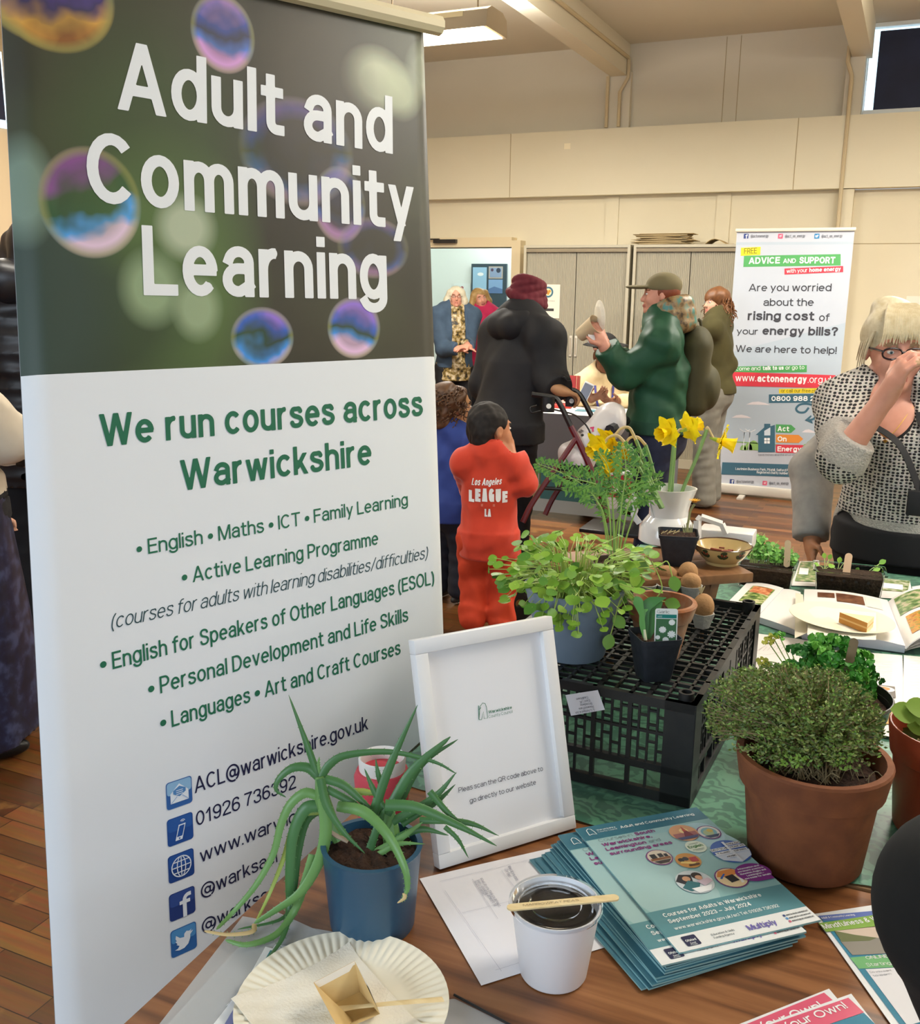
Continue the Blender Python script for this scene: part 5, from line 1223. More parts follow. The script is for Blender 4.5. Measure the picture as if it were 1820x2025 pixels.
MB().box((FW/2, FL_/2, -.013), (FW-.02, FL_-.02, .003), mat('backing_board', '#8b7a62', .8), FRP.T).build('backing', fr)
m = MB(); m.rect(bw_-.002, bw_-.002, FW-bw_+.002, FL_-bw_+.002, mat('notice_print_paper', '#eeeef2', .5), FRP.T, -.006)
g1 = flat('#3f7a5e')
def fpt(t, a, b, h, mm, bold=0.0): ptext(m, FRP, t, a, b, h, mm, bold, -.0052)
fpt('Pleas scan the QR code above to', (911, 1569), (1079, 1525), 10, flat('#3c3c46'), .10); fpt('go directly to our website', (933, 1590), (1065, 1552), 10, flat('#3c3c46'), .10)
fpt('Warwickshire', (970, 1412), (1017, 1402), 6, g1, .18); fpt('County Council', (970, 1421), (1018, 1410), 6, g1, .09)
def outl(pts, w, mm):
    q = [FRP.uv(*p) for p in pts]; m.line([(*p,) for p in q], w, mm, FRP.T, -.0052)
outl([(951, 1424), (953, 1398), (958, 1391), (963, 1392), (966, 1400), (968, 1421), (961, 1422), (960, 1408), (956, 1424), (951, 1424)], .0009, g1); outl([(950, 1396), (951, 1424)], .0012, g1); outl([(955, 1400), (951, 1404)], .0009, g1)
m.build('printed_sheet', fr)
m = MB(); bp = FRP.w(FW/2, FL_*.6, -.016); ft = bp-fn*.09; ft[2] = TZ+.003; m.tube([bp, ft], .008, MATS['backing_board'], 4, flatk=.3); m.build('easel_leg', fr)
# ------------------------------------------------------------------ aloe in a blue pot
Pa, ha, rba, rta = stand(737, 1824, TZ, 1668, 83, 101)
ap = round_pot('aloe_pot', 'spidery aloe plant with long drooping leaves in a blue ceramic pot', Pa, ha, rba, rta, mat('pot_blue_ceramic', '#274d69', .32, noise=(5, '#2f5773', .6)), soilz=.9, th=.007, cat='potted plant')
Da = depth(Pa)-.01; D0 = Da
alm = [mat('aloe_leaf', '#3f6e3c', .38, noise=(12, '#527f4a', .7)), mat('aloe_leaf_pale', '#64904f', .38, noise=(12, '#77a25c', .7)), mat('aloe_leaf_yellow', '#a3b75a', .45), mat('aloe_dry_tip', '#d2b985', .7)]
def aloe(pts, w, mi=0, tipk=.12, dd=0.0, fl=.32):
    m = MB(); n = len(pts); ws = [w*(1-(i/(n-1))**1.6*(1-tipk))*(.85 if i == 0 else 1) for i in range(n)]
    q = [pd(p[0], p[1], Da+dd+(p[2] if len(p) > 2 else 0)) for p in pts]
    for i_, p in enumerate(q):
        if p[2] < TZ+.009: q[i_] = pz(pts[i_][0], pts[i_][1], TZ+.010)
    c = spline(q, 7); k = len(c); W = np.interp(np.linspace(0, 1, k), np.linspace(0, 1, n), [pxm(q[0], a) for a in ws]); W[-1] *= .3
    m.tube(c, W, alm[mi], 8, flatk=fl, up=cam_dir(q[0]))
    for i in range(2, k-3, 2):
        t = N(c[i+1]-c[i]); s = N(np.cross(t, cam_dir(c[i])))
        for sg in (-1, 1): m.tube([c[i]+s*sg*W[i]*.9, c[i]+s*sg*(W[i]+.0012)+t*.0012], [.0006, .0002], alm[1], 3, cap=False)
    m.build('leaf', ap)
STM = MB(); STM.tube([pd(x, y, Da) for x, y in ((672, 1660), (652, 1625), (638, 1580), (632, 1535))], [.010, .011, .010, .006], alm[1], 10); STM.build('stem', ap)
SM2 = MB(); SM2.tube([pd(x, y, Da+.01) for x, y in ((778, 1675), (772, 1640), (768, 1600))], [.012, .012, .008], alm[1], 10); SM2.build('stem', ap)
MB().tube([pd(x, y, Da-.005) for x, y in ((652, 1638), (668, 1650), (688, 1665))], [.008, .008, .003], mat('aloe_dry_sheath', '#b3a08c', .7), 8, flatk=.5).build('dry_sheath', ap)
for a in (([(630, 1540), (610, 1480), (571, 1374)], 9, 0), ([(634, 1540), (652, 1512), (687, 1493), (772, 1487), (857, 1506), (903, 1530)], 9, 0), ([(628, 1535), (608, 1518), (578, 1519), (552, 1540), (546, 1562), (566, 1577)], 10, 0),
          ([(632, 1576), (604, 1568), (575, 1590), (556, 1630), (540, 1690), (505, 1752), (460, 1805), (428, 1838)], 10, 1, .3), ([(634, 1594), (604, 1600), (580, 1650), (573, 1730), (572, 1800), (556, 1860), (509, 1919)], 13, 0, .25),
          ([(640, 1580), (644, 1650), (628, 1710), (594, 1765), (545, 1800), (503, 1826)], 13, 1, .3, -.02), ([(618, 1690), (600, 1755), (581, 1803), (546, 1848), (489, 1868), (446, 1859)], 9, 1, .35, -.01),
          ([(630, 1605), (600, 1610), (578, 1640), (560, 1700), (532, 1770), (504, 1828)], 7, 2, .3, .01), ([(504, 1828, -.012), (497, 1843, -.012), (450, 1848, -.012), (404, 1841, -.012)], 6, 3, .5), ([(636, 1600), (606, 1625), (590, 1690), (582, 1760), (560, 1815), (470, 1838)], 8, 0, .2, .015),
          ([(634, 1540), (646, 1592), (678, 1643), (722, 1688)], 10, 0, .1, -.03), ([(642, 1540), (680, 1553), (720, 1588), (742, 1610)], 10, 0, .2), ([(668, 1594), (720, 1606, -.02), (768, 1653, -.055), (800, 1715, -.078), (806, 1755, -.08), (800, 1768, -.08)], 12, 1, .2), ([(800, 1766, -.08), (800, 1776, -.08), (786, 1786, -.08)], 5, 3, .3),
          ([(646, 1560), (700, 1590), (760, 1640)], 9, 0, .4), ([(738, 1610), (772, 1513), (826, 1394)], 12, 0), ([(765, 1610), (816, 1524), (891, 1457)], 13, 0, .25), ([(785, 1600), (833, 1513), (906, 1462)], 9, 0, .15, .01), ([(762, 1592), (823, 1597), (908, 1633), (983, 1673)], 13, 0, .1, -.03),
          ([(830, 1622), (925, 1627), (987, 1653)], 8, 0, .1), ([(776, 1625), (857, 1578), (903, 1527)], 10, 0, .1), ([(795, 1630), (864, 1585), (901, 1551)], 8, 0, .1, .01), ([(850, 1565), (884, 1605), (912, 1626)], 8, 0, .15, -.02), ([(880, 1635), (906, 1660), (927, 1697)], 6, 0, .1, -.02),
          ([(772, 1665), (830, 1640), (888, 1652)], 10, 0, .1), ([(738, 1690), (782, 1665), (836, 1626)], 11, 1, .2, -.01), ([(748, 1690), (789, 1669), (841, 1669)], 7, 1, .1, -.02), ([(760, 1600), (738, 1560), (721, 1520)], 8, 0), ([(757, 1560), (748, 1530), (743, 1500)], 7, 0, .1, .01),
          ([(690, 1565), (720, 1566), (745, 1570)], 8, 2, .5, .02), ([(765, 1640), (790, 1560), (800, 1530)], 8, 1, .1), ([(745, 1650), (752, 1600), (758, 1570)], 7, 0, .2), ([(730, 1685), (745, 1640), (760, 1600)], 10, 0, .3, -.01), ([(632, 1530), (630, 1510), (632, 1496)], 4, 1)):
    aloe(*a)
# ------------------------------------------------------------------ red and teal tub behind the aloe
Pr, hr, rbr, rtr = stand(757, 1650, TZ, 1520, 44, 56)
rp = thing('modelling_dough_tub', 'red tub with turquoise blobs and white rim behind the aloe', 'tub', tuple(Pr)); T = Matrix.Translation(Vector(Pr))
MB().lathe([(0, 0), (rbr, 0), (rtr*.96, hr*.7), (rtr, hr*.9), (rtr*.9, hr), (0, hr*1.02)], mat('tub_red', '#d34a58', .55), 32, T).build('body', rp)
MB().lathe([(rtr*.80, hr*.9), (rtr*.84, hr*1.16), (rtr*.80, hr*1.19), (rtr*.74, hr*1.16), (rtr*.74, hr*.9)], mat('tub_white', '#ece8e4', .4), 32, T).build('rim', rp)
for x, y, w_, h_ in ((755, 1530, 20, 12), (722, 1541, 15, 10), (772, 1522, 14, 8)):
    s = SD(np.array(pd(x, y, depth(Pr)-rtr*.93))-.03, np.array(pd(x, y, depth(Pr)-rtr*.93))+.03, .002); s.ell(pd(x, y, depth(Pr)-rtr*.9), (pxm(Pr, w_), .012, pxm(Pr, h_))); V, F = s.mesh(); mb = MB(); mb.raw(V, F, mat('tub_teal', '#2f9c9c', .55)); mb.build('teal_blob', rp)
# ------------------------------------------------------------------ papers
def sheet(name, label, cat, px, z, m, bend=0.0, group=None, th=.0004, quad=None):
    q = quad if quad is not None else [pz(x, y, z) for x, y in px]
    mb = MB()
    def f(a, b):
        p = (1-a)*(1-b)*q[0]+a*(1-b)*q[1]+a*b*q[2]+(1-a)*b*q[3]; p = p.copy(); p[2] += bend*(math.sin(a*PI)*.4+math.sin(b*PI*.9)*.4+(1-a)*.2); return p
    mb.grid(f, 12, 12, m, thick=th if np.cross(q[1]-q[0], q[3]-q[0])[2] > 0 else -th)
    return mb, q
def quadplane(q): return Plane(q[0], q[1]-q[0], q[3]-q[0])
paper = mat('copier_paper', '#e9e7ec', .6)
qs = [(952, 1949), (1221, 1866), (1115, 1672), (830, 1738)]
mb, q = sheet('questionnaire', '', '', qs, TZ+.0012, paper, .0015)
QP = quadplane(q); lgr = flat('#b7b7c2'); ink = flat('#77778a')
def pline(mb, pl, pts, w, m, z=.0026): mb.line([tuple(pl.uv(*p)) for p in pts], w, m, pl.T, z)
for pts in (((870, 1746), (1050, 1702)), ((880, 1764), (992, 1924)), ((915, 1808), (1010, 1785)), ((934, 1741), (985, 1820)), ((992, 1724), (1020, 1760)), ((980, 1922), (1050, 1900))): pline(mb, QP, pts, .0005, lgr)
for k, (t, a, b) in enumerate((('What do you think could have', (949, 1740), (987, 1796)), ('been / should be different for', (943, 1744), (979, 1796)), ('future events?', (937, 1746), (957, 1774)), ('What did you enjoy', (1004, 1716), (1022, 1745)), ('(Continue)', (998, 1722), (1008, 1738)))):
    ptext(mb, QP, t, a, b, 4, ink, .1, .0028)
tag(mb.build('questionnaire', origin=tuple(q[0])), 'printed questionnaire sheet lying under the white tub and the brochures', 'paper')
# ---- stack of course brochures
def brochure(front=True):
    mb = MB(); W, H = .21, .297; I = Matrix.Identity(4); lt_ = flat('#a3c5c6', .35); tl = flat('#5b8f98', .35); dk = flat('#3f7385', .35)
    mb.box((W/2, H/2, -.0011), (W, H, .0022), mat('brochure_cover', '#86b3b7', .32))
    if not front: mb.rect(0, 0, W, H, dk, I, .0002); return mb
    z = .0002
    mb.rect(0, .030, W, .268, flat('#8fbabb', .35), I, z); mb.rect(0, .262, W, H, dk, I, z*1.5)
    mb.disc((.06, .11), .06, lt_, I, z*1.3); mb.poly([(.0, .13), (.0, .26), (.12, .26), (.18, .2), (.1, .15)], lt_, I, z*1.25)
    mb.disc((.175, .225), .033, flat('#a9cdd6', .35), I, z*1.4); mb.ring((.12, .17), .10, .022, flat('#9cc4c8', .35), I, z*1.35, a0=.2, a1=1.9)
    mb.rect(0, .030, W, .082, tl, I, z*2.5); mb.rect(0, 0, W, .030, flat('#eef0ee', .35), I, z*2)
    return mb
bq = [pz(x, y, .768) for x, y in ((1349, 1893), (1618, 1830), (1367, 1601), (1140, 1645))]
BU = N(bq[1]-bq[0]); b0 = bq[0]+(bq[1]-bq[0])*.5-BU*.105
TBP = Plane(b0, BU, bq[3]-bq[0])
hid = brochure(False); hid0 = None; grp = 'course brochures in the stack'
Rb = random.Random(21); n_st = 11
for i in range(n_st):
    z = TZ+.0026+.0024*(i+1); k = i/(n_st-1)
    off = np.array([-.052+.034*k+Rb.uniform(-.006, .006), -.012+.008*k+Rb.uniform(-.006, .006)])
    T = Matrix.Translation(Vector((0, 0, z-.768))) @ TBP.T @ Matrix.Translation((off[0], off[1], 0)) @ Matrix.Rotation(.02+.05*(1-k)+Rb.uniform(-.02, .02), 4, 'Z')
    if hid0 is None:
        hid0 = hid.build('brochure', None, origin=(0, 0, 0)); tag(hid0, 'teal course brochure in the fanned stack, only its edge showing', 'brochure', grp); hid0.matrix_world = T
    else: copy_thing(hid0, T)
zz = TZ+.0026+.0024*(n_st+1)
def z7(x, y): return (820+x/2.1667, 1580+y/2.1667)
def front_brochure(pl, label, full=True):
    mb = brochure(); mb.v = [tuple(pl.T @ Vector(v)) for v in mb.v]
    pu, wh_, gy = flat('#8a2c78'), flat('#eef4f2'), flat('#7a8a8e')
    def bt_(t, a, b, h, m, bold=0.0): ptext(mb, REF, t, z7(*a), z7(*b), h, m, bold, .0012)
    REF = pl
    W, H = .21, .297
    def L(t, x, y, h, m, w=None, bold=0.0, al='l'): mb.text(t, m, pl.T, x, y, h, w, bold, .0011, align=al)
    L('Adult and Community Learning', .066, .276, .0066, wh_, .128, .15); L('Warwickshire', .028, .281, .0035, wh_, .032, .13); L('County Council', .028, .276, .0035, wh_, .032, .1)
    mb.line([(.012, .273), (.013, .286), (.017, .29), (.021, .288), (.023, .281), (.024, .273), (.018, .275), (.012, .273)], .0012, wh_, pl.T, .0011)
    for t, b, x, y, w, m in (('Courses in', .09, .018, .252, .056, gy), ('South', .2, .078, .252, .034, pu), ('Warwickshire,', .2, .018, .240, .082, pu), ('Leamington', .2, .018, .228, .066, pu), ('and', .09, .088, .228, .02, gy), ('surrounding areas', .2, .018, .216, .102, pu)): L(t, x, y, .0078, m, w, b)
    def pic(cx, cy, r, base, rim=None, shapes=()):
        if rim: mb.disc((cx, cy), r+.0018, flat(rim), pl.T, .0012)
        mb.disc((cx, cy), r, flat(base), pl.T, .0014, 28)
        for k, s in enumerate(shapes): 
            if s[0] == 'd': mb.disc((cx+s[1]*r, cy+s[2]*r), s[3]*r, flat(s[4]), pl.T, .0016+k*1e-4, 14, ry=(s[5] if len(s) > 5 else s[3])*r)
            elif s[0] == 'r': mb.rect(cx+s[1]*r, cy+s[2]*r, cx+s[3]*r, cy+s[4]*r, flat(s[5]), pl.T, .0016+k*1e-4)
            elif s[0] == 'p': mb.poly([(cx+a*r, cy+b*r) for a, b in s[1]], flat(s[2]), pl.T, .0016+k*1e-4)
            elif s[0] == 't': mb.text(s[1], flat(s[5]), pl.T, cx+s[2]*r, cy+s[3]*r, s[4]*r, None, .16, .0017+k*1e-4, align='c')
    pic(.150, .236, .022, '#d9a27a', None, (('r', -.86, -.5, .86, .0, '#a86a6a'), ('d', .1, .2, .32, '#f2d79a'), ('d', .15, .25, .13, '#8a3a3a'), ('p', ((-.2, -.5), (.5, -.5), (.3, .15), (.05, .15)), '#7c3040'), ('p', ((.0, .1), (.15, .75), (.3, .1)), '#c25a4a'), ('p', ((-.6, -.8), (.6, -.8), (.84, -.5), (-.84, -.5)), '#4a4f78')))
    pic(.187, .226, .0165, '#e6e2dc', '#7a3a7c', (('d', 0, 0, .75, '#86b9c4'), ('d', -.1, -.1, .5, '#b9c79a'), ('d', .2, .2, .3, '#d8c06a'), ('p', ((-.8, -.5), (.8, -.5), (.4, -.9), (-.4, -.9)), '#3a4a6a')))
    pic(.147, .198, .0155, '#dde6d2', None, (('t', 'English', 0, -.15, .42, '#3f7a3a'), ('r', -.6, -.5, .6, -.42, '#8a9a86'), ('r', -.5, .45, .5, .52, '#8a9a86'), ('r', -.4, -.68, .4, -.62, '#9aa896')))
    pic(.082, .190, .0175, '#d8cbb8', '#7a3a7c', (('r', -.9, -.4, .9, -.1, '#8a5a3a'), ('r', -.7, -.1, -.2, .5, '#26262a'), ('r', .0, -.05, .4, .45, '#2c2c32'), ('r', .5, -.1, .8, .3, '#303038'), ('p', ((-.8, -.5), (.8, -.5), (.4, -.9), (-.4, -.9)), '#3a3030')))
    pic(.117, .170, .0185, '#c98f4a', None, (('d', -.5, .2, .25, '#2a2a2e'), ('d', -.1, .25, .25, '#3a3a40'), ('r', .2, -.3, .8, .3, '#b03a42'), ('p', ((-.8, -.2), (.2, -.6), (.5, -.4), (-.6, .0)), '#e8c878'), ('r', -.3, -.75, .6, -.55, '#5a3a24')))
    pic(.189, .172, .029, '#3f66b0', None, (('p', ((-1, -.1), (-.8, -.6), (0, -1), (.8, -.6), (1, -.1), (.2, .1)), '#cfd6e0'), ('r', -.96, .18, .0, .42, '#eef0f2'), ('t', 'DEUTSCHE', -.45, .22, .16, '#20242c'), ('r', .12, .45, .86, .68, '#eef0f2'), ('t', 'ENGLISH', .48, .48, .16, '#20242c'), ('r', .12, .15, .98, .38, '#eef0f2'), ('t', 'FRANCAIS', .55, .19, .14, '#20242c'), ('r', -.9, -.18, -.05, .06, '#eef0f2'), ('t', 'ITALIANO', -.45, -.13, .14, '#20242c'), ('r', .1, -.2, .9, .02, '#eef0f2'), ('t', 'ESPANOL', .5, -.16, .14, '#20242c'), ('r', -.06, -.95, .08, .8, '#dfe3e8'), ('r', -.5, -.55, .0, -.32, '#eef0f2'), ('t', 'ARABIC', -.25, -.51, .13, '#20242c')))
    pic(.098, .122, .0265, '#c9d2d6', None, (('p', ((-.95, .3), (-.5, .8), (.1, .6), (-.1, .0), (-.5, -.2)), '#20222a'), ('d', -.3, .35, .22, '#c99a78'), ('p', ((-.9, -.3), (-.3, .2), (.2, -.2), (-.1, -.6), (-.6, -.7)), '#2f6a72'), ('d', .35, .45, .28, '#2a1f1c'), ('d', .38, .25, .2, '#c8987a'), ('p', ((.1, .0), (.8, .1), (.95, -.2), (.3, -.5)), '#c8b6c4'), ('p', ((-.5, -.5), (.7, -.5), (.4, -.9), (-.3, -.95)), '#eef0f0')))
    pic(.152, .115, .0215, '#e8d2a8', '#7a3a7c', (('p', ((-.9, .3), (0, .1), (.9, .4), (.5, .85), (-.5, .85)), '#d98a4a'), ('p', ((-.3, -.5), (.35, -.4), (.25, .3), (-.4, .2)), '#2c2c32'), ('p', ((.3, -.7), (.5, -.7), (.8, .5), (.6, .5)), '#eceae2'), ('p', ((-.8, .1), (-.3, .5), (-.2, .45), (-.7, .0)), '#3a66b0')))
    mb.disc((.188, .116), .0265, flat('#7d2f82'), pl.T, .0022, 28, ry=.021); mb.poly([(.188, .095), (.208, .095), (.2145-.006, .112)], flat('#7d2f82'), pl.T, .0021)
    for k, t in enumerate(('Information and', 'enrolment events in', 'Nuneaton, Rugby and', 'Leamington \u2013', 'see inside for details')): L2 = mb.text(t, wh_, pl.T, .188, .126-k*.0056, .0035, min(.042, .0022*len(t)+.002), .17, .0024, align='c')
    L('Courses for Adults in Warwickshire', .018, .066, .0078, wh_, .150, .16); L('September 2023 \u2013 July 2024', .018, .053, .0078, wh_, .125, .16); L('www.warwickshire.gov.uk/acl Tel: 01926 736392', .018, .039, .0062, wh_, .158, .13)
    mb.rect(.016, .006, .036, .025, flat('#24284a'), pl.T, .001, .002); mb.text('Ofsted', wh_, pl.T, .026, .014, .0042, .015, .15, .0012, align='c'); mb.text('Good', wh_, pl.T, .026, .009, .003, .008, .12, .0012, align='c'); mb.text('Provider', wh_, pl.T, .026, .0065, .002, .01, .12, .0012, align='c')
    dk2 = flat('#5c646a'); L('Education & Skills', .056, .015, .0036, dk2, .034, .12); L('Funding Agency', .056, .009, .0036, dk2, .030, .12); L('Multiply', .108, .009, .0105, flat('#6a5fae'), .044, .15)
    for k, t in enumerate(('www.facebook.com/warksacl', 'www.twitter.com/warksacl', 'www.instagram.com/warksacl')): L(t, .172, .020-k*.0062, .0034, flat('#3a4048'), .034, .12); mb.rect(.1675, .0195-k*.0062, .1705, .0235-k*.0062, flat(('#33457f', '#4f92cc', '#cf5a77')[k]), pl.T, .0011)
    o = mb.build('brochure', None, origin=tuple(pl.o)); tag(o, label, 'brochure', grp); return o
P_2 = Plane(TBP.w(-.030, -.010, zz-.768), TBP.u, TBP.v); front_brochure(P_2, 'course brochure second from top, showing to the left under the topmost one')
P_1 = Plane(TBP.w(0, 0, zz+.0036-.768), TBP.u, TBP.v); front_brochure(P_1, 'topmost course brochure of the stack with round photographs, fully visible')
# ---- white tub of peas with clear lid and stick
Pt_, ht, rbt, rtt = stand(1094, 1922, TZ+.0015, 1783, 66, 90)
tb_ = thing('paper_tub', 'white tub of dark compost under a clear lid on the wooden table', 'tub', tuple(Pt_)); T = Matrix.Translation(Vector(Pt_)); tubm = mat('tub_paper_white', '#e9e9ec', .35)
MB().lathe([(0, .002), (rbt*.96, 0), (rbt, .003), (rtt*.97, ht*.95), (rtt*1.0, ht*.955), (rtt*1.0, ht), (rtt*.96, ht), (rtt*.92, ht*.9), (rtt*.9, ht*.8), (0, ht*.8)], tubm, 48, T).build('tub', tb_)
sm_ = MB(); sm_.grid(lambda a, b: (rtt*.9*b*math.cos(6.2832*a), rtt*.9*b*math.sin(6.2832*a), ht*.86+.002*math.sin(40*a)*b), 24, 6, mat('dark_compost', '#17120f', .7, noise=(80, '#33291f', .5)), T); sm_.build('soil', tb_)
cld = mat('clear_lid', '#f4f6f8', .05, trans=1.0, ior=1.11)
MB().lathe([(0, ht*.955), (rtt*.55, ht*.955), (rtt*.58, ht*.98), (rtt*.80, ht*.975), (rtt*.83, ht*.95), (rtt*.93, ht*.95), (rtt*.95, ht*1.01), (rtt*1.03, ht*1.01), (rtt*1.035, ht*.96), (rtt*1.02, ht*.955), (rtt*1.015, ht*.985), (rtt*.98, ht*.99), (rtt*.965, ht*.93), (rtt*.81, ht*.93), (rtt*.79, ht*.955), (rtt*.6, ht*.96), (rtt*.57, ht*.935), (0, ht*.935)], cld, 48, T).build('lid', tb_)
zs_ = Pt_[2]+ht*1.02; a = pz(1003, 1797, zs_); b = pz(1224, 1776, zs_); SKP = Plane(a, b-a, np.cross((0, 0, 1), b-a)); Ls = np.linalg.norm(b-a)
stick_m = wood_mat('lolly_stick_wood', '#d6bd8a', '#e0c997', '#e8d4a6', (20, 90, 90), .6)
def stick(name, label, pl, L, w, text=None, m=stick_m, cat='stick'):
    mb = MB(); n = 10; pts = [(w/2-w/2*math.sin(PI*k/n), w/2*-math.cos(PI*k/n)) for k in range(n+1)][::-1]+[(L-w/2+w/2*math.sin(PI*k/n), -w/2*math.cos(PI*k/n)) for k in range(n+1)]
    k = len(pts); mb.add([(x, y, z) for z in (0, .002) for x, y in pts], [tuple(range(k))[::-1], tuple(range(k, 2*k))]+[(i, (i+1) % k, k+(i+1) % k, k+i) for i in range(k)], m, pl.T, smooth=False)
    if text: mb.text(text, flat('#5a4634'), pl.T, L*.14, -w*.16, w*.33, L*.5, .09, .0026, .1)
    return tag(mb.build(name, origin=tuple(pl.o)), label, cat)
stick('lolly_stick', 'lolly stick handwritten marrowfat peas laid across the white tub', SKP, Ls, pxm(a, 20), 'MARROWFAT PEAS')
# ---- paper plate with cake case and wooden fork
zp = TZ+.0085; pc = pz(690, 1985, zp+.004); PR = .125
pc = np.array([(-.527), .850, TZ+.004]); 
plm = mat('paper_plate_cream', '#efe9d6', .55); T = Matrix.Translation(Vector(pc))
def plate_fn(PR, sag=.011):
    def f(a, b):
        th = 2*PI*a; r = PR*b; z = 0 if b < .66 else sag*((b-.66)/.34)**.8
        rip = .0012*math.cos(66*th)*max(0, min(1, (b-.68)/.08))*max(0, min(1, (1-b)/.1))
        return (r*math.cos(th), r*math.sin(th), z+rip)
    return f
m = MB(); m.grid(plate_fn(PR), 528, 20, plm, T, thick=.0012)
tag(m.build('paper_plate', origin=tuple(pc)), 'cream ridged paper plate with an empty cake case in the foreground', 'plate')
nap = MB(); npm = mat('paper_napkin', '#f1ebdc', .8, bump=(300, .2))
nq = [pz(x, y, TZ+.0145) for x, y in ((457, 1982), (560, 2090), (870, 2060), (690, 1862))]
def nf(a, b):
    p = (1-a)*(1-b)*nq[0]+a*(1-b)*nq[1]+a*b*nq[2]+(1-a)*b*nq[3]; p = p.copy(); r = np.linalg.norm(p[:2]-pc[:2])/PR
    p[2] = TZ+.0075+(.0125*max(0, (r-.66))/.34 if r < 1 else .0125-.01*min(1, (r-1)*2))+.0012*math.sin(30*a+8*b)*math.sin(19*b); return p
nap.grid(nf, 30, 30, npm, thick=.0005); tag(nap.build('paper_napkin', origin=tuple(nq[0])), 'cream paper napkin under the cake case on the foreground plate', 'napkin')
cc = MB(); card = mat('cake_case_card', '#d9bd86', .7, noise=(30, '#c9a86c', .6)); zc = TZ+.010
cb = [pz(x, y, zc) for x, y in ((655, 1990), (700, 2022), (748, 1998), (712, 1962))]
ctop = [pz(x, y, zc+.030) for x, y in ((620, 1943), (672, 2040), (752, 2005), (700, 1905))]; ctop[3] = pz(702, 1900, zc+.036)
cenb = sum(cb)/4
V = [tuple(p) for p in cb]+[tuple(p) for p in ctop]+[tuple(p*.96+cenb*.04+np.array([0, 0, .0015])) for p in cb]+[tuple(p*.97+cenb*.03) for p in ctop]
F = [(0, 3, 2, 1), (8, 9, 10, 11)]+[(i, (i+1) % 4, 4+(i+1) % 4, 4+i) for i in range(4)]+[(8+(i+1) % 4, 8+i, 12+i, 12+(i+1) % 4) for i in range(4)]+[(4+i, 4+(i+1) % 4, 12+(i+1) % 4, 12+i) for i in range(4)]
cc.add(V, F, card, smooth=False)
w4 = mat('cake_case_lining', '#f0ebe0', .6); lp = [ctop[3], ctop[3]*.5+ctop[2]*.5+np.array([0, 0, .004]), ctop[2], cb[2], cb[3]]
cc.add([tuple(p*.985+cenb*.015+np.array([0, 0, .0008])) for p in lp], [(0, 1, 2, 3, 4)], w4, smooth=False)
cc.add([tuple(p*.98+cenb*.02+np.array([0, 0, .0008])) for p in (ctop[0], ctop[3], cb[3], cb[0])], [(3, 2, 1, 0)], w4, smooth=False)
tag(cc.build('cake_case', origin=tuple(cenb)), 'empty folded cardboard cake case on the napkin', 'cake case')
fk = MB(); fp_ = [pz(*p, zc+z) for p, z in (((668, 1996), .006), ((700, 1992), .012), ((735, 1988), .024), ((800, 1982), .026), ((876, 1976), .018))]
fk.tube(spline(fp_, 5), np.r_[np.linspace(.006, .0035, 8), np.linspace(.0035, .005, 13)], stick_m, 8, flatk=.25, up=(0, 0, 1)); tag(fk.build('wooden_spoon', origin=tuple(fp_[0])), 'small flat wooden spoon lying across the cake case', 'spoon')
# ---- plastic wallets and leaflets under the plate
pw = mat('clear_wallet', '#d9dcde', .25, alpha=.42, spec=.6)
for px, z, lab in (([(300, 2045), (600, 2060), (760, 1860), (480, 1812)], TZ+.0010, 'clear plastic wallet lying at the left table edge under the aloe leaves'), ([(900, 1975), (1010, 2030), (760, 2060), (760, 1990)], TZ+.0012, 'clear plastic wallet corner sticking out right of the paper plate'), ([(300, 2060), (520, 2070), (650, 1850), (540, 1800)], TZ+.0018, 'second plastic wallet overlapping the first beneath the plate')):
    mb, q = sheet('plastic_wallet', lab, 'wallet', px, z, pw, .0004, th=.0002)
    if 'corner' in lab: mb.tube([pz(898, 1967, TZ+.003), pz(1012, 2028, TZ+.003)], .0016, mat('slide_binder_black', '#2a2a2a', .4), 6)
    tag(mb.build('plastic_wallet', origin=tuple(q[0])), lab, 'wallet')
ylw, tel = flat('#eebb2c', .35), flat('#2f8796', .35)
for k, (px, lab) in enumerate((([(395, 2060), (640, 2080), (665, 1880), (545, 1868)], 'course leaflet with yellow stripe, lower one, poking out under the plate'), ([(420, 2060), (640, 2080), (640, 1900), (525, 1872)], 'course leaflet with yellow our own stripe left of the paper plate'))):
    mb, q = sheet('leaflet', lab, 'leaflet', px, TZ+.0026+.001*k, mat('leaflet_white', '#eceef0', .35), 0, th=.0004); LP = quadplane(q); z_ = .0009
    def pp(pts, m, z): mb.poly([tuple(LP.uv(*p)) for p in pts], m, LP.T, z)
    pp([(430, 2060), (470, 2060), (545, 1884), (535, 1880)], tel, z_); pp([(466, 1990), (492, 1955), (520, 1938), (500, 1990), (470, 2010), (440, 2060), (425, 2060)], flat('#8a8fc0'), z_*1.3)
    pp([(470, 2060), (560, 2070), (592, 1885), (552, 1882)], ylw, z_*1.2); pp([(585, 1915), (600, 1888), (640, 1900), (620, 2000)], tel, z_)
    ptext(mb, LP, 'your own', (502, 2010), (541, 1918), 13, flat('#3a3a30'), .15, z_*1.6)
    ptext(mb, LP, 'Warwickshire Adult', (452, 1992), (492, 1948), 4, flat('#eceef6'), .12, z_*1.7)
    tag(mb.build('leaflet', origin=tuple(q[0])), lab, 'leaflet')
mb, q = sheet('x', '', '', [(1760, 2010), (1880, 2000), (1790, 1780), (1606, 1808)], TZ+.001, MATS['leaflet_white'], 0)
tag(mb.build('leaflet', origin=tuple(q[0])), 'lower white leaflet under the mindfulness leaflet at the right table edge', 'leaflet')
def leaf2(px, z):
    mb, q = sheet('x', '', '', px, z, MATS['leaflet_white'], 0); return mb, q, quadplane(q)
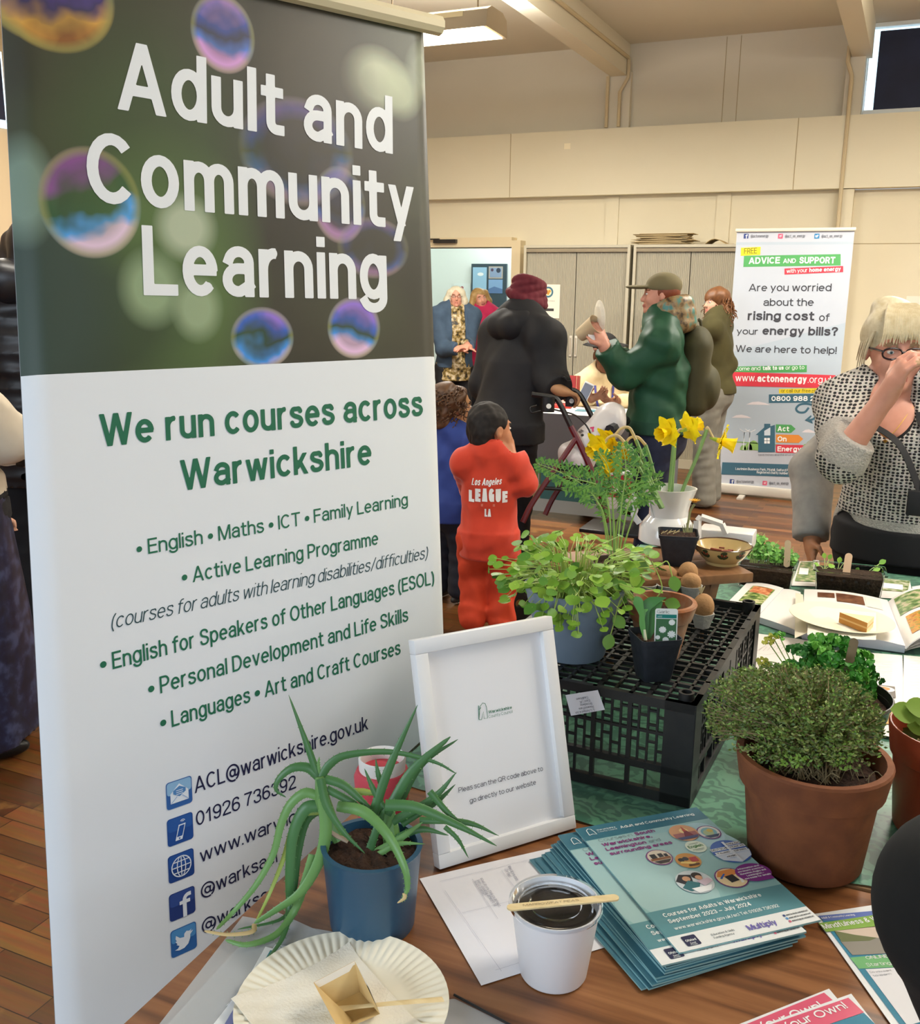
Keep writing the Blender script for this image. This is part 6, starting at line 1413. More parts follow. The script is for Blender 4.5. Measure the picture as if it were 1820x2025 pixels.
mb, q, LP = leaf2([(1780, 2050), (1900, 2030), (1800, 1795), (1612, 1812)], TZ+.0022)
def pp(mb, LP, pts, m, z=.0008): mb.poly([tuple(LP.uv(*p)) for p in pts], m, LP.T, z)
pp(mb, LP, [(1622, 1815), (1790, 1800), (1880, 2020), (1790, 2040)], flat('#2b7f9c'), .0006); pp(mb, LP, [(1618, 1812), (1730, 1802), (1740, 1815), (1630, 1822)], flat('#5f74b8')); pp(mb, LP, [(1619, 1827), (1760, 1806), (1770, 1830), (1634, 1844)], flat('#88b04a'), .001)
ptext(mb, LP, 'Mindfulness & Wellbeing', (1631, 1839), (1790, 1814), 10, WH, .14, .0014); ptext(mb, LP, 'Adult & Community Learning', (1626, 1819), (1692, 1812), 4, WH, .12, .0014)
pp(mb, LP, [(1650, 1842), (1775, 1828), (1800, 1885), (1686, 1890)], flat('#d5c2b0'), .001); pp(mb, LP, [(1650, 1842), (1690, 1850), (1735, 1856), (1720, 1862), (1665, 1864)], flat('#6a7148'), .0012); pp(mb, LP, [(1662, 1862), (1785, 1852), (1800, 1885), (1686, 1890)], flat('#8f8a80'), .0011)
pp(mb, LP, [(1681, 1895), (1800, 1884), (1815, 1912), (1699, 1917)], flat('#6fb273'), .001); ptext(mb, LP, 'ONLINE', (1715, 1899), (1760, 1895), 7, WH, .13, .0014); ptext(mb, LP, 'Starting', (1716, 1913), (1765, 1909), 7, WH, .1, .0014)
pp(mb, LP, [(1712, 1918), (1820, 1912), (1860, 2010), (1795, 2030)], flat('#e7e6ea'), .001); ptext(mb, LP, 'Do you want', (1722, 1926), (1765, 1922), 4, flat('#7a7c84'), .1, .0014); ptext(mb, LP, 'to learn', (1728, 1933), (1765, 1929), 4, flat('#7a7c84'), .1, .0014)
tag(mb.build('leaflet', origin=tuple(q[0])), 'mindfulness leaflet with green title band and lake photograph at right', 'leaflet')
for k, (px, lab) in enumerate((([(1500, 2120), (1745, 2080), (1640, 1955), (1455, 2028)], 'lower leaflet with pink band, corner showing behind the top one'), ([(1560, 2150), (1790, 2100), (1684, 1965), (1470, 2040)], 'leaflet with pink your own band nearest the bottom right'))):
    mb, q, LP = leaf2(px, TZ+.001+.0012*k); dx = -48*(1-k)
    pp(mb, LP, [(1530+dx, 2035-8*(1-k)), (1700+dx, 2003-14*(1-k)), (1680+dx, 1972-14*(1-k)), (1500+dx, 2030-8*(1-k))] if 0 else [(1540+dx, 2060), (1709+dx, 2003-12*(1-k)), (1678+dx, 1974-10*(1-k)), (1515+dx, 2030)], flat('#dc5a78', .35))
    ptext(mb, LP, 'Your Own!', (1550+dx, 2042), (1680+dx, 1994), 16, WH, .16, .0013)
    if k: pp(mb, LP, [(1560, 2075), (1745, 2040), (1709, 2004), (1540, 2060)], flat('#2b7f9c'), .0007)
    tag(mb.build('leaflet', origin=tuple(q[0])), lab, 'leaflet')
# ------------------------------------------------------------------ herbs at the right
Pth, hth, rbth, rtth = stand(1590, 1694, CZ, 1489, 108, 149)
tp_ = round_pot('terracotta_pot', 'large terracotta pot of bushy thyme beside the crate on the green cloth', Pth, hth, rbth, rtth, mat('terracotta', '#85502f', .8, noise=(26, '#6b3d26', .9), bump=(70, .12)), rim=.010, rimh=hth*.29, th=.011, soilz=.86, cat='potted plant')
thm = [mat('thyme_leaf', '#55702f', .5), mat('thyme_leaf_olive', '#6f803a', .5), mat('thyme_leaf_bright', '#7fa644', .5), mat('thyme_leaf_pale', '#97a45c', .5)]; tw_ = mat('thyme_twig', '#8a7a58', .8)
TS = MB(); TL = MB(); R6 = random.Random(6); Dt = depth(Pth); top = np.array(Pth)+[0, 0, hth*.86]
cb_ = pd(1568, 1425, Dt-.005)
for i in range(430):
    a = R6.uniform(0, 2*PI); u = R6.random()**.5; el = R6.uniform(-.35, 1.0)
    d = N(np.array([math.cos(a)*u, math.sin(a)*u, 0])+np.array([0, 0, el*.8]))
    tip = cb_+np.array([d[0]*.125, d[1]*.10, d[2]*.088+.0])
    if proj(tip)[1] < 1318+R6.uniform(0, 12): tip[2] -= .012
    if np.linalg.norm(tip[:2]-top[:2]) < rtth*.9 and tip[2] < top[2]+.004: tip[2] = top[2]+.006
    b0 = top+np.array([R6.uniform(-.05, .04), R6.uniform(-.045, .045), .0]); md = (b0+tip)/2+np.array([0, 0, .02]); q = spline([b0, md, tip], 5)
    TS.tube(q, [.0009]*len(q), tw_, 3, cap=False)
    for k in range(3, len(q)):
        for s in range(6):
            an = R6.uniform(0, 6.28); dv = N(np.array([math.cos(an), math.sin(an), R6.uniform(-.1, .9)])); p = q[k]+np.array([R6.uniform(-.004, .004) for _ in range(3)])
            leafblade(TL, p, dv, cam_dir(p), R6.uniform(.005, .0085), R6.uniform(.0026, .004), thm[R6.choice((0, 0, 1, 1, 1, 2, 3))], n=2, rnd_=False)
for k in range(45):
    a = R6.uniform(0, 6.28); b0 = top+np.array([math.cos(a)*rtth*R6.uniform(.1, .7), math.sin(a)*rtth*R6.uniform(.1, .7), .0]); e = b0+np.array([R6.uniform(-.03, .03), R6.uniform(-.03, .03), R6.uniform(.004, .03)])
    TS.tube(spline([b0, (b0+e)/2+np.array([0, 0, .012]), e], 3), [.0007]*7, tw_, 3, cap=False)
for x, y in ((1562, 1505), (1572, 1512), (1664, 1505), (1672, 1512), (1590, 1508)):
    c = pd(x, y, Dt-.10)
    for s in range(16): leafblade(TL, c+np.array([R6.uniform(-.008, .008) for _ in range(3)]), N([R6.uniform(-1, 1), R6.uniform(-1, 1), R6.uniform(0, 1)]), cam_dir(c), .008, .004, thm[2], n=2, rnd_=False)
TS.build('stems', tp_); TL.build('leaves', tp_)
# parsley in a black pot behind
Pp, hp_, rbp, rtp = stand(1632, 1500, CZ, 1368, 85, 116)
bp_ = round_pot('plant_pot', 'black plastic pot of curly parsley half hidden behind the thyme', Pp, hp_, rbp, rtp, mat('pot_black_plastic', '#33322f', .4), rim=.004, rimh=.014, th=.004, soilz=.84, cat='potted plant')
pm = [mat('parsley_leaf', '#3f8a2c', .5), mat('parsley_leaf_bright', '#63a73a', .5), mat('parsley_leaf_dark', '#2f6f28', .5), mat('parsley_leaf_yellow', '#b9b84a', .6)]; pst = mat('parsley_stem', '#7d9a4a', .5)
PS = MB(); PLv = MB(); R8 = random.Random(8); Dp = depth(Pp); topp = np.array(Pp)+[0, 0, hp_*.84]
def curly(c, r, m, n=9):
    for k in range(n):
        a = k*2*PI/n+R8.uniform(-.3, .3); d = N(np.array([math.cos(a), math.sin(a), R8.uniform(-.4, .9)])); p = c+d*r*.25
        up = N(cam_dir(c)+np.array([R8.uniform(-.6, .6) for _ in range(3)])); s = N(np.cross(d, up)); V = []; nn = 4
        for i in range(nn+1):
            t = i/nn; w = r*.42*math.sin(PI*(.15+.75*t)); wob = r*.16*math.sin(7*t+k); V += [tuple(p+d*r*.8*t-s*w*(1+.35*math.sin(9*t))+up*wob), tuple(p+d*r*.85*t), tuple(p+d*r*.8*t+s*w*(1+.35*math.cos(8*t))-up*wob)]
        PLv.add(V, sum([[(i*3, i*3+1, i*3+4, i*3+3), (i*3+1, i*3+2, i*3+5, i*3+4)] for i in range(nn)], []), m)
for i in range(150):
    x = R8.uniform(1545, 1722); cx = (x-1640)/90; ytop = 1255+max(0, abs(cx)-.2)*70+(0 if x > 1580 else 10); y = R8.uniform(ytop, 1375+25*cx); dd = R8.uniform(-.06, .06)+(.02 if y < 1300 else 0)
    c = pd(x, y, Dp+dd)
    if c[2] < topp[2]+.004: c[2] = topp[2]+.01
    curly(c, R8.uniform(.011, .017), pm[R8.choice((0, 0, 0, 1, 1, 2)) if x < 1680 or y > 1290 else R8.choice((0, 2))])
    if i % 3 == 0: b0 = topp+np.array([R8.uniform(-.05, .05), R8.uniform(-.05, .05), 0]); PS.tube(spline([b0, (b0+c)/2+np.array([0, 0, .012]), c], 3), [.0012]*7, pst, 4)
for x, y, m_ in ((1530, 1262, 3), (1542, 1258, 1), (1520, 1270, 3), (1508, 1308, 3), (1512, 1316, 3), (1722, 1330, 2), (1738, 1345, 2), (1728, 1338, 0), (1595, 1283, 2), (1565, 1286, 2)):
    c = pd(x, y, Dp); curly(c, .011, pm[m_]); b0 = topp+np.array([(-.04 if x < 1600 else .05), 0, 0]); PS.tube(spline([b0, b0*.4+c*.6+np.array([0, 0, .02]) if y > 1290 else (b0+c)/2, c], 4), [.001]*9, pst, 4)
PS.build('stems', bp_); PLv.build('leaves', bp_)
sd0 = pd(1676, 1330, Dp-.04); sd1 = pd(1691, 1262, Dp-.04); oldst = mat('weathered_stick', '#8d7a5c', .8, noise=(40, '#6f5f48', .6))
SKv = Plane(sd0, sd1-sd0, np.cross(cam_dir(sd0), sd1-sd0)); stick('lolly_stick', 'weathered lolly stick label standing in the parsley pot', SKv, np.linalg.norm(sd1-sd0), pxm(sd0, 17), None, oldst)
# brown plastic pot at the right edge
Pq, hq, rbq, rtq = stand(1868, 1640, CZ, 1440, 96, 126)
qp = round_pot('plant_pot', 'reddish brown plastic pot with young leaves, cut by the right edge', Pq, hq, rbq, rtq, mat('pot_brown_plastic', '#8f3f26', .35), rim=.006, rimh=hq*.3, th=.004, soilz=.7, cat='potted plant')
QL = MB(); lm1 = mat('strawberry_leaf', '#7fa23a', .5); Dq = depth(Pq)
for x, y, L, a in ((1800, 1412, .036, -.2), (1826, 1402, .034, .3), (1840, 1425, .034, .2), (1818, 1440, .026, 0), (1850, 1450, .03, 0)):
    c = pd(x+14, y+4, Dq-.02); d = N(-CR*math.cos(a)-CD*.25); leafblade(QL, c, d, N(cam_dir(c)+np.array([0, 0, .6])), L*1.2, L, lm1, n=6, fold=.1)
for x, y in ((1808, 1455), (1800, 1462), (1814, 1470), (1822, 1460)):
    c = pd(x, y, Dq); leafblade(QL, c, N(-CR*.7-CD*.5), cam_dir(c), .022, .014, MATS['thyme_leaf'], n=4)
QL.build('leaves', qp); m = MB()
for x, y in ((1826, 1420), (1838, 1432), (1816, 1462)): m.tube(spline([pd(1850, 1490, Dq), pd((x+1850)/2, y+20, Dq-.01), pd(x, y, Dq-.02)], 3), [.0018]*7, mat('strawberry_stem', '#b9b577', .5), 5)
m.build('stems', qp)
# ------------------------------------------------------------------ clear seed trays
clr = mat('clear_tray', '#eef2f2', .06, trans=1.0, ior=1.07, spec=.5)
def tray(name, label, C0, u, L, W, H, plants, group=None):
    u = N(u); v = np.array([-u[1], u[0], 0.0]); T = Matrix(((u[0], v[0], 0, C0[0]), (u[1], v[1], 0, C0[1]), (0, 0, 1, C0[2]), (0, 0, 0, 1)))
    t = thing(name, label, 'seed tray', mw=T @ Matrix.Translation((L/2, W/2, 0)))
    def loop(g, z, r=.012):
        out = []
        for sx, sy, a in ((1, 1, 0), (0, 1, PI/2), (0, 0, PI), (1, 0, 1.5*PI)):
            for k in range(5): out.append((sx*L+(1-2*sx)*(r+g)+r*math.cos(a+k*PI/8), sy*W+(1-2*sy)*(r+g)+r*math.sin(a+k*PI/8), z))
        return out
    Ls = [loop(.010, 0), loop(.008, .003), loop(.003, H-.004), loop(-.004, H-.003), loop(-.004, H), loop(.004, H), loop(.010, .005)]; V = sum(Ls, []); n = 20
    F = [tuple(range(n-1, -1, -1))]+sum([[(i*n+k, i*n+(k+1) % n, (i+1)*n+(k+1) % n, (i+1)*n+k) for k in range(n)] for i in range(len(Ls)-1)], [])+[tuple(range((len(Ls)-1)*n, len(Ls)*n))]
    MB().add(V, F, clr, T, smooth=False).build('tray', t)
    s = MB(); a, b = loop(.0115, .006), loop(.0055, H*.80); n = 20
    s.add(a+b, [tuple(range(n-1, -1, -1)), tuple(range(n, 2*n))]+[(k, (k+1) % n, n+(k+1) % n, n+k) for k in range(n)], mat('seed_compost', '#2a1c12', .95, noise=(120, '#4a3624', .9), bump=(150, .8)), T); s.build('compost', t)
    h = MB()
    for k in range(4): h.lathe([(0, 0), (.004, 0), (.004, .001)], flat('#15110d'), 10, T @ Matrix.Translation((L*(.25+.17*k), .0025, H*.66)) @ Matrix.Rotation(PI/2, 4, 'X'))
    if plants == 'seedling': h.build('drain_hole', t)
    return t, T
c1 = pz(1612, 1177, CZ+.001); c2 = pz(1743, 1190, CZ+.001); c1[2] = c2[2]
ux = N(c2-c1); L2 = np.linalg.norm(c2-c1); H2 = zat(c1, 1128)-CZ
t2, T2 = tray('seed_tray', 'clear plastic tray of small seedlings with drain holes, near the knitted jumper', c1-ux*.006, ux, L2+.014, .105, H2, 'seedling')
pg = [mat('seedling_leaf', '#8fbf45', .5), mat('seedling_leaf_dark', '#6fa33a', .5), mat('seedling_stem', '#b9cf86', .5)]
SL = MB(); R9 = random.Random(9); Dt2 = depth(c1)+.05
def seedling(x, y0, tips, sz):
    for tx, ty in tips:
        q = spline([pd(x, y0, Dt2), pd((x+tx)/2+1, (y0+ty)/2-3, Dt2), pd(tx, ty, Dt2)], 3); SL.tube(q, [.0012]*len(q), pg[2], 4); leafblade(SL, q[-1], q[-1]-q[-2], N(cam_dir(q[-1])+np.array([0, 0, .8])), sz*1.25, sz, pg[R9.choice((0, 0, 1))], n=4)
seedling(1630, 1130, [(1631, 1104), (1640, 1106), (1620, 1118), (1641, 1121)], .013); seedling(1655, 1135, [(1648, 1122), (1660, 1113), (1672, 1110), (1668, 1125)], .014); seedling(1705, 1142, [(1703, 1136), (1718, 1138), (1728, 1128), (1740, 1115), (1722, 1140), (1712, 1140)], .017); seedling(1690, 1140, [(1694, 1130), (1682, 1136)], .011)
SL.build('seedlings', t2)
sd0 = pd(1672, 1148, depth(c1)+.01); sd1 = pd(1680, 1094, depth(c1)+.02); SKv = Plane(sd0, sd1-sd0, np.cross(cam_dir(sd0), sd1-sd0)); stick('lolly_stick', 'pale lolly stick standing in the tray of small seedlings', SKv, np.linalg.norm(sd1-sd0), pxm(sd0, 14), None, mat('pink_stick', '#d3b493', .7))
c3 = pz(1452, 1160, CZ+.001); c4 = pz(1563, 1174, CZ+.001); ux = N(c4-c3); H1 = zat(c4, 1127)-CZ
t1, T1 = tray('seed_tray', 'clear plastic tray of leafy pea shoots behind the pottery bowl', c3, ux, np.linalg.norm(c4-c3)+.006, .11, H1, 'pea')
PL_ = MB(); Dt1 = depth(c4)+.06; pg2 = [mat('pea_leaf', '#7db955', .5), mat('pea_leaf_deep', '#5f9c45', .5)]
for i in range(70):
    x = R9.choice((R9.uniform(1482, 1515), R9.uniform(1482, 1530), R9.uniform(1530, 1552), R9.uniform(1552, 1572))); hgt = 48 if x < 1520 else (36 if x < 1535 else 26)
    y0 = 1112+(x-1480)*.1; y1 = y0-R9.uniform(.4, 1)*hgt-6; tx = x+R9.uniform(-10, 10); q = spline([pd(x, y0, Dt1), pd(x+R9.uniform(-4, 4), (y0+y1)/2, Dt1+R9.uniform(-.03, .03)), pd(tx, y1, Dt1+R9.uniform(-.03, .03))], 3)
    PL_.tube(q, [.0011]*len(q), pg[2], 4)
    for p in q[2:]:
        for s in range(2): an = R9.uniform(0, 6.28); leafblade(PL_, p, N([math.cos(an), math.sin(an), R9.uniform(-.2, .7)]), N(cam_dir(p)+np.array([0, 0, .5])), R9.uniform(.010, .018), R9.uniform(.008, .013), pg2[R9.choice((0, 0, 1))], n=3)
    if i % 3 == 0: PL_.tube(spline([q[-1], q[-1]+CR*R9.uniform(-.015, .015)+np.array([0, 0, .015]), q[-1]+CR*R9.uniform(-.02, .02)+np.array([0, 0, .008])], 3), [.0005]*7, pg[2], 3)
PL_.build('pea_shoots', t1)
sd0 = pd(1556, 1122, depth(c4)+.03); sd1 = pd(1559, 1068, depth(c4)+.04); SKv = Plane(sd0, sd1-sd0, np.cross(cam_dir(sd0), sd1-sd0)); stick('lolly_stick', 'grey weathered lolly stick standing in the pea shoot tray', SKv, np.linalg.norm(sd1-sd0), pxm(sd0, 12), None, mat('stick_grey', '#b3a184', .8))
# ------------------------------------------------------------------ open books, plate with sandwich, sheets
pgm = mat('book_page', '#f0ebe6', .5); cov = mat('book_cover_dark', '#3a2f2c', .5); edge = mat('page_edges', '#c9cbd8', .7)  # page edges coloured blue-grey: shade painted into the sides of the page block
def bookblock(mb, q, th, rise, bulge, m=pgm):
    """q: bl, br, tr, tl on the table; page surface with thickness th, bulging towards the spine"""
    def top(a, b):
        p = (1-a)*(1-b)*q[0]+a*(1-b)*q[1]+a*b*q[2]+(1-a)*b*q[3]; p = p.copy(); p[2] = CZ+.001+th*(.4+.6*rise(a))+bulge*math.sin(PI*a)*.6; return p
    n = 16; mb.grid(top, n, 8, m)
    for b_ in (0, 1):
        V = [tuple(top(i/n, b_)) for i in range(n+1)]+[(*top(i/n, b_)[:2], CZ+.001) for i in range(n+1)]; mb.add(V, [((i, i+1, n+2+i, n+1+i) if b_ else (i+1, i, n+1+i, n+2+i)) for i in range(n)], edge, smooth=False)
    for a_ in (0, 1):
        V = [tuple(top(a_, j/8)) for j in range(9)]+[(*top(a_, j/8)[:2], CZ+.001) for j in range(9)]; mb.add(V, [(j, j+1, 10+j, 9+j) for j in range(8)], edge, smooth=False)
    return top
bA = thing('open_book', 'open cookery book at the left with a food photograph, next to the crate corner', 'book', tuple(pz(1540, 1200, CZ)))
mb = MB(); q = [pz(*p, CZ) for p in ((1498, 1232), (1586, 1262), (1583, 1180), (1549, 1176))]; topA = bookblock(mb, q, .016, lambda a: 1-.4*a, .004); mb.build('right_page', bA)
mb = MB(); q = [pz(*p, CZ) for p in ((1425, 1215), (1498, 1232), (1549, 1176), (1478, 1160))]; tl_ = bookblock(mb, q, .018, lambda a: .5+.5*a, .008)
def onpage(mb, top, pts, m, dz=.0012): mb.add([tuple(np.array(top(*p))+[0, 0, dz]) for p in pts], [tuple(range(len(pts)))], m, smooth=False)
def patch(mb, top, a0, b0, a1, b1, m, dz=.0012, n=8):
    V = [tuple(np.array(top(a0+(a1-a0)*i/n, b0+(b1-b0)*j/3))+[0, 0, dz]) for j in range(4) for i in range(n+1)]
    mb.add(V, [(j*(n+1)+i, j*(n+1)+i+1, (j+1)*(n+1)+i+1, (j+1)*(n+1)+i) for j in range(3) for i in range(n)], m)
def food(name, c1, c2, c3, sc_=60):
    if name in MATS: return MATS[name]
    m = bpy.data.materials.new(name); m.use_nodes = True; nt = m.node_tree; b = nt.nodes['Principled BSDF']; n = nt.nodes.new('ShaderNodeTexNoise'); n.inputs['Scale'].default_value = sc_; n.inputs['Detail'].default_value = 4
    tc = nt.nodes.new('ShaderNodeTexCoord'); nt.links.new(tc.outputs['Object'], n.inputs[0]); r = nt.nodes.new('ShaderNodeValToRGB'); e = r.color_ramp.elements; e[0].position = .36; e[0].color = (*rgb(c1), 1); e[1].position = .64; e[1].color = (*rgb(c3), 1); k = e.new(.5); k.color = (*rgb(c2), 1)
    nt.links.new(n.outputs[0], r.inputs[0]); nt.links.new(r.outputs[0], b.inputs['Base Color']); b.inputs['Roughness'].default_value = .4; MATS[name] = m; return m
patch(mb, tl_, .25, .3, .86, .86, food('photo_salad', '#3f5a2a', '#8aa04a', '#d8cfa8')); patch(mb, tl_, .3, .62, .82, .84, food('photo_salmon', '#b5623a', '#d98a5a', '#e8b48a'), .0018)
mb.build('left_page', bA)
bB = thing('open_book', 'thick open cookery book under the sandwich plate, right page curling over', 'book', tuple(pz(1680, 1250, CZ)))
mb = MB(); q = [pz(*p, CZ) for p in ((1586, 1264), (1789, 1292), (1754, 1200), (1590, 1178))]; topB = bookblock(mb, q, .022, lambda a: .7+.3*math.sin(a*PI)*.5 if a < .9 else .7, .010)
patch(mb, topB, .16, .80, .36, .92, food('photo_chocolate', '#5a3320', '#6f4630', '#84583c')); patch(mb, topB, .38, .72, .70, .93, MATS['photo_chocolate']); patch(mb, topB, .72, .7, .9, .94, flat('#e6e2d6'))
for k in range(5): patch(mb, topB, .06, .12+k*.03, .2, .128+k*.03, flat('#c4c0bc'), .0012, 2)
mb.build('left_page', bB)
mb = MB(); q = [pz(*p, CZ) for p in ((1789, 1292), (1960, 1300), (1930, 1205), (1754, 1200))]
def topC(a, b):
    p = (1-a)*(1-b)*q[0]+a*(1-b)*q[1]+a*b*q[2]+(1-a)*b*q[3]; p = p.copy(); p[2] = CZ+.004+.055*math.sin(PI*min(1, a*1.15+.02))**.7; return p
mb.grid(topC, 20, 8, pgm, thick=.003)
for k in range(3): mb.grid(lambda a, b, k=k: np.array(topC(a, b))*[1, 1, 0]+[0, 0, CZ+(topC(a, b)[2]-CZ)*(.8-.2*k)], 14, 2, pgm)
patch(mb, topC, .06, .55, .5, .95, food('photo_greens', '#4a6a34', '#7f9a5a', '#c8b89a'), .0014); patch(mb, topC, .10, .12, .5, .48, food('photo_curry', '#b06a24', '#d99a3a', '#7a8a3a'), .0014)
mb.build('right_page', bB)
pcr = pz(1664, 1226, CZ+.046); RP = pxm(pcr, 99); m = MB(); tilt = M4(tuple(pcr), 0, -.03, .03)
m.grid(lambda a, b: (RP*b*math.cos(2*PI*a), RP*b*math.sin(2*PI*a), 0 if b < .7 else .008*(b-.7)/.3), 64, 10, mat('paper_plate_plain', '#f3ecd2', .5), tilt, thick=.001); tag(m.build('paper_plate', origin=tuple(pcr)), 'plain cream paper plate with a sandwich resting on the open book', 'plate')
m = MB(); nq2 = [pz(*p, CZ+.0485) for p in ((1597, 1255), (1733, 1266), (1733, 1212), (1600, 1196))]
m.grid(lambda a, b: (1-a)*(1-b)*nq2[0]+a*(1-b)*nq2[1]+a*b*nq2[2]+(1-a)*b*nq2[3]+np.array([0, 0, .001*math.sin(14*a)]), 10, 10, npm, thick=.0005); tag(m.build('paper_napkin', origin=tuple(nq2[0])), 'white napkin under the sandwich on the plain plate', 'napkin')
m = MB(); nq3 = [pz(*p, CZ+.030) for p in ((1572, 1262), (1596, 1256), (1588, 1180), (1574, 1172))]
m.grid(lambda a, b: (1-a)*(1-b)*nq3[0]+a*(1-b)*nq3[1]+a*b*nq3[2]+(1-a)*b*nq3[3]+np.array([0, 0, .006*a]), 4, 8, mat('napkin_fold', '#e4dcc6', .8), thick=.0006); tag(m.build('paper_napkin', origin=tuple(nq3[0])), 'folded cream napkin edge lying across the join of the two open books', 'napkin')
s0 = CZ+.050; sq = [pz(*p, s0) for p in ((1659, 1231), (1714, 1253), (1727, 1240))]; m = MB(); hs = .026
brd = mat('sandwich_bread', '#ecd9ac', .85, bump=(200, .2)); crs = mat('sandwich_crust', '#c0863f', .8); fil = mat('sandwich_filling', '#d9b070', .6)
for k, (z0, z1, mm) in enumerate(((0, .011, brd), (.011, .015, fil), (.015, hs, brd))):
    V = [(*p[:2], s0+z0) for p in sq]+[(*p[:2], s0+z1) for p in sq]; m.add(V, [(2, 1, 0), (3, 4, 5), (1, 2, 5, 4), (2, 0, 3, 5)], mm, smooth=False); m.add(V, [(0, 1, 4, 3)], crs if mm is brd else fil, smooth=False)
tag(m.build('sandwich', origin=tuple(sq[0])), 'small triangular cut sandwich on the plain cream plate', 'sandwich')
# printed sheets
gl2 = flat('#a9a5a8')
def psheet(px, z, label, deco):
    mb, q = sheet('x', '', '', px, CZ+z, mat('sheet_warm_white', '#efe9e4', .55), .001); LP = quadplane(q); deco(mb, LP); tag(mb.build('printed_sheet', origin=tuple(q[0])), label, 'paper')
def d1(mb, LP):
    pts = [(1492, 1292), (1515, 1278), (1545, 1274), (1560, 1282), (1545, 1292), (1515, 1297), (1492, 1292)]; pline(mb, LP, pts, .0008, gl2)
    for k in range(6): pline(mb, LP, [(1500+k*9, 1290-k), (1508+k*9, 1282-k)], .0006, gl2)
    for k in range(4): pline(mb, LP, [(1492, 1305+k*5), (1545, 1314+k*5)], .0012, gl2, .003)
def d2(mb, LP):
    for k in range(9): pline(mb, LP, [(1702, 1308+k*4.5), (1765, 1311+k*4.5)], .001, gl2)
    pp(mb, LP, [(1702, 1352), (1770, 1360), (1772, 1382), (1720, 1372)], flat('#6a625c'), .0026); mb.disc(tuple(LP.uv(1748, 1365)), .022, flat('#f4efe8'), LP.T, .003, ry=.016); mb.disc(tuple(LP.uv(1746, 1364)), .015, flat('#c88a4a'), LP.T, .0034, ry=.010)
def d3(mb, LP):
    for k in range(12): pline(mb, LP, [(1800, 1302+k*6), (1840, 1304+k*6)], .001, gl2)
def d4(mb, LP):
    pp(mb, LP, [(1735, 1402), (1790, 1408), (1800, 1440), (1728, 1430)], flat('#cda25a'), .0026)
    for k in range(3): pline(mb, LP, [(1728, 1436+k*5), (1780, 1443+k*5)], .0012, gl2, .003)
psheet([(1465, 1345), (1600, 1372), (1640, 1272), (1490, 1252)], .0012, 'printed sheet with a leaf drawing between crate and parsley', d1)
psheet([(1640, 1400), (1790, 1412), (1785, 1296), (1650, 1286)], .0022, 'printed sheet with a text block right of the parsley', d2)
psheet([(1786, 1400), (1960, 1410), (1940, 1310), (1788, 1296)], .0030, 'printed sheet in a plastic sleeve at the far right of the cloth', d3)
psheet([(1705, 1445), (1800, 1466), (1815, 1400), (1720, 1392)], .0036, 'small printed card with an orange picture behind the brown pot', d4)
def d5(mb, LP): pp(mb, LP, [(1572, 1150), (1612, 1152), (1614, 1112), (1584, 1112)], food('photo_greens', '#4a6a34', '#7f9a5a', '#c8b89a'), .002); pp(mb, LP, [(1580, 1137), (1598, 1138), (1600, 1126), (1582, 1124)], WH, .0026)
def d6(mb, LP): pp(mb, LP, [(1742, 1168), (1795, 1172), (1800, 1150), (1748, 1145)], food('photo_plants', '#5a7a3a', '#a4ad80', '#d8d4c4'), .002); pp(mb, LP, [(1746, 1164), (1786, 1168), (1786, 1158), (1748, 1154)], WH, .0026)
psheet([(1565, 1158), (1618, 1160), (1620, 1110), (1582, 1110)], .0012, 'green leaflet lying between the two clear seed trays', d5); psheet([(1738, 1182), (1808, 1186), (1800, 1150), (1745, 1143)], .0012, 'leaflet with a plant photograph right of the small seedling tray', d6)
mb, q = sheet('x', '', '', [(1808, 1184), (1880, 1188), (1870, 1150), (1804, 1160)], CZ+.0012, MATS['sheet_warm_white'], 0); tag(mb.build('leaflet', origin=tuple(q[0])), 'white leaflet at the right edge beyond the curling book page', 'leaflet')
# ------------------------------------------------------------------ people
from mathutils.bvhtree import BVHTree
def face_dir(a): return np.array([math.sin(a), math.cos(a), 0.0])     # a = heading clockwise from +Y
def axes(f, roll=0.0):
    f = N(f); r = N(np.cross(f, (0, 0, 1))); u = np.cross(r, f)
    if roll: r, u = math.cos(roll)*r+math.sin(roll)*u, -math.sin(roll)*r+math.cos(roll)*u
    return np.array([r, f, u]).T
def head_sdf(S, c, Rh, s, female=False, chin=1.0):
    def w(*p): return c+Rh@(np.array(p)*s)
    def e(p, r, k=.012, op='add'): S.ell(w(*p), np.array(r)*s, k*s, op, Rh)
    e((0, -.012, .032), (.073, .092, .086), .0); e((0, .030, -.028), (.058, .058, .082), .03); e((0, .034, -.078), (.044, .046, .030*chin), .025)
    S.cap([w(-.036, .078, .026), w(.036, .078, .026)], [.010*s]*2, .014*s); e((.034, .062, -.028), (.024, .022, .026), .02); e((-.034, .062, -.028), (.024, .022, .026), .02)
    for x in (-.031, .031): e((x, .101, .006), (.020, .020, .014), .012, 'sub')
    S.cap([w(0, .084, .012), w(0, .100, -.020), w(0, .106, -.030)], [.007*s, .010*s, .011*s], .010*s)
    for x in (-.010, .010): S.cap([w(x, .094, -.032), w(x*.7, .100, -.032)], [.007*s]*2, .006*s)
    S.cap([w(-.019, .084, -.0575), w(0, .0925, -.0555), w(.019, .084, -.0575)], [.004*s, .0065*s, .004*s], .006*s); S.cap([w(-.016, .084, -.0665), w(0, .091, -.068), w(.016, .084, -.0665)], [.004*s, .0065*s, .004*s], .006*s)
    e((0, .074, -.094), (.022, .020, .017*chin), .018)
    for x in (-.074, .074):
        e((x, -.008, -.004), (.010, .019, .031), .006); e((x*1.13, -.003, -.002), (.006, .009, .015), .004, 'sub')
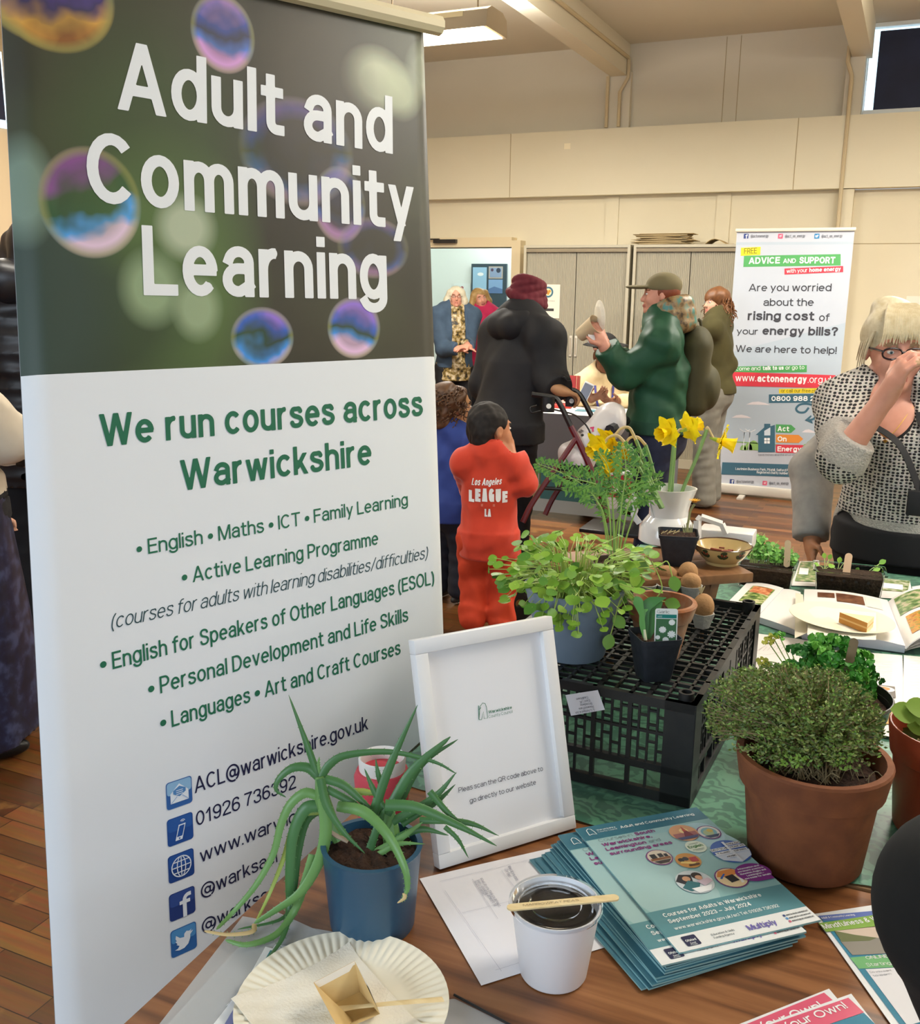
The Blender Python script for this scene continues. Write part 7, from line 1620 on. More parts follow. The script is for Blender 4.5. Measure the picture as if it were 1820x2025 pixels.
def eyes(t, c, Rh, s, iris='#5a6a72', W=None):
    for x in (-.031, .031):
        m = MB(); P = c+Rh@(np.array([x, .0785, .0055])*s)
        T = Matrix(((Rh[0, 0], Rh[0, 1], Rh[0, 2], P[0]), (Rh[1, 0], Rh[1, 1], Rh[1, 2], P[1]), (Rh[2, 0], Rh[2, 1], Rh[2, 2], P[2]), (0, 0, 0, 1)))
        T = (W @ T) if W is not None else T
        m.lathe([(0, -.011*s), (.008*s, -.008*s), (.0105*s, 0), (.008*s, .006*s), (0, .0085*s)], mat('eye_white', '#e6dfd8', .25), 12, T @ Matrix.Rotation(-PI/2, 4, 'X') @ Matrix.Scale(.62, 4, (0, 1, 0)))
        m.lathe([(0, .0093*s), (.0045*s, .0088*s), (.0046*s, .0070*s)], mat('iris_'+iris.strip('#'), iris, .2), 12, T @ Matrix.Rotation(-PI/2, 4, 'X')); m.lathe([(0, .0096*s), (.002*s, .0094*s), (.0021*s, .008*s)], mat('pupil', '#101010', .1), 10, T @ Matrix.Rotation(-PI/2, 4, 'X')); m.build('eye', t)
def hand_sdf(S, w, d, n, th, s=1.0, curl=.6, spread=.08, pinch=False):
    """wrist point, finger direction, palm normal (side the fingers bend to), thumb side"""
    w = np.asarray(w, float); d = N(d); n = np.asarray(n, float); n = N(n-d*(n@d)); sd = N(np.cross(d, n)); sd = sd if sd@np.asarray(th, float) > 0 else -sd
    R = np.array([sd, d, n]).T; S.ell(w+d*.048*s, np.array([.040, .052, .016])*s, .012*s, 'add', R); S.cap([w-d*.03*s, w+d*.03*s], [.024*s, .026*s], .02*s)
    for i, (o, L) in enumerate(((.029, .072), (.010, .080), (-.010, .075), (-.028, .060))):
        p = w+d*.088*s+sd*o*s; a = 0; dirv = N(d+sd*o*spread*10); P = [p-d*.012*s, p]; c = curl*(1.25 if pinch and i == 0 else 1)
        for k in range(3): a += c*(.7, .95, .7)[k]; p = p+(dirv*math.cos(a)+n*math.sin(a))*L*s*(.46, .31, .23)[k]; P.append(p)
        S.cap(P, [.0095*s, .0092*s, .0088*s, .0082*s, .0070*s], .003*s)
    p = w+d*.028*s+sd*.034*s; q = p+(sd*.7+d*.6+n*.35)*.038*s; r = q+(d*.9+n*(.3+.5*curl)-sd*.1)*.032*s; S.cap([w+d*.015*s+sd*.02*s, p, q, r], [.014*s, .013*s, .0105*s, .008*s], .006*s)
SKIN = {'pale': '#d3a18a', 'light': '#d8a88f', 'tan': '#b87f5c', 'brown': '#6e442d', 'olive': '#b98a63', 'pink': '#d0947e'}
def skin(k): return mat('skin_'+k, SKIN[k], .5, sss=.08, noise=(30, '#b57a62' if k in ('pale', 'light', 'pink') else SKIN[k], .35))
class Person:
    def __init__(s, label, at, face, H=1.66, child=False, lean=0.0, sk='pale', hface=None, hpitch=0.0, hroll=0.0, pose=None, bulk=1.0, h=.008, hs=None, group=None, hz=0.0):
        s.H = H; s.h = h; s.bulk = bulk; s.child = child; s.sk = sk
        f = face_dir(face); s.W = Matrix(((f[1], f[0], 0, at[0]), (-f[0], f[1], 0, at[1]), (0, 0, 1, 0), (0, 0, 0, 1))); s.Wi = s.W.inverted()
        s.t = thing('person', label, 'person', mw=s.W, group=group)
        z = (dict(hip=.43, knee=.235, sh=.745, neck=.775, head=.885, shx=.098, hipx=.055) if child else dict(hip=.515, knee=.28, sh=.815, neck=.845, head=.925, shx=.104, hipx=.056))
        L = np.array([0, lean, 0]); J = {}
        J['pel'] = np.array([0, 0, (z['hip']+.02)*H]); J['wai'] = np.array([0, 0, (z['hip']*.55+z['sh']*.45)*H])+L*.35; J['che'] = np.array([0, 0, (z['hip']*.25+z['sh']*.75)*H])+L*.75
        J['nec'] = np.array([0, -.01, z['neck']*H])+L; J['hea'] = np.array([0, .02, z['head']*H])+L*1.15
        for sg, k in ((-1, 'l'), (1, 'r')):
            J[k+'hip'] = np.array([sg*z['hipx']*H, 0, z['hip']*H]); J[k+'kne'] = np.array([sg*(z['hipx']+.004)*H, .015, z['knee']*H]); J[k+'ank'] = np.array([sg*(z['hipx']+.004)*H, -.01, .045*H])
            J[k+'sho'] = np.array([sg*z['shx']*H*(.9+.1*bulk), 0, z['sh']*H])+L*.92; J[k+'elb'] = J[k+'sho']+np.array([sg*.035, -.01, -.175*H]); J[k+'wri'] = J[k+'elb']+np.array([sg*.005, .05, -.145*H])
            J[k+'hd'] = None
        for k, v in (pose or {}).items():
            if k.endswith('hd'): J[k] = v; continue
            J[k] = s.loc(v) if (isinstance(v, tuple) and len(v) == 2 and v[0] == 'w') else np.asarray(v, float)
        s.J = J; s.hs = hs if hs else (.215 if child else H*.132)/.225
        hf = f if hface is None else N(face_dir(hface)); hl = np.array((s.Wi.to_3x3() @ Vector(hf))); hl = N(hl+np.array([0, 0, math.tan(hpitch)])); s.Rh = axes(hl, hroll); J['hea'] = J['hea']+np.array([0, 0, hz]); J['nec'] = J['nec']+np.array([0, 0, hz*.6]); s.hc = J['hea']
        s.hands = {}
    def loc(s, v): return np.array(s.Wi @ Vector(v[1]))
    def hw(s, *p): return s.hc+s.Rh@(np.array(p)*s.hs)
    def sd(s, lo, hi, h=None): return SD(lo, hi, h or s.h)
    def bounds(s, m=.16):
        P = np.array([v for k, v in s.J.items() if not k.endswith('hd')]); lo = P.min(0)-m; hi = P.max(0)+m; lo[2] = -.01; return lo, hi
    def torso(s, S, g, z0=None, k=.02, belly=0.0):
        J, H, b = s.J, s.H, s.bulk; q = .8 if s.child else 1.0
        wq = (.082 if not s.child else .088)
        rows = [(*J['pel'][:2], J['pel'][2]-.06*H, .088*H*b+g, .066*H*b+g), (*J['pel'][:2], J['pel'][2]+.01*H, .092*H*b+g, .070*H*b+g), (J['wai'][0], J['wai'][1]+belly*.5, J['wai'][2], wq*H*b+g, .062*H*b+g+belly), (J['che'][0], J['che'][1]+.004, J['che'][2], .094*H*b+g, .066*H*b+g), (J['lsho'][0]*.5+J['rsho'][0]*.5, (J['lsho'][1]+J['rsho'][1])/2, J['lsho'][2]*.5+J['rsho'][2]*.5-.005, .086*H+g, .050*H+g), (*J['nec'][:2], J['nec'][2]+.002, .042*H+g*.8, .040*H+g*.8)]
        S.sec(rows, k); S.cap([J['lsho'], J['nec']*.6+J['che']*.4+np.array([0, 0, .07*H]), J['rsho']], [.040*H*b**.5+g]*3, .03)
        S.ell(J['pel']-np.array([0, .02, .01]), (.09*H*b+g, .075*H*b+g, .08*H+g), .03)
    def arm(s, S, k, g, t1=1.0, k_=.02, b=1.0):
        J, H = s.J, s.H; a, e, w = J[k+'sho'], J[k+'elb'], J[k+'wri']; w = e+(w-e)*t1
        S.cap([a, e, w], [.036*H*b+g, .027*H*b+g, (.0175+.009*(1-t1))*H*b+g], k_)
    def leg(s, S, k, g, zb=0.0, flare=0.0, k_=.02):
        J, H = s.J, s.H; S.cap([J[k+'hip'], J[k+'kne'], J[k+'ank']+np.array([0, 0, zb])], [.054*H*s.bulk+g, .036*H+g, .027*H+g+flare], k_)
    def body(s, lips='#b0685c', brow='#6a4a38', arms=True, iris='#5a6a72', eye=True, hscale=1.0):
        lo, hi = s.bounds(); S = s.sd(lo, hi); J, H = s.J, s.H
        s.torso(S, 0)
        for k in 'lr':
            s.leg(S, k, 0); a = J[k+'ank']; fd = N((J[k+'ank']-J[k+'kne'])*[1, 1, 0]*.0+np.array([0, 1, 0])); S.ell(a+np.array([0, .040*H/1.66, -.03]), (.022*H, .058*H, .020*H), .02)
            s.arm(S, k, 0)
            hd = J[k+'hd']; w = J[k+'wri']; sg = -1 if k == 'l' else 1
            if hd is None: d = N(w-J[k+'elb']); hand_sdf(S, w, d, np.array([-sg, .2, 0]), np.array([0, 1, .2]), H/1.66*hscale*(1.05 if s.child else 1), .28)
            else: hand_sdf(S, w, hd[0], hd[1], hd[2], H/1.66*hscale, hd[3], pinch=len(hd) > 4)
        S.cap([J['nec']-np.array([0, 0, .05]), s.hw(0, -.015, -.06)], [.033*H if not s.child else .036*H, .031*H if not s.child else .036*H], .02)
        head_sdf(S, s.hc, s.Rh, s.hs)
        V, F = S.mesh(); m = MB(); sm = skin(s.sk); m.raw(V, F, sm)
        C = V[F].mean(1); q = (C-s.hc)@s.Rh/s.hs
        lp = (np.abs(q[:, 0]) < .022) & (q[:, 1] > .078) & (q[:, 2] < -.052) & (q[:, 2] > -.074); br = (np.abs(np.abs(q[:, 0])-.033) < .018) & (q[:, 1] > .066) & (np.abs(q[:, 2]-.030+np.abs(np.abs(q[:, 0])-.03)*.25) < .0055)
        i1, i2 = m.mx(mat('lips_'+lips.strip('#'), lips, .4)), m.mx(mat('brow_'+brow.strip('#'), brow, .7))
        for i in np.nonzero(lp)[0]: m.mi[i] = i1
        for i in np.nonzero(br)[0]: m.mi[i] = i2
        s.put(m, 'body')
        if eye: eyes(s.t, s.hc, s.Rh, s.hs, iris, s.W)
    def put(s, m, name, label=None):
        m.v = [tuple(s.W @ Vector(v)) for v in m.v]; return m.build(name, s.t, label=label, ang=60)
    def part(s, S, name, m, label=None, fn=None):
        V, F = S.mesh(); b = MB(); b.raw(V, F, m)
        if fn:
            C = V[F].mean(1)
            for mk, mm in fn(C): 
                i = b.mx(mm)
                for j in np.nonzero(mk)[0]: b.mi[j] = i
        return s.put(b, name, label)
    def top(s, name, m, g=.012, hem=None, sl=1.0, noise=(.006, 22, 1), collar=.0, arms='lr', cut=None, belly=0.0, ag=None, fn=None, label=None, slit=None, b=1.0, zc=None, h=None):
        lo, hi = s.bounds(.18); lo[2] = (hem if hem is not None else .4*s.H)-.05; S = s.sd(lo, hi, h)
        s.torso(S, g, belly=belly)
        if hem is not None and hem < s.J['pel'][2]-.04:
            p = s.J['pel']; S.sec([(*p[:2], hem-.02, (.098*s.H*s.bulk+g)*1.03, (.078*s.H*s.bulk+g)*1.05), (*p[:2], p[2]+.02, .096*s.H*s.bulk+g, .078*s.H*s.bulk+g)], .03)
        for k in arms: s.arm(S, k, ag if ag is not None else g, sl, .025, b)
        if collar: S.cap([s.J['nec']-np.array([0, 0, .03]), s.J['nec']*.4+s.hw(0, -.02, -.07)*.6], [.044*s.H+collar, .040*s.H+collar], .02)
        if noise: S.noise(noise[0]*.55, noise[1]*1.2, noise[2], (1, 1, .6)); S.noise(noise[0]*.55, noise[1]*3.1, noise[2]+50, noise[3] if len(noise) > 3 else (1.1, 1.1, .75))
        if hem is not None: S.half((0, 0, hem), (0, 0, -1))
        S.ell(s.hw(0, .02, -.02), np.array([.074, .09, .10])*s.hs, .01, 'sub', s.Rh)
        S.cap([s.J['nec']+np.array([0, 0, .02]), s.hw(0, 0, -.05)], [.033*s.H, .033*s.H], .004, 'sub')
        for k in arms:
            e, w = s.J[k+'elb'], s.J[k+'wri']; d = N(w-e); q = e+(w-e)*sl
            S.box(q+d*.12, (.07, .07, .12), axes_to(d), 0, .002, 'sub')
        if cut: cut(S)
        return s.part(S, name, m, label, fn)
    def trousers(s, m, g=.010, flare=.01, noise=(.005, 28, 2), zb=.0, name='trousers', top=None):
        lo, hi = s.bounds(.15); hi[2] = s.J['pel'][2]+.16; S = s.sd(lo, hi)
        for k in 'lr': s.leg(S, k, g, zb, flare)
        p = s.J['pel']; S.ell(p-np.array([0, .01, .02]), (.094*s.H*s.bulk+g, .074*s.H*s.bulk+g, .085*s.H+g), .03)
        if noise: S.noise(noise[0]*.6, noise[1], noise[2], (1, 1, .5)); S.noise(noise[0]*.6, noise[1]*2.4, noise[2]+50, (.7, .7, 1.3))
        S.half((0, 0, p[2]+.09), (0, 0, 1)); S.half((0, 0, .025), (0, 0, -1)); return s.part(S, name, m)
    def shoes(s, m, L=.15, sole=None, name='shoe'):
        for k in 'lr':
            a = s.J[k+'ank']; S = SD(a+[-.09, -.12, -.12], a+[.09, .22, .08], .006); kk = s.H/1.66
            S.ell((a[0], a[1]+.045*kk, .042*kk), (.043*kk, .125*kk*L/.15, .042*kk), .0); S.cap([(a[0], a[1], .05), (a[0], a[1], .085*kk)], [.042*kk, .042*kk], .02); S.half((0, 0, .004), (0, 0, -1))
            s.part(S, name, m, fn=(lambda C: [(C[:, 2] < .024*kk, sole)]) if sole else None)
def axes_to(d):
    d = N(d); a = N(np.cross(d, (0.31, .2, .93))); b = np.cross(d, a); return np.array([a, b, d]).T
def decal(p, mb, obj, pl):
    """press flat lettering (built in world space) onto a garment"""
    me = obj.data; Wm = obj.parent.matrix_world if obj.parent else obj.matrix_world
    bv = BVHTree.FromPolygons([Wm @ v.co for v in me.vertices], [tuple(f.vertices) for f in me.polygons]); d = Vector(-pl.n); out = []
    for v in mb.v:
        h = bv.ray_cast(Vector(v)-d*.45, d); z = (Vector(v)-Vector(pl.o)).dot(Vector(pl.n))
        out.append(tuple(h[0]-d*(.0022+max(0, z))) if h[0] is not None else v)
    mb.v = out
def xy(px, y, D): p = pd(px, y, D); return (p[0], p[1])
def W_(px, y, D): return ('w', pd(px, y, D))
def curls(m, p, mm, n, rng, cen, rad, L=(.05, .09), R=.009, down=.6, lo=None):
    for i in range(n):
        d = N([rng.uniform(-1, 1), rng.uniform(-1, .35), rng.uniform(-.9, 1)]); a = p.hw(*(np.array(cen)+d*np.array(rad))); q = []
        dv = N(p.Rh@(d*.4)+np.array([0, 0, -down])); s1 = N(np.cross(dv, (.3, .5, .1))); s2 = np.cross(dv, s1); LL = rng.uniform(*L); ph = rng.uniform(0, 6)
        for k in range(14): t = k/13; q.append(a+dv*LL*t+(s1*math.cos(ph+t*11)+s2*math.sin(ph+t*11))*R*(1-.3*t))
        m.tube(q, np.linspace(.0055, .0025, 14), mm, 5)

# --- the boy in red
B = Person('little boy in a red tracksuit seen from behind, hand at his mouth', xy(964, 1200, 4.45), -.30, 1.09, child=True, sk='tan', hface=.55, hpitch=-.02, h=.007, pose={
    'lelb': W_(932, 965, 4.56), 'lwri': W_(960, 985, 4.70), 'relb': W_(1036, 958, 4.30), 'rwri': W_(1012, 898, 4.30), 'rhd': (np.array([-.1, .25, .9]), np.array([-.6, .4, 0]), np.array([-1, .3, .2]), .8)})
B.body(brow='#231a16', iris='#2a1d16'); red = mat('tracksuit_red', '#c93a1e', .8, noise=(14, '#b93219', .6), sheen=.2)
ot = B.top('sweatshirt', red, .027, .40, .97, (.007, 26, 3), .012, b=1.0)
B.trousers(mat('tracksuit_red_legs', '#c8401f', .8, noise=(14, '#b5361b', .6)), .026, .012, (.010, 34, 4, (1, 1, 1.6)), .06)
S = SD(B.hc-.2, B.hc+.2, .006); S.ell(B.hw(0, -.022, .042), np.array([.083, .098, .087])*B.hs, .0, 'add', B.Rh); S.ell(B.hw(0, -.06, -.02), np.array([.07, .05, .07])*B.hs, .03, 'add', B.Rh); S.noise(.003, 90, 5, (1, 1, .4)); S.noise(.003, 200, 55, (1, 1, .5))
S.ell(B.hw(0, .10, -.035), np.array([.075, .075, .085])*B.hs, .006, 'sub', B.Rh); S.ell(B.hw(.08, .0, -.03), np.array([.03, .035, .05])*B.hs, .005, 'sub', B.Rh); S.ell(B.hw(-.08, .0, -.03), np.array([.03, .035, .05])*B.hs, .005, 'sub', B.Rh)
B.part(S, 'hair', mat('hair_black', '#15110f', .75, noise=(60, '#2a2320', .6)))
m = MB(); m.tube([tuple(B.J['nec']+np.array([.052*math.cos(a), .050*math.sin(a), -.006+.010*math.sin(a+PI)])) for a in np.linspace(0, 2*PI, 25)[:-1]], .007, mat('collar_black', '#1a1718', .8), 8, closed=True); B.put(m, 'undershirt_collar')
B.shoes(mat('boot_red_black', '#8f2d1c', .5, noise=(20, '#2a201e', .7)), .15, mat('boot_sole', '#1c1a1a', .6), 'boot')
bpl = Plane(pd(960, 960, 4.62)-CF*.25, CR, (0, 0, 1)); m = MB(); wt_ = flat('#eceae6', .7)
ptext(m, bpl, 'Los Angeles', (932, 949), (990, 946), 13, wt_, .14, .0, .25)
for ch, x, dy in zip('LEAGUE', (927, 939, 952, 965, 978, 991), (4, 1, -1, -1, 1, 4)): ptext(m, bpl, ch, (x, 979+dy*.6), (x+11.5, 979+dy*.6), 26-abs(dy), wt_, .26)
m.rect(*bpl.uv(950, 988), *bpl.uv(977, 983), flat('#d0705c', .7), bpl.T, .0008); ptext(m, bpl, 'LA', (957, 1007), (970, 1007), 15, wt_, .2)
decal(B, m, ot, bpl); m.build('lettering', ot)
# --- curly child in blue
K = Person('small curly-haired child in blue top half behind the banner, beside the boy in red', xy(888, 1210, 5.05), .25, 1.12, child=True, sk='olive', hface=.75, h=.008)
K.body(brow='#3a281c', iris='#2a1d16'); K.top('sweatshirt', mat('top_blue', '#2f4690', .8, noise=(14, '#283c80', .6)), .022, .43, .97, (.006, 24, 6), .006)
K.trousers(mat('trousers_navy', '#191b26', .8), .018, .01, (.008, 30, 7), .03)
hm = mat('hair_curly_brown', '#4a3220', .5, noise=(40, '#6d4c30', .7)); S = SD(K.hc-.22, K.hc+.2, .007); S.ell(K.hw(0, -.03, .035), np.array([.095, .105, .095])*K.hs, 0, 'add', K.Rh); S.ell(K.hw(0, -.07, -.05), np.array([.085, .06, .07])*K.hs, .03, 'add', K.Rh); S.ell(K.hw(0, .11, -.03), np.array([.07, .075, .075])*K.hs, .005, 'sub', K.Rh); S.noise(.008, 75, 8)
V, F = S.mesh(); m = MB(); m.raw(V, F, hm); curls(m, K, hm, 130, random.Random(3), (0, -.03, .02), (.095, .105, .1), (.03, .06), .008, .4); K.put(m, 'hair')
K.shoes(mat('shoe_dark', '#26231f', .5), .15, mat('sole_white', '#d8d4cc', .5))
# --- turban wearer with rollator
M_ = Person('person in a maroon turban and black hooded parka, seen from behind, holding a rollator', xy(1000, 870, 5.15), .48, 1.62, lean=.10, sk='olive', hface=.65, hpitch=-.1, bulk=1.16, hs=.80, h=.009, pose={
    'relb': W_(1085, 745, 4.95), 'rwri': W_(1106, 771, 4.86), 'rhd': (np.array([.3, .9, -.3]), np.array([0, -.2, -1]), np.array([-1, .2, 0]), .9), 'lelb': W_(962, 760, 5.25), 'lwri': W_(1040, 775, 5.15), 'lhd': (np.array([.3, .9, -.3]), np.array([0, -.2, -1]), np.array([1, .2, 0]), .9)})
M_.body(brow='#4a4440', eye=True); pk = mat('parka_black', '#16161a', .75, noise=(10, '#1f1f22', .6))
M_.top('parka', pk, .040, .79, .99, (.010, 13, 9), .02, b=1.1)
M_.trousers(mat('trousers_black', '#131318', .8), .014, .02)
c0 = M_.J['nec']; S = SD(c0-.28, c0+.28, .008); S.cap([c0+[-.11, -.03, .0], c0+[-.05, -.10, .01], c0+[.05, -.10, .01], c0+[.11, -.03, .0]], [.05, .065, .065, .05], .03); S.cap([c0+[-.10, .05, .02], c0+[-.10, -.06, .04], c0+[0, -.09, .06], c0+[.10, -.06, .04], c0+[.10, .05, .02]], [.03, .04, .04, .04, .03], .03); S.noise(.006, 25, 10)
M_.part(S, 'hood', pk)
tm = mat('turban_maroon', '#5d1a26', .85, noise=(16, '#6d2430', .7)); S = SD(M_.hc-.2, M_.hc+.24, .006); hc = M_.hw(0, -.015, .06); R_ = M_.Rh
S.ell(hc, np.array([.098, .118, .075])*M_.hs, 0, 'add', R_)
for k in range(6):
    a = (k-2.5)*.32; P = [M_.hw(.102*math.cos(t)*(1-.05*k), -.015+.122*math.sin(t)*(1-.05*k), .02+.018*k+.035*math.sin(t+a*3)) for t in np.linspace(0, 2*PI, 20)]; S.cap(P, [.017]*20, .010)
S.ell(M_.hw(0, .02, .135), np.array([.035, .04, .02])*M_.hs, .02, 'add', R_); S.noise(.002, 60, 11); M_.part(S, 'turban', tm)
S = SD(M_.hc-.16, M_.hc+.12, .006); S.ell(M_.hw(0, .05, -.085), np.array([.055, .05, .055])*M_.hs, 0, 'add', R_); S.ell(M_.hw(0, .08, -.04), np.array([.05, .04, .025])*M_.hs, .004, 'sub', R_); S.noise(.004, 80, 12); M_.part(S, 'beard', mat('beard_grey', '#8d8580', .8))
M_.shoes(mat('shoe_black', '#141414', .4))
for x, y, n_ in ((1068, 838, 'pocket'),):
    pass
# --- person in green bomber jacket and cap
G = Person('person in green bomber jacket, patterned scarf and khaki cap facing left', xy(1300, 830, 5.0), math.atan2(-CR[0], -CR[1])+.25, 1.60, sk='pink', hface=math.atan2(-CR[0], -CR[1])+.12, bulk=1.12, hs=.84, hz=.062, h=.008, pose={
    'lelb': W_(1236, 742, 4.82), 'lwri': W_(1196, 686, 4.74), 'lhd': (np.array([-.1, .35, .9]), np.array([.5, .6, -.2]), np.array([.2, .9, .3]), .65), 'relb': W_(1252, 745, 5.25), 'rwri': W_(1212, 700, 5.05), 'rhd': (np.array([-.2, .6, .8]), np.array([-.6, .5, 0]), np.array([0, .8, .5]), .6)})
G.body(brow='#7a4a2c', iris='#4a5a52'); gr_ = mat('bomber_green', '#1d4632', .55, noise=(9, '#235239', .6), spec=.35); rb_ = mat('bomber_rib', '#1a4230', .8)
G.top('jacket', gr_, .034, .865, .97, (.016, 17, 13, (1, 1, .7)), .0, b=1.08, ag=.028, fn=lambda C: [(C[:, 2] < .93, rb_)])
G.trousers(mat('jeans_navy', '#1c2238', .85, noise=(40, '#252c46', .6)), .014, .02)
c0 = G.J['nec']; S = SD(c0-.25, c0+.25, .008)
for k, (r, z, q) in enumerate(((.085, .0, .045), (.078, .05, .042), (.07, .10, .036))): S.cap([c0+[r*math.cos(t), -.02+r*1.05*math.sin(t), z-.02*math.sin(t)] for t in np.linspace(0, 2*PI, 14)], [q]*14, .015)
S.noise(.008, 30, 14); G.part(S, 'scarf', food('scarf_pattern', '#3f3020', '#8a6f48', '#3f7a72', 28))
S = SD(G.hc-.2, G.hc+.2, .007); S.ell(G.hw(0, -.03, .02), np.array([.08, .09, .085])*G.hs, 0, 'add', G.Rh); S.ell(G.hw(0, -.06, -.07), np.array([.065, .05, .06])*G.hs, .03, 'add', G.Rh); S.ell(G.hw(0, .10, -.02), np.array([.1, .085, .09])*G.hs, .006, 'sub', G.Rh); S.noise(.004, 60, 15); G.part(S, 'hair', mat('hair_auburn', '#6a2f17', .5, noise=(50, '#8a4423', .7)))
capm = mat('cap_khaki', '#6f6649', .85); S = SD(G.hc-.25, G.hc+.25, .006); S.ell(G.hw(0, -.02, .055), np.array([.086, .106, .078])*G.hs, 0, 'add', G.Rh); S.ell(G.hw(0, -.01, -.04), np.array([.12, .14, .085])*G.hs, .004, 'sub', G.Rh); S.ell(G.hw(0, .13, .045), np.array([.075, .075, .012])*G.hs, .01, 'add', G.Rh); G.part(S, 'cap', capm)
G.shoes(mat('shoe_black', '#141414', .4))
# cup, plate and label in their hands
cw_ = G.W @ Vector(G.J['lwri']); cm_ = mat('paper_cup_tan', '#cdb995', .6); o = pd(1178, 642, 4.72); ax_ = N(CR*.62-CD*.12-CF*.55+np.array([0, 0, .25])); T = Matrix.Translation(Vector(o)) @ Vector(ax_).to_track_quat('Z', 'Y').to_matrix().to_4x4()
MBc = MB(); MBc.lathe([(0, -.10), (.033, -.10), (.047, .005), (.049, .008), (.0465, .008), (.044, .004), (.031, -.095), (0, -.095)], cm_, 28, T); tag(MBc.build('paper_cup', origin=tuple(o)), 'brown paper cup held on its side by the person in green', 'cup')
o = pd(1182, 626, 4.74); ax_ = N(CR*.9+CF*.15-CD*.1); T = Matrix.Translation(Vector(o)) @ Vector(ax_).to_track_quat('Z', 'Y').to_matrix().to_4x4(); m = MB(); m.grid(plate_fn(.078, .012), 120, 10, plm, T, thick=.0012); tag(m.build('paper_plate', origin=tuple(o)), 'cream paper plate seen edge-on in the hand of the person in green', 'plate')
m = MB(); q = [pd(x, y, 4.72) for x, y in ((1164, 652), (1178, 658), (1177, 682), (1163, 678))]; m.add([tuple(p) for p in q]+[tuple(p+CF*.001) for p in q], [(0, 1, 2, 3), (7, 6, 5, 4), (0, 4, 5, 1), (1, 5, 6, 2), (2, 6, 7, 3), (3, 7, 4, 0)], mat('napkin_white', '#dcdad8', .8), smooth=False); tag(m.build('paper_slip', origin=tuple(q[0])), 'small white paper slip hanging below the tilted paper cup', 'paper')
# backpack
bpm = mat('backpack_olive', '#3d3a22', .75, noise=(12, '#4a4629', .6)); bt2 = thing('backpack', 'olive green backpack on the back of the person in green jacket', 'backpack', tuple(pd(1378, 740, 4.95)))
c0 = pd(1376, 735, 4.98); fG = face_dir(math.atan2(-CR[0], -CR[1])+.25); Rb_ = np.array([np.cross(fG, (0, 0, 1)), fG, (0, 0, 1)]).T
S = SD(c0-.32, c0+.32, .009); S.box(c0+np.array([0, 0, -.02]), (.13, .07, .20), Rb_, .06, .0); S.ell(c0+np.array([0, 0, .14])-fG*.0, (.125, .075, .09), .03, 'add', Rb_); S.ell(c0-fG*.07+np.array([0, 0, -.08]), (.11, .06, .11), .02, 'add', Rb_); S.noise(.004, 25, 16); V, F = S.mesh(); m = MB(); m.raw(V, F, bpm); m.build('bag', bt2)
m = MB(); m.tube(spline([c0+fG*.05+np.array([0, 0, .19]), c0+fG*.10+np.array([0, 0, .23])-CF*.12, c0+fG*.19-CF*.16+np.array([0, 0, .14]), c0+fG*.19-CF*.15+np.array([0, 0, -.02]), c0+fG*.04-CF*.12+np.array([0, 0, -.16])], 5), .022, bpm, 8, flatk=.25, up=fG); m.build('strap', bt2)
m = MB(); m.tube(spline([c0+np.array([0, 0, .20])+CR*.02, c0+np.array([0, 0, .26]), c0+np.array([0, 0, .20])-CR*.04], 4), .008, bpm, 6); m.build('grab_loop', bt2)
# --- curly woman in olive
C_ = Person('woman with long curly auburn hair, olive jumper and grey jeans near the energy banner', xy(1402, 880, 7.25), math.atan2(-CR[0], -CR[1])+.45, 1.60, sk='light', hface=math.atan2(-CR[0], -CR[1])-.35, hs=.84, h=.009, pose={'lelb': W_(1440, 720, 7.1), 'lwri': W_(1395, 765, 7.0), 'relb': W_(1378, 715, 7.4), 'rwri': W_(1350, 750, 7.2)}, bulk=1.05)
C_.body(brow='#5a3a26'); C_.top('jumper', mat('jumper_olive', '#3f3a1c', .9, noise=(10, '#4a4422', .6)), .022, .84, .97, (.006, 20, 17), .012)
C_.trousers(mat('jeans_grey', '#6f6c62', .85, noise=(14, '#85827a', .7)), .020, .025)
hm = mat('hair_auburn_curl', '#5d3a20', .5, noise=(40, '#8a5a34', .7)); S = SD(C_.hc-.3, C_.hc+.22, .008); S.ell(C_.hw(0, -.02, .045), np.array([.098, .112, .10])*C_.hs, 0, 'add', C_.Rh)
for x, z in ((-.085, -.09), (.085, -.09), (0, -.11), (-.07, -.17), (.07, -.17)): S.ell(C_.hw(x, -.035, z), np.array([.055, .06, .08])*C_.hs, .03, 'add', C_.Rh)
S.ell(C_.hw(0, .12, -.06), np.array([.054, .085, .080])*C_.hs, .005, 'sub', C_.Rh); S.noise(.006, 60, 18); V, F = S.mesh(); m = MB(); m.raw(V, F, hm); curls(m, C_, hm, 130, random.Random(5), (0, -.03, -.03), (.105, .10, .14), (.06, .12), .010, .8); C_.put(m, 'hair')
C_.shoes(mat('shoe_dark', '#26231f', .5), .15, mat('sole_white', '#d8d4cc', .5))
# --- woman with grey hair in denim
cf = math.atan2(-CF[0], -CF[1])
D_ = Person('woman with shoulder-length grey hair in a denim jacket and leopard blouse by the doorway', xy(899, 700, 9.15), cf-.35, 1.60, sk='pink', hface=cf-.1, hs=.80, h=.009, bulk=1.0, pose={'lelb': W_(925, 680, 9.1), 'lwri': W_(925, 686, 8.85), 'lhd': (np.array([.9, .3, 0]), np.array([0, -.2, -.9]), np.array([0, .5, .8]), .4), 'relb': W_(876, 690, 9.0), 'rwri': W_(908, 690, 8.85), 'rhd': (np.array([-.9, .3, .1]), np.array([0, -.2, -.9]), np.array([0, .5, .8]), .4)})
D_.body(); D_.top('blouse', food('leopard_print', '#15110c', '#8a7238', '#c8b89a', 34), .014, .72, .5, (.004, 20, 19)); den = mat('denim_blue', '#34465a', .85, noise=(20, '#40546a', .6))
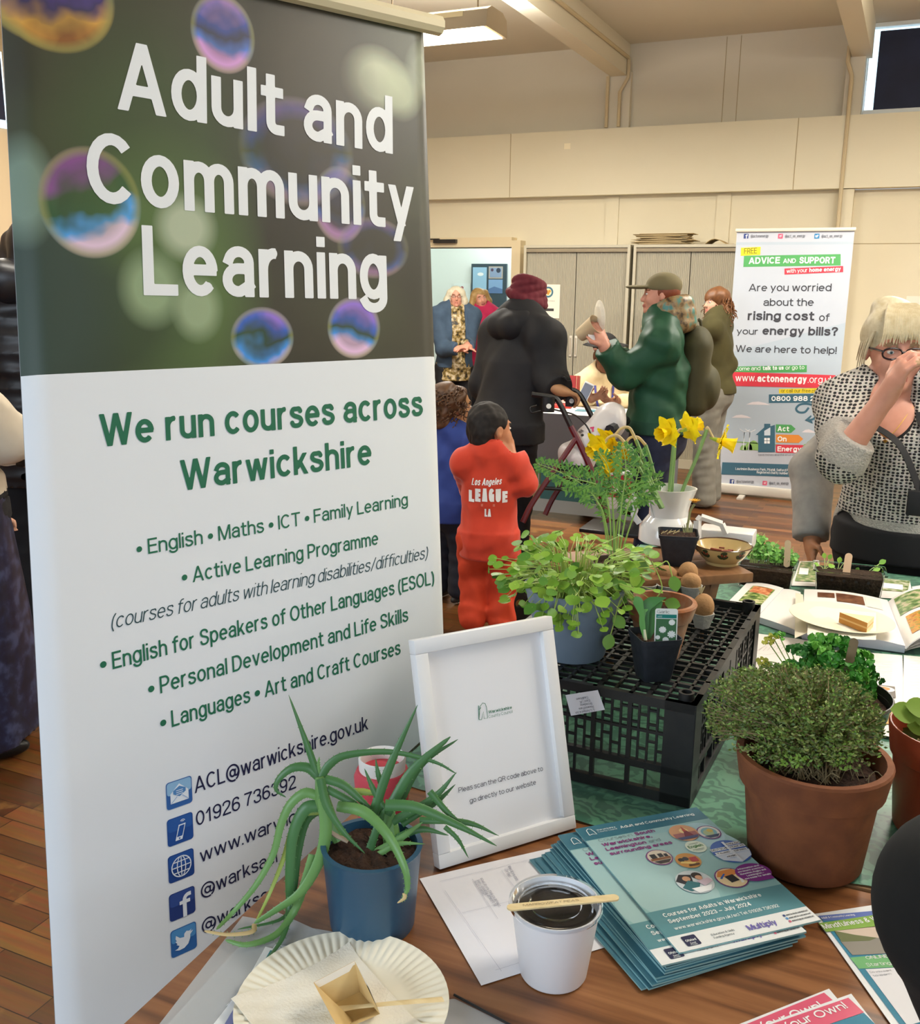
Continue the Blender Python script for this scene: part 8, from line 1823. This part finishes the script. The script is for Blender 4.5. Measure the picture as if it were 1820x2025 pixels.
D_.top('denim_jacket', den, .030, .84, .94, (.006, 18, 20), .010, cut=lambda S: S.box((0, .16, 1.0), (.065, .14, .5), None, 0, .01, 'sub'))
D_.trousers(mat('trousers_black', '#131318', .8), .014, .02); D_.shoes(mat('shoe_black', '#141414', .4))
def cropped_hair(p, m_, L=.17, w=.098, part=.0):
    S = SD(p.hc-.3, p.hc+.22, .007); S.ell(p.hw(0, -.022, .04), np.array([.088, .102, .09])*p.hs, 0, 'add', p.Rh)
    for x in (-1, 1): S.cap([p.hw(x*.075, .01, .05), p.hw(x*w, .0, -.05), p.hw(x*(w-.005), .005, .03-L)], [.035*p.hs, .036*p.hs, .026*p.hs], .03)
    S.ell(p.hw(0, -.06, -.06), np.array([.085, .055, .10])*p.hs, .03, 'add', p.Rh); S.ell(p.hw(.004+part, .115, -.035), np.array([.057, .08, .085])*p.hs, .008, 'sub', p.Rh); S.noise(.005, 55, 21, (1, 1, .25)); return p.part(S, 'hair', m_)
cropped_hair(D_, mat('hair_grey_blond', '#b9b29a', .55, noise=(50, '#d2ccb8', .7))); gls = mat('glasses_dark', '#2a2422', .3)
def glasses(p, m_, w=.026, hgt=.017, r=.0022, lens=None):
    m = MB()
    for x in (-.031, .031):
        m.tube([tuple(p.hw(x+w*math.cos(t)*(1 if True else 1), .098+.000*math.cos(t), .004+hgt*math.sin(t)*(1 if abs(math.sin(t)) < .8 else .92))) for t in np.linspace(0, 2*PI, 21)[:-1]], r, m_, 6, closed=True)
        m.tube([p.hw(x*(1+.84), .094, .010), p.hw(.078*(1 if x > 0 else -1), .05, .012), p.hw(.079*(1 if x > 0 else -1), -.005, .006)], r, m_, 6)
    m.tube([p.hw(-.006, .100, .009), p.hw(.006, .100, .009)], r, m_, 6); p.put(m, 'glasses')
glasses(D_, gls, .023, .015, .0014)
# --- woman in pink fleece
P_ = Person('woman with wavy light brown hair in a pink fleece peering round the black parka', xy(948, 700, 9.75), cf+.25, 1.58, sk='pink', hface=cf-.35, hroll=-.2, hs=.84, h=.009, bulk=1.0)
P_.body(lips='#8f4a48'); P_.top('fleece', mat('fleece_pink', '#a81f4a', .9), .028, .80, .97, (.006, 18, 22), .02); P_.trousers(mat('trousers_black', '#131318', .8), .014, .02); P_.shoes(mat('shoe_black', '#141414', .4))
cropped_hair(P_, mat('hair_light_brown', '#8f6f42', .55, noise=(45, '#b4965e', .7)), .15, .105, .01)
# --- seated woman behind the display table
sp = xy(1190, 800, 7.32); S_ = Person('seated woman in cream roll-neck and black brimmed hat looking at her phone', sp, cf+.05, 1.66, sk='brown', hface=cf+.05, hpitch=-.05, h=.008, bulk=1.2, hs=1.04, pose={k: np.array(v) for k, v in dict(pel=(0, 0, .50), wai=(0, .02, .64), che=(0, .04, .76), nec=(0, .06, .92), hea=(0, .11, 1.095), lsho=(-.185, .05, .855), rsho=(.185, .05, .855), lhip=(-.09, .03, .49), rhip=(.09, .03, .49), lkne=(-.10, .42, .47), rkne=(.10, .42, .47), lank=(-.10, .40, .08), rank=(.10, .40, .08), lelb=(-.25, .12, .76), lwri=(-.07, .34, .79), relb=(.25, .12, .76), rwri=(.10, .34, .81)).items()} | {'lhd': (np.array([.7, .6, .1]), np.array([.2, -.3, .9]), np.array([-.2, .7, .6]), .7), 'rhd': (np.array([-.5, .7, .3]), np.array([-.3, -.2, .9]), np.array([-.2, .7, .6]), .5)})
S_.body(lips='#8a3f3c', brow='#2a1a14', iris='#1d1410'); S_.top('jumper', mat('jumper_cream', '#d8c49c', .9, noise=(40, '#cdb88e', .6)), .022, .46, .95, (.006, 20, 23), .016); S_.trousers(mat('trousers_black', '#131318', .8), .014, .01); S_.shoes(mat('shoe_black', '#141414', .4))
hat = mat('hat_black', '#161415', .8); S = SD(S_.hc-.3, S_.hc+.3, .007); S.ell(S_.hw(0, -.015, .075), np.array([.088, .105, .085])*S_.hs, 0, 'add', S_.Rh); S.ell(S_.hw(0, -.01, .075), np.array([.160, .165, .010])*S_.hs, .02, 'add', S_.Rh); S.ell(S_.hw(0, .01, -.035), np.array([.075, .10, .085])*S_.hs, .004, 'sub', S_.Rh); S_.part(S, 'hat', hat)
m = MB(); ly_ = mat('lanyard_blue', '#2f2f78', .6); J = S_.J
for sg in (-1, 1): m.tube(spline([J['nec']+[sg*.07, .05, .02], J['che']+[sg*.055, .155, .02], J['che']+[0, .165, -.16]], 5), .009, ly_, 6, flatk=.2, up=(0, 1, 0))
S_.put(m, 'lanyard')
ph = MB(); o = S_.W @ Vector(S_.J['rwri']+np.array([-.075, .10, .055])); o = np.array(pd(1158, 776, depth(o)-.02)); u = N(CR*.9+CD*.42); v = N(-CD*.9+CR*.42-CF*.25); PP = Plane(o, u, v); ph.box((0, 0, 0), (.07, .145, .008), mat('phone_silver', '#b9bcc4', .3), PP.T, .003); ph.rect(-.031, -.062, .031, .062, mat('phone_screen_back', '#6d7488', .25), PP.T, .0045); tag(ph.build('mobile_phone', origin=tuple(o)), 'silver mobile phone held by the seated woman', 'phone')
# --- blond woman with knitted jumper
bf = math.atan2(-CF[0], -CF[1])-.02
L_ = Person('woman with blond fringe, dark glasses and knitted grey jumper, hand at her mouth', (.035, 3.36), PI+.10, 1.555, sk='pink', hface=PI-.30, hpitch=-.10, h=.006, bulk=1.30, hs=1.06, pose={
    'hea': ('w', pd(1768, 692, 3.02)), 'nec': ('w', pd(1772, 785, 3.06)), 'rsho': W_(1668, 800, 3.06), 'lsho': W_(1885, 790, 3.06), 'relb': W_(1664, 905, 2.86), 'rwri': W_(1762, 770, 2.74), 'rhd': (np.array([-.35, .35, .85]), np.array([-.8, -.5, .1]), np.array([.2, -.75, .6]), .85, 1)})
L_.body(lips='#a85a52', brow='#a08060', iris='#5a6a72'); 
def knit():
    m = bpy.data.materials.new('open_knit'); m.use_nodes = True; nt = m.node_tree; b = nt.nodes['Principled BSDF']; L = nt.links; tc = nt.nodes.new('ShaderNodeTexCoord'); mp = nt.nodes.new('ShaderNodeMapping'); mp.inputs['Scale'].default_value = (76, .01, 104); L.new(tc.outputs['Object'], mp.inputs[0])
    v = nt.nodes.new('ShaderNodeTexVoronoi'); v.inputs['Scale'].default_value = 1.0; v.inputs['Randomness'].default_value = .3; L.new(mp.outputs[0], v.inputs['Vector'])
    r = nt.nodes.new('ShaderNodeValToRGB'); e = r.color_ramp.elements; e[0].position = .34; e[0].color = (*rgb('#1b191c'), 1); e[1].position = .44; e[1].color = (*rgb('#c6bfb6'), 1); L.new(v.outputs['Distance'], r.inputs[0])
    n = nt.nodes.new('ShaderNodeTexNoise'); n.inputs['Scale'].default_value = 160; L.new(tc.outputs['Object'], n.inputs[0]); mx = nt.nodes.new('ShaderNodeMix'); mx.data_type = 'RGBA'; mx.blend_type = 'MULTIPLY'; mx.inputs[0].default_value = .35; L.new(r.outputs[0], mx.inputs[6]); L.new(n.outputs['Color'], mx.inputs[7]); L.new(mx.outputs[2], b.inputs['Base Color'])
    bp = nt.nodes.new('ShaderNodeBump'); bp.inputs['Strength'].default_value = .6; bp.inputs['Distance'].default_value = .004; L.new(v.outputs['Distance'], bp.inputs['Height']); L.new(bp.outputs[0], b.inputs['Normal']); b.inputs['Roughness'].default_value = .9; return m
kn = knit(); rib = mat('knit_rib', '#b3ada4', .9, noise=(150, '#8f8a84', .7), bump=(180, .7))
J = L_.J; el, wr = J['relb'], J['rwri']; ddir = N(wr-el)
L_.top('jumper', kn, .018, .80, .30, (.005, 20, 24), .0, b=1.2, belly=.02, h=.007, fn=lambda C: [((C[:, 2] < .885) | ((((C-el)@ddir) > -.005) & (np.linalg.norm(C-el, axis=1) < .13) & (C[:, 2] > .9)), rib)], cut=lambda S: (S.ell(J['nec']+np.array([-.01, .13, -.01]), (.070, .09, .11), .01, 'sub'), S.ell((.16, .0, .80), (.045, .3, .09), .01, 'sub')))
L_.top('vest', mat('vest_black', '#141316', .85), .010, .75, .02, None, .0, arms='', cut=lambda S: S.ell(J['nec']+np.array([0, .10, .0]), (.075, .12, .12), .01, 'sub'))
L_.trousers(mat('trousers_black', '#131318', .8), .016, .03); L_.shoes(mat('shoe_black', '#141414', .4))
hb_ = mat('hair_blond', '#bfae8a', .55, noise=(60, '#d9ceb2', .8)); S = SD(L_.hc-.22, L_.hc+.25, .006); S.ell(L_.hw(0, -.022, .045), np.array([.088, .104, .090])*L_.hs, 0, 'add', L_.Rh); S.ell(L_.hw(.01, -.05, .115), np.array([.055, .05, .035])*L_.hs, .02, 'add', L_.Rh); S.ell(L_.hw(0, -.095, .01), np.array([.05, .04, .05])*L_.hs, .02, 'add', L_.Rh)
S.ell(L_.hw(0, .115, -.045), np.array([.070, .085, .085])*L_.hs, .006, 'sub', L_.Rh)
for x in (-1, 1): S.ell(L_.hw(x*.082, .0, -.05), np.array([.03, .05, .055])*L_.hs, .006, 'sub', L_.Rh)
S.noise(.003, 70, 25, (1, 1, .3)); V, F = S.mesh(); m = MB(); m.raw(V, F, hb_); rr = random.Random(2)
for i in range(60):
    x = -.062+.124*i/59; q = [L_.hw(x*.6, .02, .134), L_.hw(x*.9, .075, .112), L_.hw(x*1.02, .098, .068), L_.hw(x*1.08+rr.uniform(-.004, .004), .100, .040+rr.uniform(-.010, .012)-.5*max(0, abs(x)-.045))]; m.tube(spline(q, 4), np.linspace(.0042, .0012, 13), hb_, 4)
for i in range(26):
    sg = rr.choice((-1, 1)); y = rr.uniform(-.05, .05); q = [L_.hw(sg*.072, y, .06), L_.hw(sg*.086, y*.9, .0), L_.hw(sg*.084, y-.02, -.04-rr.random()*.03)]; m.tube(spline(q, 4), np.linspace(.004, .001, 9), hb_, 4)
L_.put(m, 'hair'); glasses(L_, mat('glasses_plum', '#1f1118', .2), .027, .0175, .0030)
m = MB(); m.lathe([(0, -.006), (.006, 0), (0, .006)], mat('pearl', '#dcdcdc', .2), 10, Matrix.Translation(Vector(L_.hw(.078, .0, -.045)))); L_.put(m, 'earring')
m = MB(); lb = mat('lanyard_black', '#151417', .7)
for sg in (-1, 1): m.tube(spline([J['nec']+[sg*.085, .0, .03], J['nec']+[sg*.085, .11, -.05], J['che']+[sg*.05-.03, .185, -.02], J['wai']+[-.06, .215, -.02]], 6), .012, lb, 6, flatk=.2, up=(0, 1, 0))
L_.put(m, 'lanyard'); m = MB(); m.box(tuple(J['wai']+np.array([-.075, .232, -.045])), (.10, .014, .075), lb, None, .004); L_.put(m, 'badge_holder')
m = MB(); m.tube(spline([J['nec']+[.06, .07, -.02], J['nec']+[0, .14, -.11], J['nec']+[-.06, .07, -.02]], 6), .0012, mat('gold_chain', '#c9a24a', .3, metal=.8), 5); m.lathe([(0, -.008), (.008, 0), (0, .006)], MATS['gold_chain'], 10, Matrix.Translation(Vector(J['nec']+np.array([0, .145, -.12])))); L_.put(m, 'necklace')
# --- person behind her in grey cardigan
E_ = Person('person in a grey ribbed cardigan mostly hidden behind the blond woman', (.10, 3.86), PI-.5, 1.52, sk='tan', h=.010, pose={'relb': W_(1608, 930, 3.45), 'rwri': W_(1606, 1068, 3.36)})
E_.body(); crd = mat('cardigan_grey', '#a39e98', .9, noise=(30, '#8a8682', .7)); E_.top('cardigan', crd, .024, .72, .98, (.005, 20, 26), .0, b=1.25); E_.trousers(mat('trousers_black', '#131318', .8), .014, .02); E_.shoes(mat('shoe_black', '#141414', .4)); cropped_hair(E_, mat('hair_grey', '#8d8780', .6), .12)
# --- people at the left edge
Q_ = Person('person in black quilted hooded puffer jacket behind the big banner, left side', xy(80, 700, 3.8), -.6, 1.80, sk='pale', h=.010, bulk=1.15); Q_.body()
pf = mat('puffer_black', '#1b1a1d', .4, noise=(12, '#26242a', .6)); Q_.top('puffer_jacket', pf, .045, .80, .97, (.004, 20, 27), .02, b=1.25, cut=lambda S: S.d.__iadd__((.009*np.abs(np.sin(S.ax[2]*48))[None, None, :]).astype(np.float32)))
c0 = Q_.J['nec']; S = SD(c0-.3, c0+.3, .010); S.cap([c0+[-.10, .02, .03], c0+[-.07, -.09, .05], c0+[.07, -.09, .05], c0+[.10, .02, .03]], [.06, .075, .075, .06], .03); S.noise(.008, 30, 28); Q_.part(S, 'hood', pf); Q_.trousers(mat('trousers_black', '#131318', .8), .014, .02); Q_.shoes(mat('shoe_black', '#141414', .4)); cropped_hair(Q_, mat('hair_dark', '#2a211c', .5), .12)
R_p = Person('person in cream top with black sleeves and navy patterned skirt, left edge', xy(-72, 1000, 3.2), .9, 1.58, sk='light', hface=1.0, h=.010, pose={'relb': W_(16, 868, 3.1), 'rwri': W_(48, 905, 3.3)}); R_p.body()
R_p.top('undershirt', mat('sleeves_black', '#17161a', .85), .010, .80, .96, (.004, 20, 29)); R_p.top('cream_top', mat('top_cream', '#cfc4b2', .85, noise=(20, '#c2b6a2', .6)), .026, .875, .02, (.006, 20, 30), b=1.3, fn=lambda C: [(C[:, 2] < .905, MATS['sleeves_black'])])
S = SD((-.35, -.35, .02), (.35, .35, 1.0), .012); S.sec([(0, 0, .06, .22, .20), (0, 0, .5, .19, .17), (0, 0, .92, .15, .13)]); S.noise(.014, 16, 31, (1, 1, .15)); R_p.part(S, 'skirt', food('skirt_navy_print', '#12162e', '#1a2140', '#3a4468', 22)); R_p.shoes(mat('shoe_black', '#141414', .4)); cropped_hair(R_p, mat('hair_ginger', '#a8743a', .5), .2)
sp2 = xy(150, 1060, 4.7)
T_p = Person('seated person in tan coat and green scarf behind the left edge of the big banner', sp2, -1.1, 1.6, sk='tan', h=.010, bulk=1.1, pose={k: np.array(v) for k, v in dict(pel=(0, 0, .50), wai=(0, .03, .66), che=(0, .06, .82), nec=(0, .08, .98), hea=(0, .11, 1.10), lsho=(-.17, .06, .95), rsho=(.17, .06, .95), lhip=(-.09, .03, .49), rhip=(.09, .03, .49), lkne=(-.10, .42, .47), rkne=(.10, .42, .47), lank=(-.10, .40, .08), rank=(.10, .40, .08), lelb=(-.22, .16, .74), lwri=(-.10, .36, .66), relb=(.22, .16, .74), rwri=(.10, .36, .66)).items()})
T_p.body(); T_p.top('coat', mat('coat_tan', '#8a6a3a', .85), .03, .44, .95, (.008, 18, 32), .01); T_p.trousers(mat('trousers_khaki', '#6f5a34', .85), .016, .01); T_p.shoes(mat('shoe_black', '#141414', .4)); cropped_hair(T_p, mat('hair_dark', '#2a211c', .5), .12)
c0 = T_p.J['nec']; S = SD(c0-.2, c0+.2, .010); S.cap([c0+[.09*math.cos(t), .01+.09*math.sin(t), .0] for t in np.linspace(0, 2*PI, 12)], [.045]*12, .01); S.cap([c0+[.06, .1, -.02], c0+[.09, .15, -.14]], [.04, .05], .02); S.noise(.006, 30, 33); T_p.part(S, 'scarf', mat('scarf_green', '#1f5c48', .85))
chr_ = thing('chair', 'black tubular framed chair under the seated person in tan coat', 'chair', (sp2[0], sp2[1], 0)); bt3 = mat('tube_black', '#17171a', .3); Tc = T_p.W
MB().box((0, .02, .415), (.42, .40, .03), mat('seat_black', '#222226', .7), Tc, .01).build('seat', chr_); MB().box((0, -.20, .72), (.40, .025, .26), MATS['seat_black'], Tc, .01).build('backrest', chr_)
for sg in (-1, 1): MB().tube(spline([(sg*.2, -.21, .85), (sg*.2, -.19, .42), (sg*.2, .18, .40), (sg*.2, .20, .03), (sg*.2, .12, .012), (sg*.2, -.22, .012)], 4), .011, bt3, 8, Tc).build('leg', chr_)
# --- dark sleeve close at the right
N_p = Person('person in charcoal fleece at the right edge, only an elbow showing in front', (.50, .42), .25, 1.68, sk='light', h=.010, bulk=1.1, pose={'lelb': W_(1945, 1800, .80), 'lwri': W_(1990, 2130, .86)})
N_p.body(); N_p.top('fleece', mat('fleece_charcoal', '#141515', .95, noise=(40, '#1b1c1c', .6)), .022, .78, .97, (.004, 18, 34), .015, b=1.25); N_p.trousers(mat('trousers_black', '#131318', .8), .014, .02); N_p.shoes(mat('shoe_black', '#141414', .4)); cropped_hair(N_p, mat('hair_dark', '#2a211c', .5), .12)
# ------------------------------------------------------------------ display table, rollator and bags
DT = pz(1150, 818, .74); dx0, dx1, dy0, dy1 = -2.62, -1.42, 6.32, 6.86
dt = thing('display_table', 'display table with white top behind the rollator, seated woman at it', 'table', (-2.0, 6.6, 0)); MB().box(((dx0+dx1)/2, (dy0+dy1)/2, .725), (dx1-dx0, dy1-dy0, .03), mat('table_white', '#d9d6d0', .5), None, .004).build('tabletop', dt)
for x in (dx0+.08, dx1-.08):
    for y in (dy0+.08, dy1-.08): MB().tube([(x, y, 0), (x, y, .71)], .016, lm_, 8).build('leg', dt)
cl2 = MB(); cgm = mat('banner_cloth_grey', '#5f5f66', .8); x0, x1 = dx0-.01, dx1+.01; yf = dy0-.012
cl2.grid(lambda a, b: (x0+(x1-x0)*a, yf+.012*math.sin(a*20)*(1-b), .06+.68*b), 30, 6, cgm); cl2.grid(lambda a, b: (x0, yf+(dy1-yf)*(1-a), .06+.68*b), 8, 4, cgm); cl2.grid(lambda a, b: (x1, yf+(dy1-yf)*a, .06+.68*b), 8, 4, cgm)
CP2 = Plane((x0, yf-.016, 0), (1, 0, 0), (0, 0, 1)); hl_ = flat('#5f7340')
for k in range(8): cl2.disc((.08+.13*k, .24), .10, hl_, CP2.T, .001+.0002*k, ry=.12+.03*(k % 3), a0=0, a1=PI)
cl2.rect(0.02, .08, x1-x0-.02, .25, flat('#7f8f5a'), CP2.T, .004); cl2.rect(.40, .09, .80, .34, flat('#2f5f66'), CP2.T, .005); cl2.rect(.02, .06, x1-x0-.02, .15, flat('#8d99a0'), CP2.T, .0055)
for k in range(5): cl2.rect(.1+.07*k, .24, .11+.07*k, .40, flat('#8c8c90'), CP2.T, .0045)
tag(cl2.build('table_banner_cloth', origin=((x0+x1)/2, yf, .06)), 'grey printed cloth with green hills hanging round the display table', 'tablecloth')
def dbox(name, lab, cat, px, D_z, size, col, rz=0.0):
    P = pz(px[0], px[1], D_z); m = MB(); m.box((0, 0, size[2]/2), size, mat('item_'+col.strip('#'), col, .5), M4((P[0], P[1], D_z+.0005), rz), .002); tag(m.build(name, origin=(P[0], P[1], D_z)), lab, cat)
dbox('leaflet', 'red leaflet pile on the display table beside the rollator handle', 'leaflet', (1108, 806), .74, (.16, .11, .02), '#b8352c', .2); dbox('leaflet', 'purple booklet on the display table before the seated woman', 'leaflet', (1150, 798), .74, (.16, .10, .012), '#5a2f70', -.1); dbox('leaflet', 'teal leaflet at the front edge of the display table', 'leaflet', (1165, 813), .74, (.18, .10, .006), '#54808c', .1); dbox('leaflet', 'pale leaflet on the display table under the phone', 'leaflet', (1190, 797), .74, (.15, .1, .008), '#c3cbb0', .3)
Pm = pz(1112, 803, .74); m = MB(); PMP = Plane((Pm[0]-.09, Pm[1], .741), (1, .1, 0), (0, .12, 1)); m.box((.09, .11, -.003), (.18, .22, .006), mat('display_card_red', '#8f2a2c', .5), PMP.T); m.rect(.01, .02, .12, .20, flat('#d9b8ae'), PMP.T, .001); m.disc((.08, .09), .03, flat('#3a2420'), PMP.T, .002, ry=.05); m.disc((.08, .12), .018, flat('#8a5a42'), PMP.T, .003); m.disc((.03, .19), .02, flat('#b8283a'), PMP.T, .002)
m.box((.19, .11, -.03), (.012, .22, .07), MATS['display_card_red'], PMP.T); tag(m.build('display_board', origin=tuple(Pm)), 'red folded display card with portrait photograph on the display table', 'display card')
ro = thing('rollator', 'dark red rollator walking frame in front of the display table', 'walking frame', tuple(xy(1125, 900, 4.75))+(0,)); rm_ = mat('rollator_maroon', '#5a1018', .35, spec=.5); bkm = mat('rollator_black', '#141416', .4); Dn, Df2 = 4.62, 4.95
def rt(pts, r, m_, name): MB().tube(spline([pd(*p) for p in pts], 4) if len(pts) > 2 else [pd(*p) for p in pts], r, m_, 8).build(name, ro)
for dD, off in ((0, (0, 0)), (.32, (42, -20))):
    a = lambda x, y: (x+off[0], y+off[1], Dn+dD)
    if dD: rt([(1112, 770, Dn+dD), (1135, 772, Dn+dD), (1150, 785, Dn+dD), (1173, 828, Dn+dD)], .013, bkm, 'handle')
    else: rt([(1052, 780, Dn), (1092, 786, Dn), (1106, 796, Dn), (1129, 843, Dn)], .013, bkm, 'handle')
    p0 = (1129, 843, Dn) if not dD else (1173, 828, Dn+dD); k = 0 if not dD else 1
    rt([p0, (p0[0]+24, p0[1]+48, p0[2]), (p0[0]+58, p0[1]+130, p0[2]), (p0[0]+75, p0[1]+190, p0[2])], .015, rm_, 'front_leg'); rt([(p0[0]+12, p0[1]+22, p0[2]), (p0[0]-22, p0[1]+72, p0[2]), (p0[0]-75, p0[1]+150, p0[2]), (p0[0]-95, p0[1]+190, p0[2])], .014, rm_, 'rear_leg')
    rt([(p0[0]-60, p0[1]+122, p0[2]), (p0[0]+52, p0[1]+128, p0[2])], .009, bkm, 'side_bar')
    b = (1085, 800) if not dD else (1130, 790); c0 = pd(b[0], b[1], p0[2]-.01); m = MB(); m.tube([c0-CR*.0+np.array([0, 0, .035]), c0-np.array([0, 0, .035])], .03, bkm, 10, flatk=.5, up=CF); bl_ = m.build('brake_lever', ro); m = MB(); m.tube([c0-CF*.018-np.array([0, 0, .01]), c0-CF*.020-np.array([0, 0, .01])], .012, mat('badge_white', '#d8d8d4', .4), 12); m.build('badge', bl_)
    for x, y, n_ in ((p0[0]+80, p0[1]+203, 'front_wheel'), (p0[0]-100, p0[1]+203, 'rear_wheel')):
        P = pd(x, y, p0[2]); P[2] = .10; ax_ = N(CF*.9-CR*.3); ax_[2] = 0; T = Matrix.Translation(Vector(P)) @ Vector(ax_).to_track_quat('Z', 'Y').to_matrix().to_4x4(); MB().lathe([(.02, -.015), (.085, -.015), (.10, -.01), (.10, .01), (.085, .015), (.02, .015)], bkm, 24, T, closed=True).build('wheel', ro)
m = MB(); q = [pd(*p) for p in ((1098, 918, 4.62), (1165, 922, 4.62), (1200, 905, 4.94), (1135, 900, 4.94))]; m.add([tuple(p) for p in q]+[tuple(p-np.array([0, 0, .03])) for p in q], [(0, 1, 2, 3), (7, 6, 5, 4), (0, 4, 5, 1), (1, 5, 6, 2), (2, 6, 7, 3), (3, 7, 4, 0)], bkm); m.build('seat', ro)
rt([(1206, 850, 4.60), (1238, 832, 4.85)], .024, bkm, 'back_pad'); rt([(1096, 810, Dn), (1140, 822, Dn), (1165, 850, Dn), (1172, 880, Dn)], .004, bkm, 'brake_cable')
rt([(1062, 802, Dn), (1050, 806, Dn), (1052, 816, Dn), (1070, 812, Dn)], .004, bkm, 'brake_grip')
# carrier bag hanging on it
bgm = mat('carrier_bag_white', '#d0cccb', .35, noise=(12, '#b9b5b3', .5)); c0 = pd(1178, 865, 4.72); S = SD(c0-.35, c0+.35, .009)
S.cap([pd(1142, 905, 4.72), pd(1172, 870, 4.72), pd(1210, 825, 4.74), pd(1222, 808, 4.74)], [.085, .085, .062, .02], .04); S.noise(.016, 18, 40, (1, 1, 1)); S.noise(.008, 70, 41); V, F = S.mesh(); m = MB(); m.raw(V, F, bgm)
bg = m.build('carrier_bag', None, origin=tuple(c0)); tag(bg, 'white plastic carrier bag slung across the rollator', 'bag'); BPl = Plane(c0-CF*.2, CR, -CD); m = MB(); ptext(m, BPl, '7', (1177, 852), (1186, 850), 12, flat('#c22a62'), .25); ptext(m, BPl, 'ins', (1156, 852), (1163, 847), 7, flat('#3a3238'), .15); m.disc(tuple(BPl.uv(1159, 856)), .006, flat('#1c1c20'), BPl.T); decal(None, m, bg, BPl); m.build('bag_print', bg)
P = pz(1212, 965, .22); P = pd(1212, 950, 4.9); m = MB(); PQ = Plane(P-CR*.075-np.array([0, 0, .12]), CR, (0, 0, 1)); m.box((.075, .09, .06), (.15, .18, .12), mat('box_white', '#c9c4c2', .5), PQ.T, .004); m.rect(.0, .06, .15, .17, flat('#a82430'), PQ.T, .121); m.text('299', flat('#d9d2d0'), PQ.T, .02, .085, .06, .11, .2, .122)
tag(m.build('carton', origin=tuple(P)), 'white and red carton with number 299 in the rollator basket', 'carton')
m = MB(); Pb2 = pd(1243, 985, 4.9); T = Matrix.Translation(Vector((Pb2[0], Pb2[1], Pb2[2]-.08))); m.lathe([(0, 0), (.034, 0), (.036, .01), (.036, .13), (.03, .16), (.014, .18), (.014, .21), (0, .21)], mat('bottle_dark', '#16120e', .2), 20, T); tag(m.build('bottle', origin=tuple(Pb2)), 'dark bottle beside the red and white carton by the jug', 'bottle')
P = pd(1230, 1000, 4.9); MBk = MB(); MBk.box((P[0]-.03, P[1], P[2]-.12), (.30, .24, .02), bkm, None, .004); MBk.build('basket', ro)
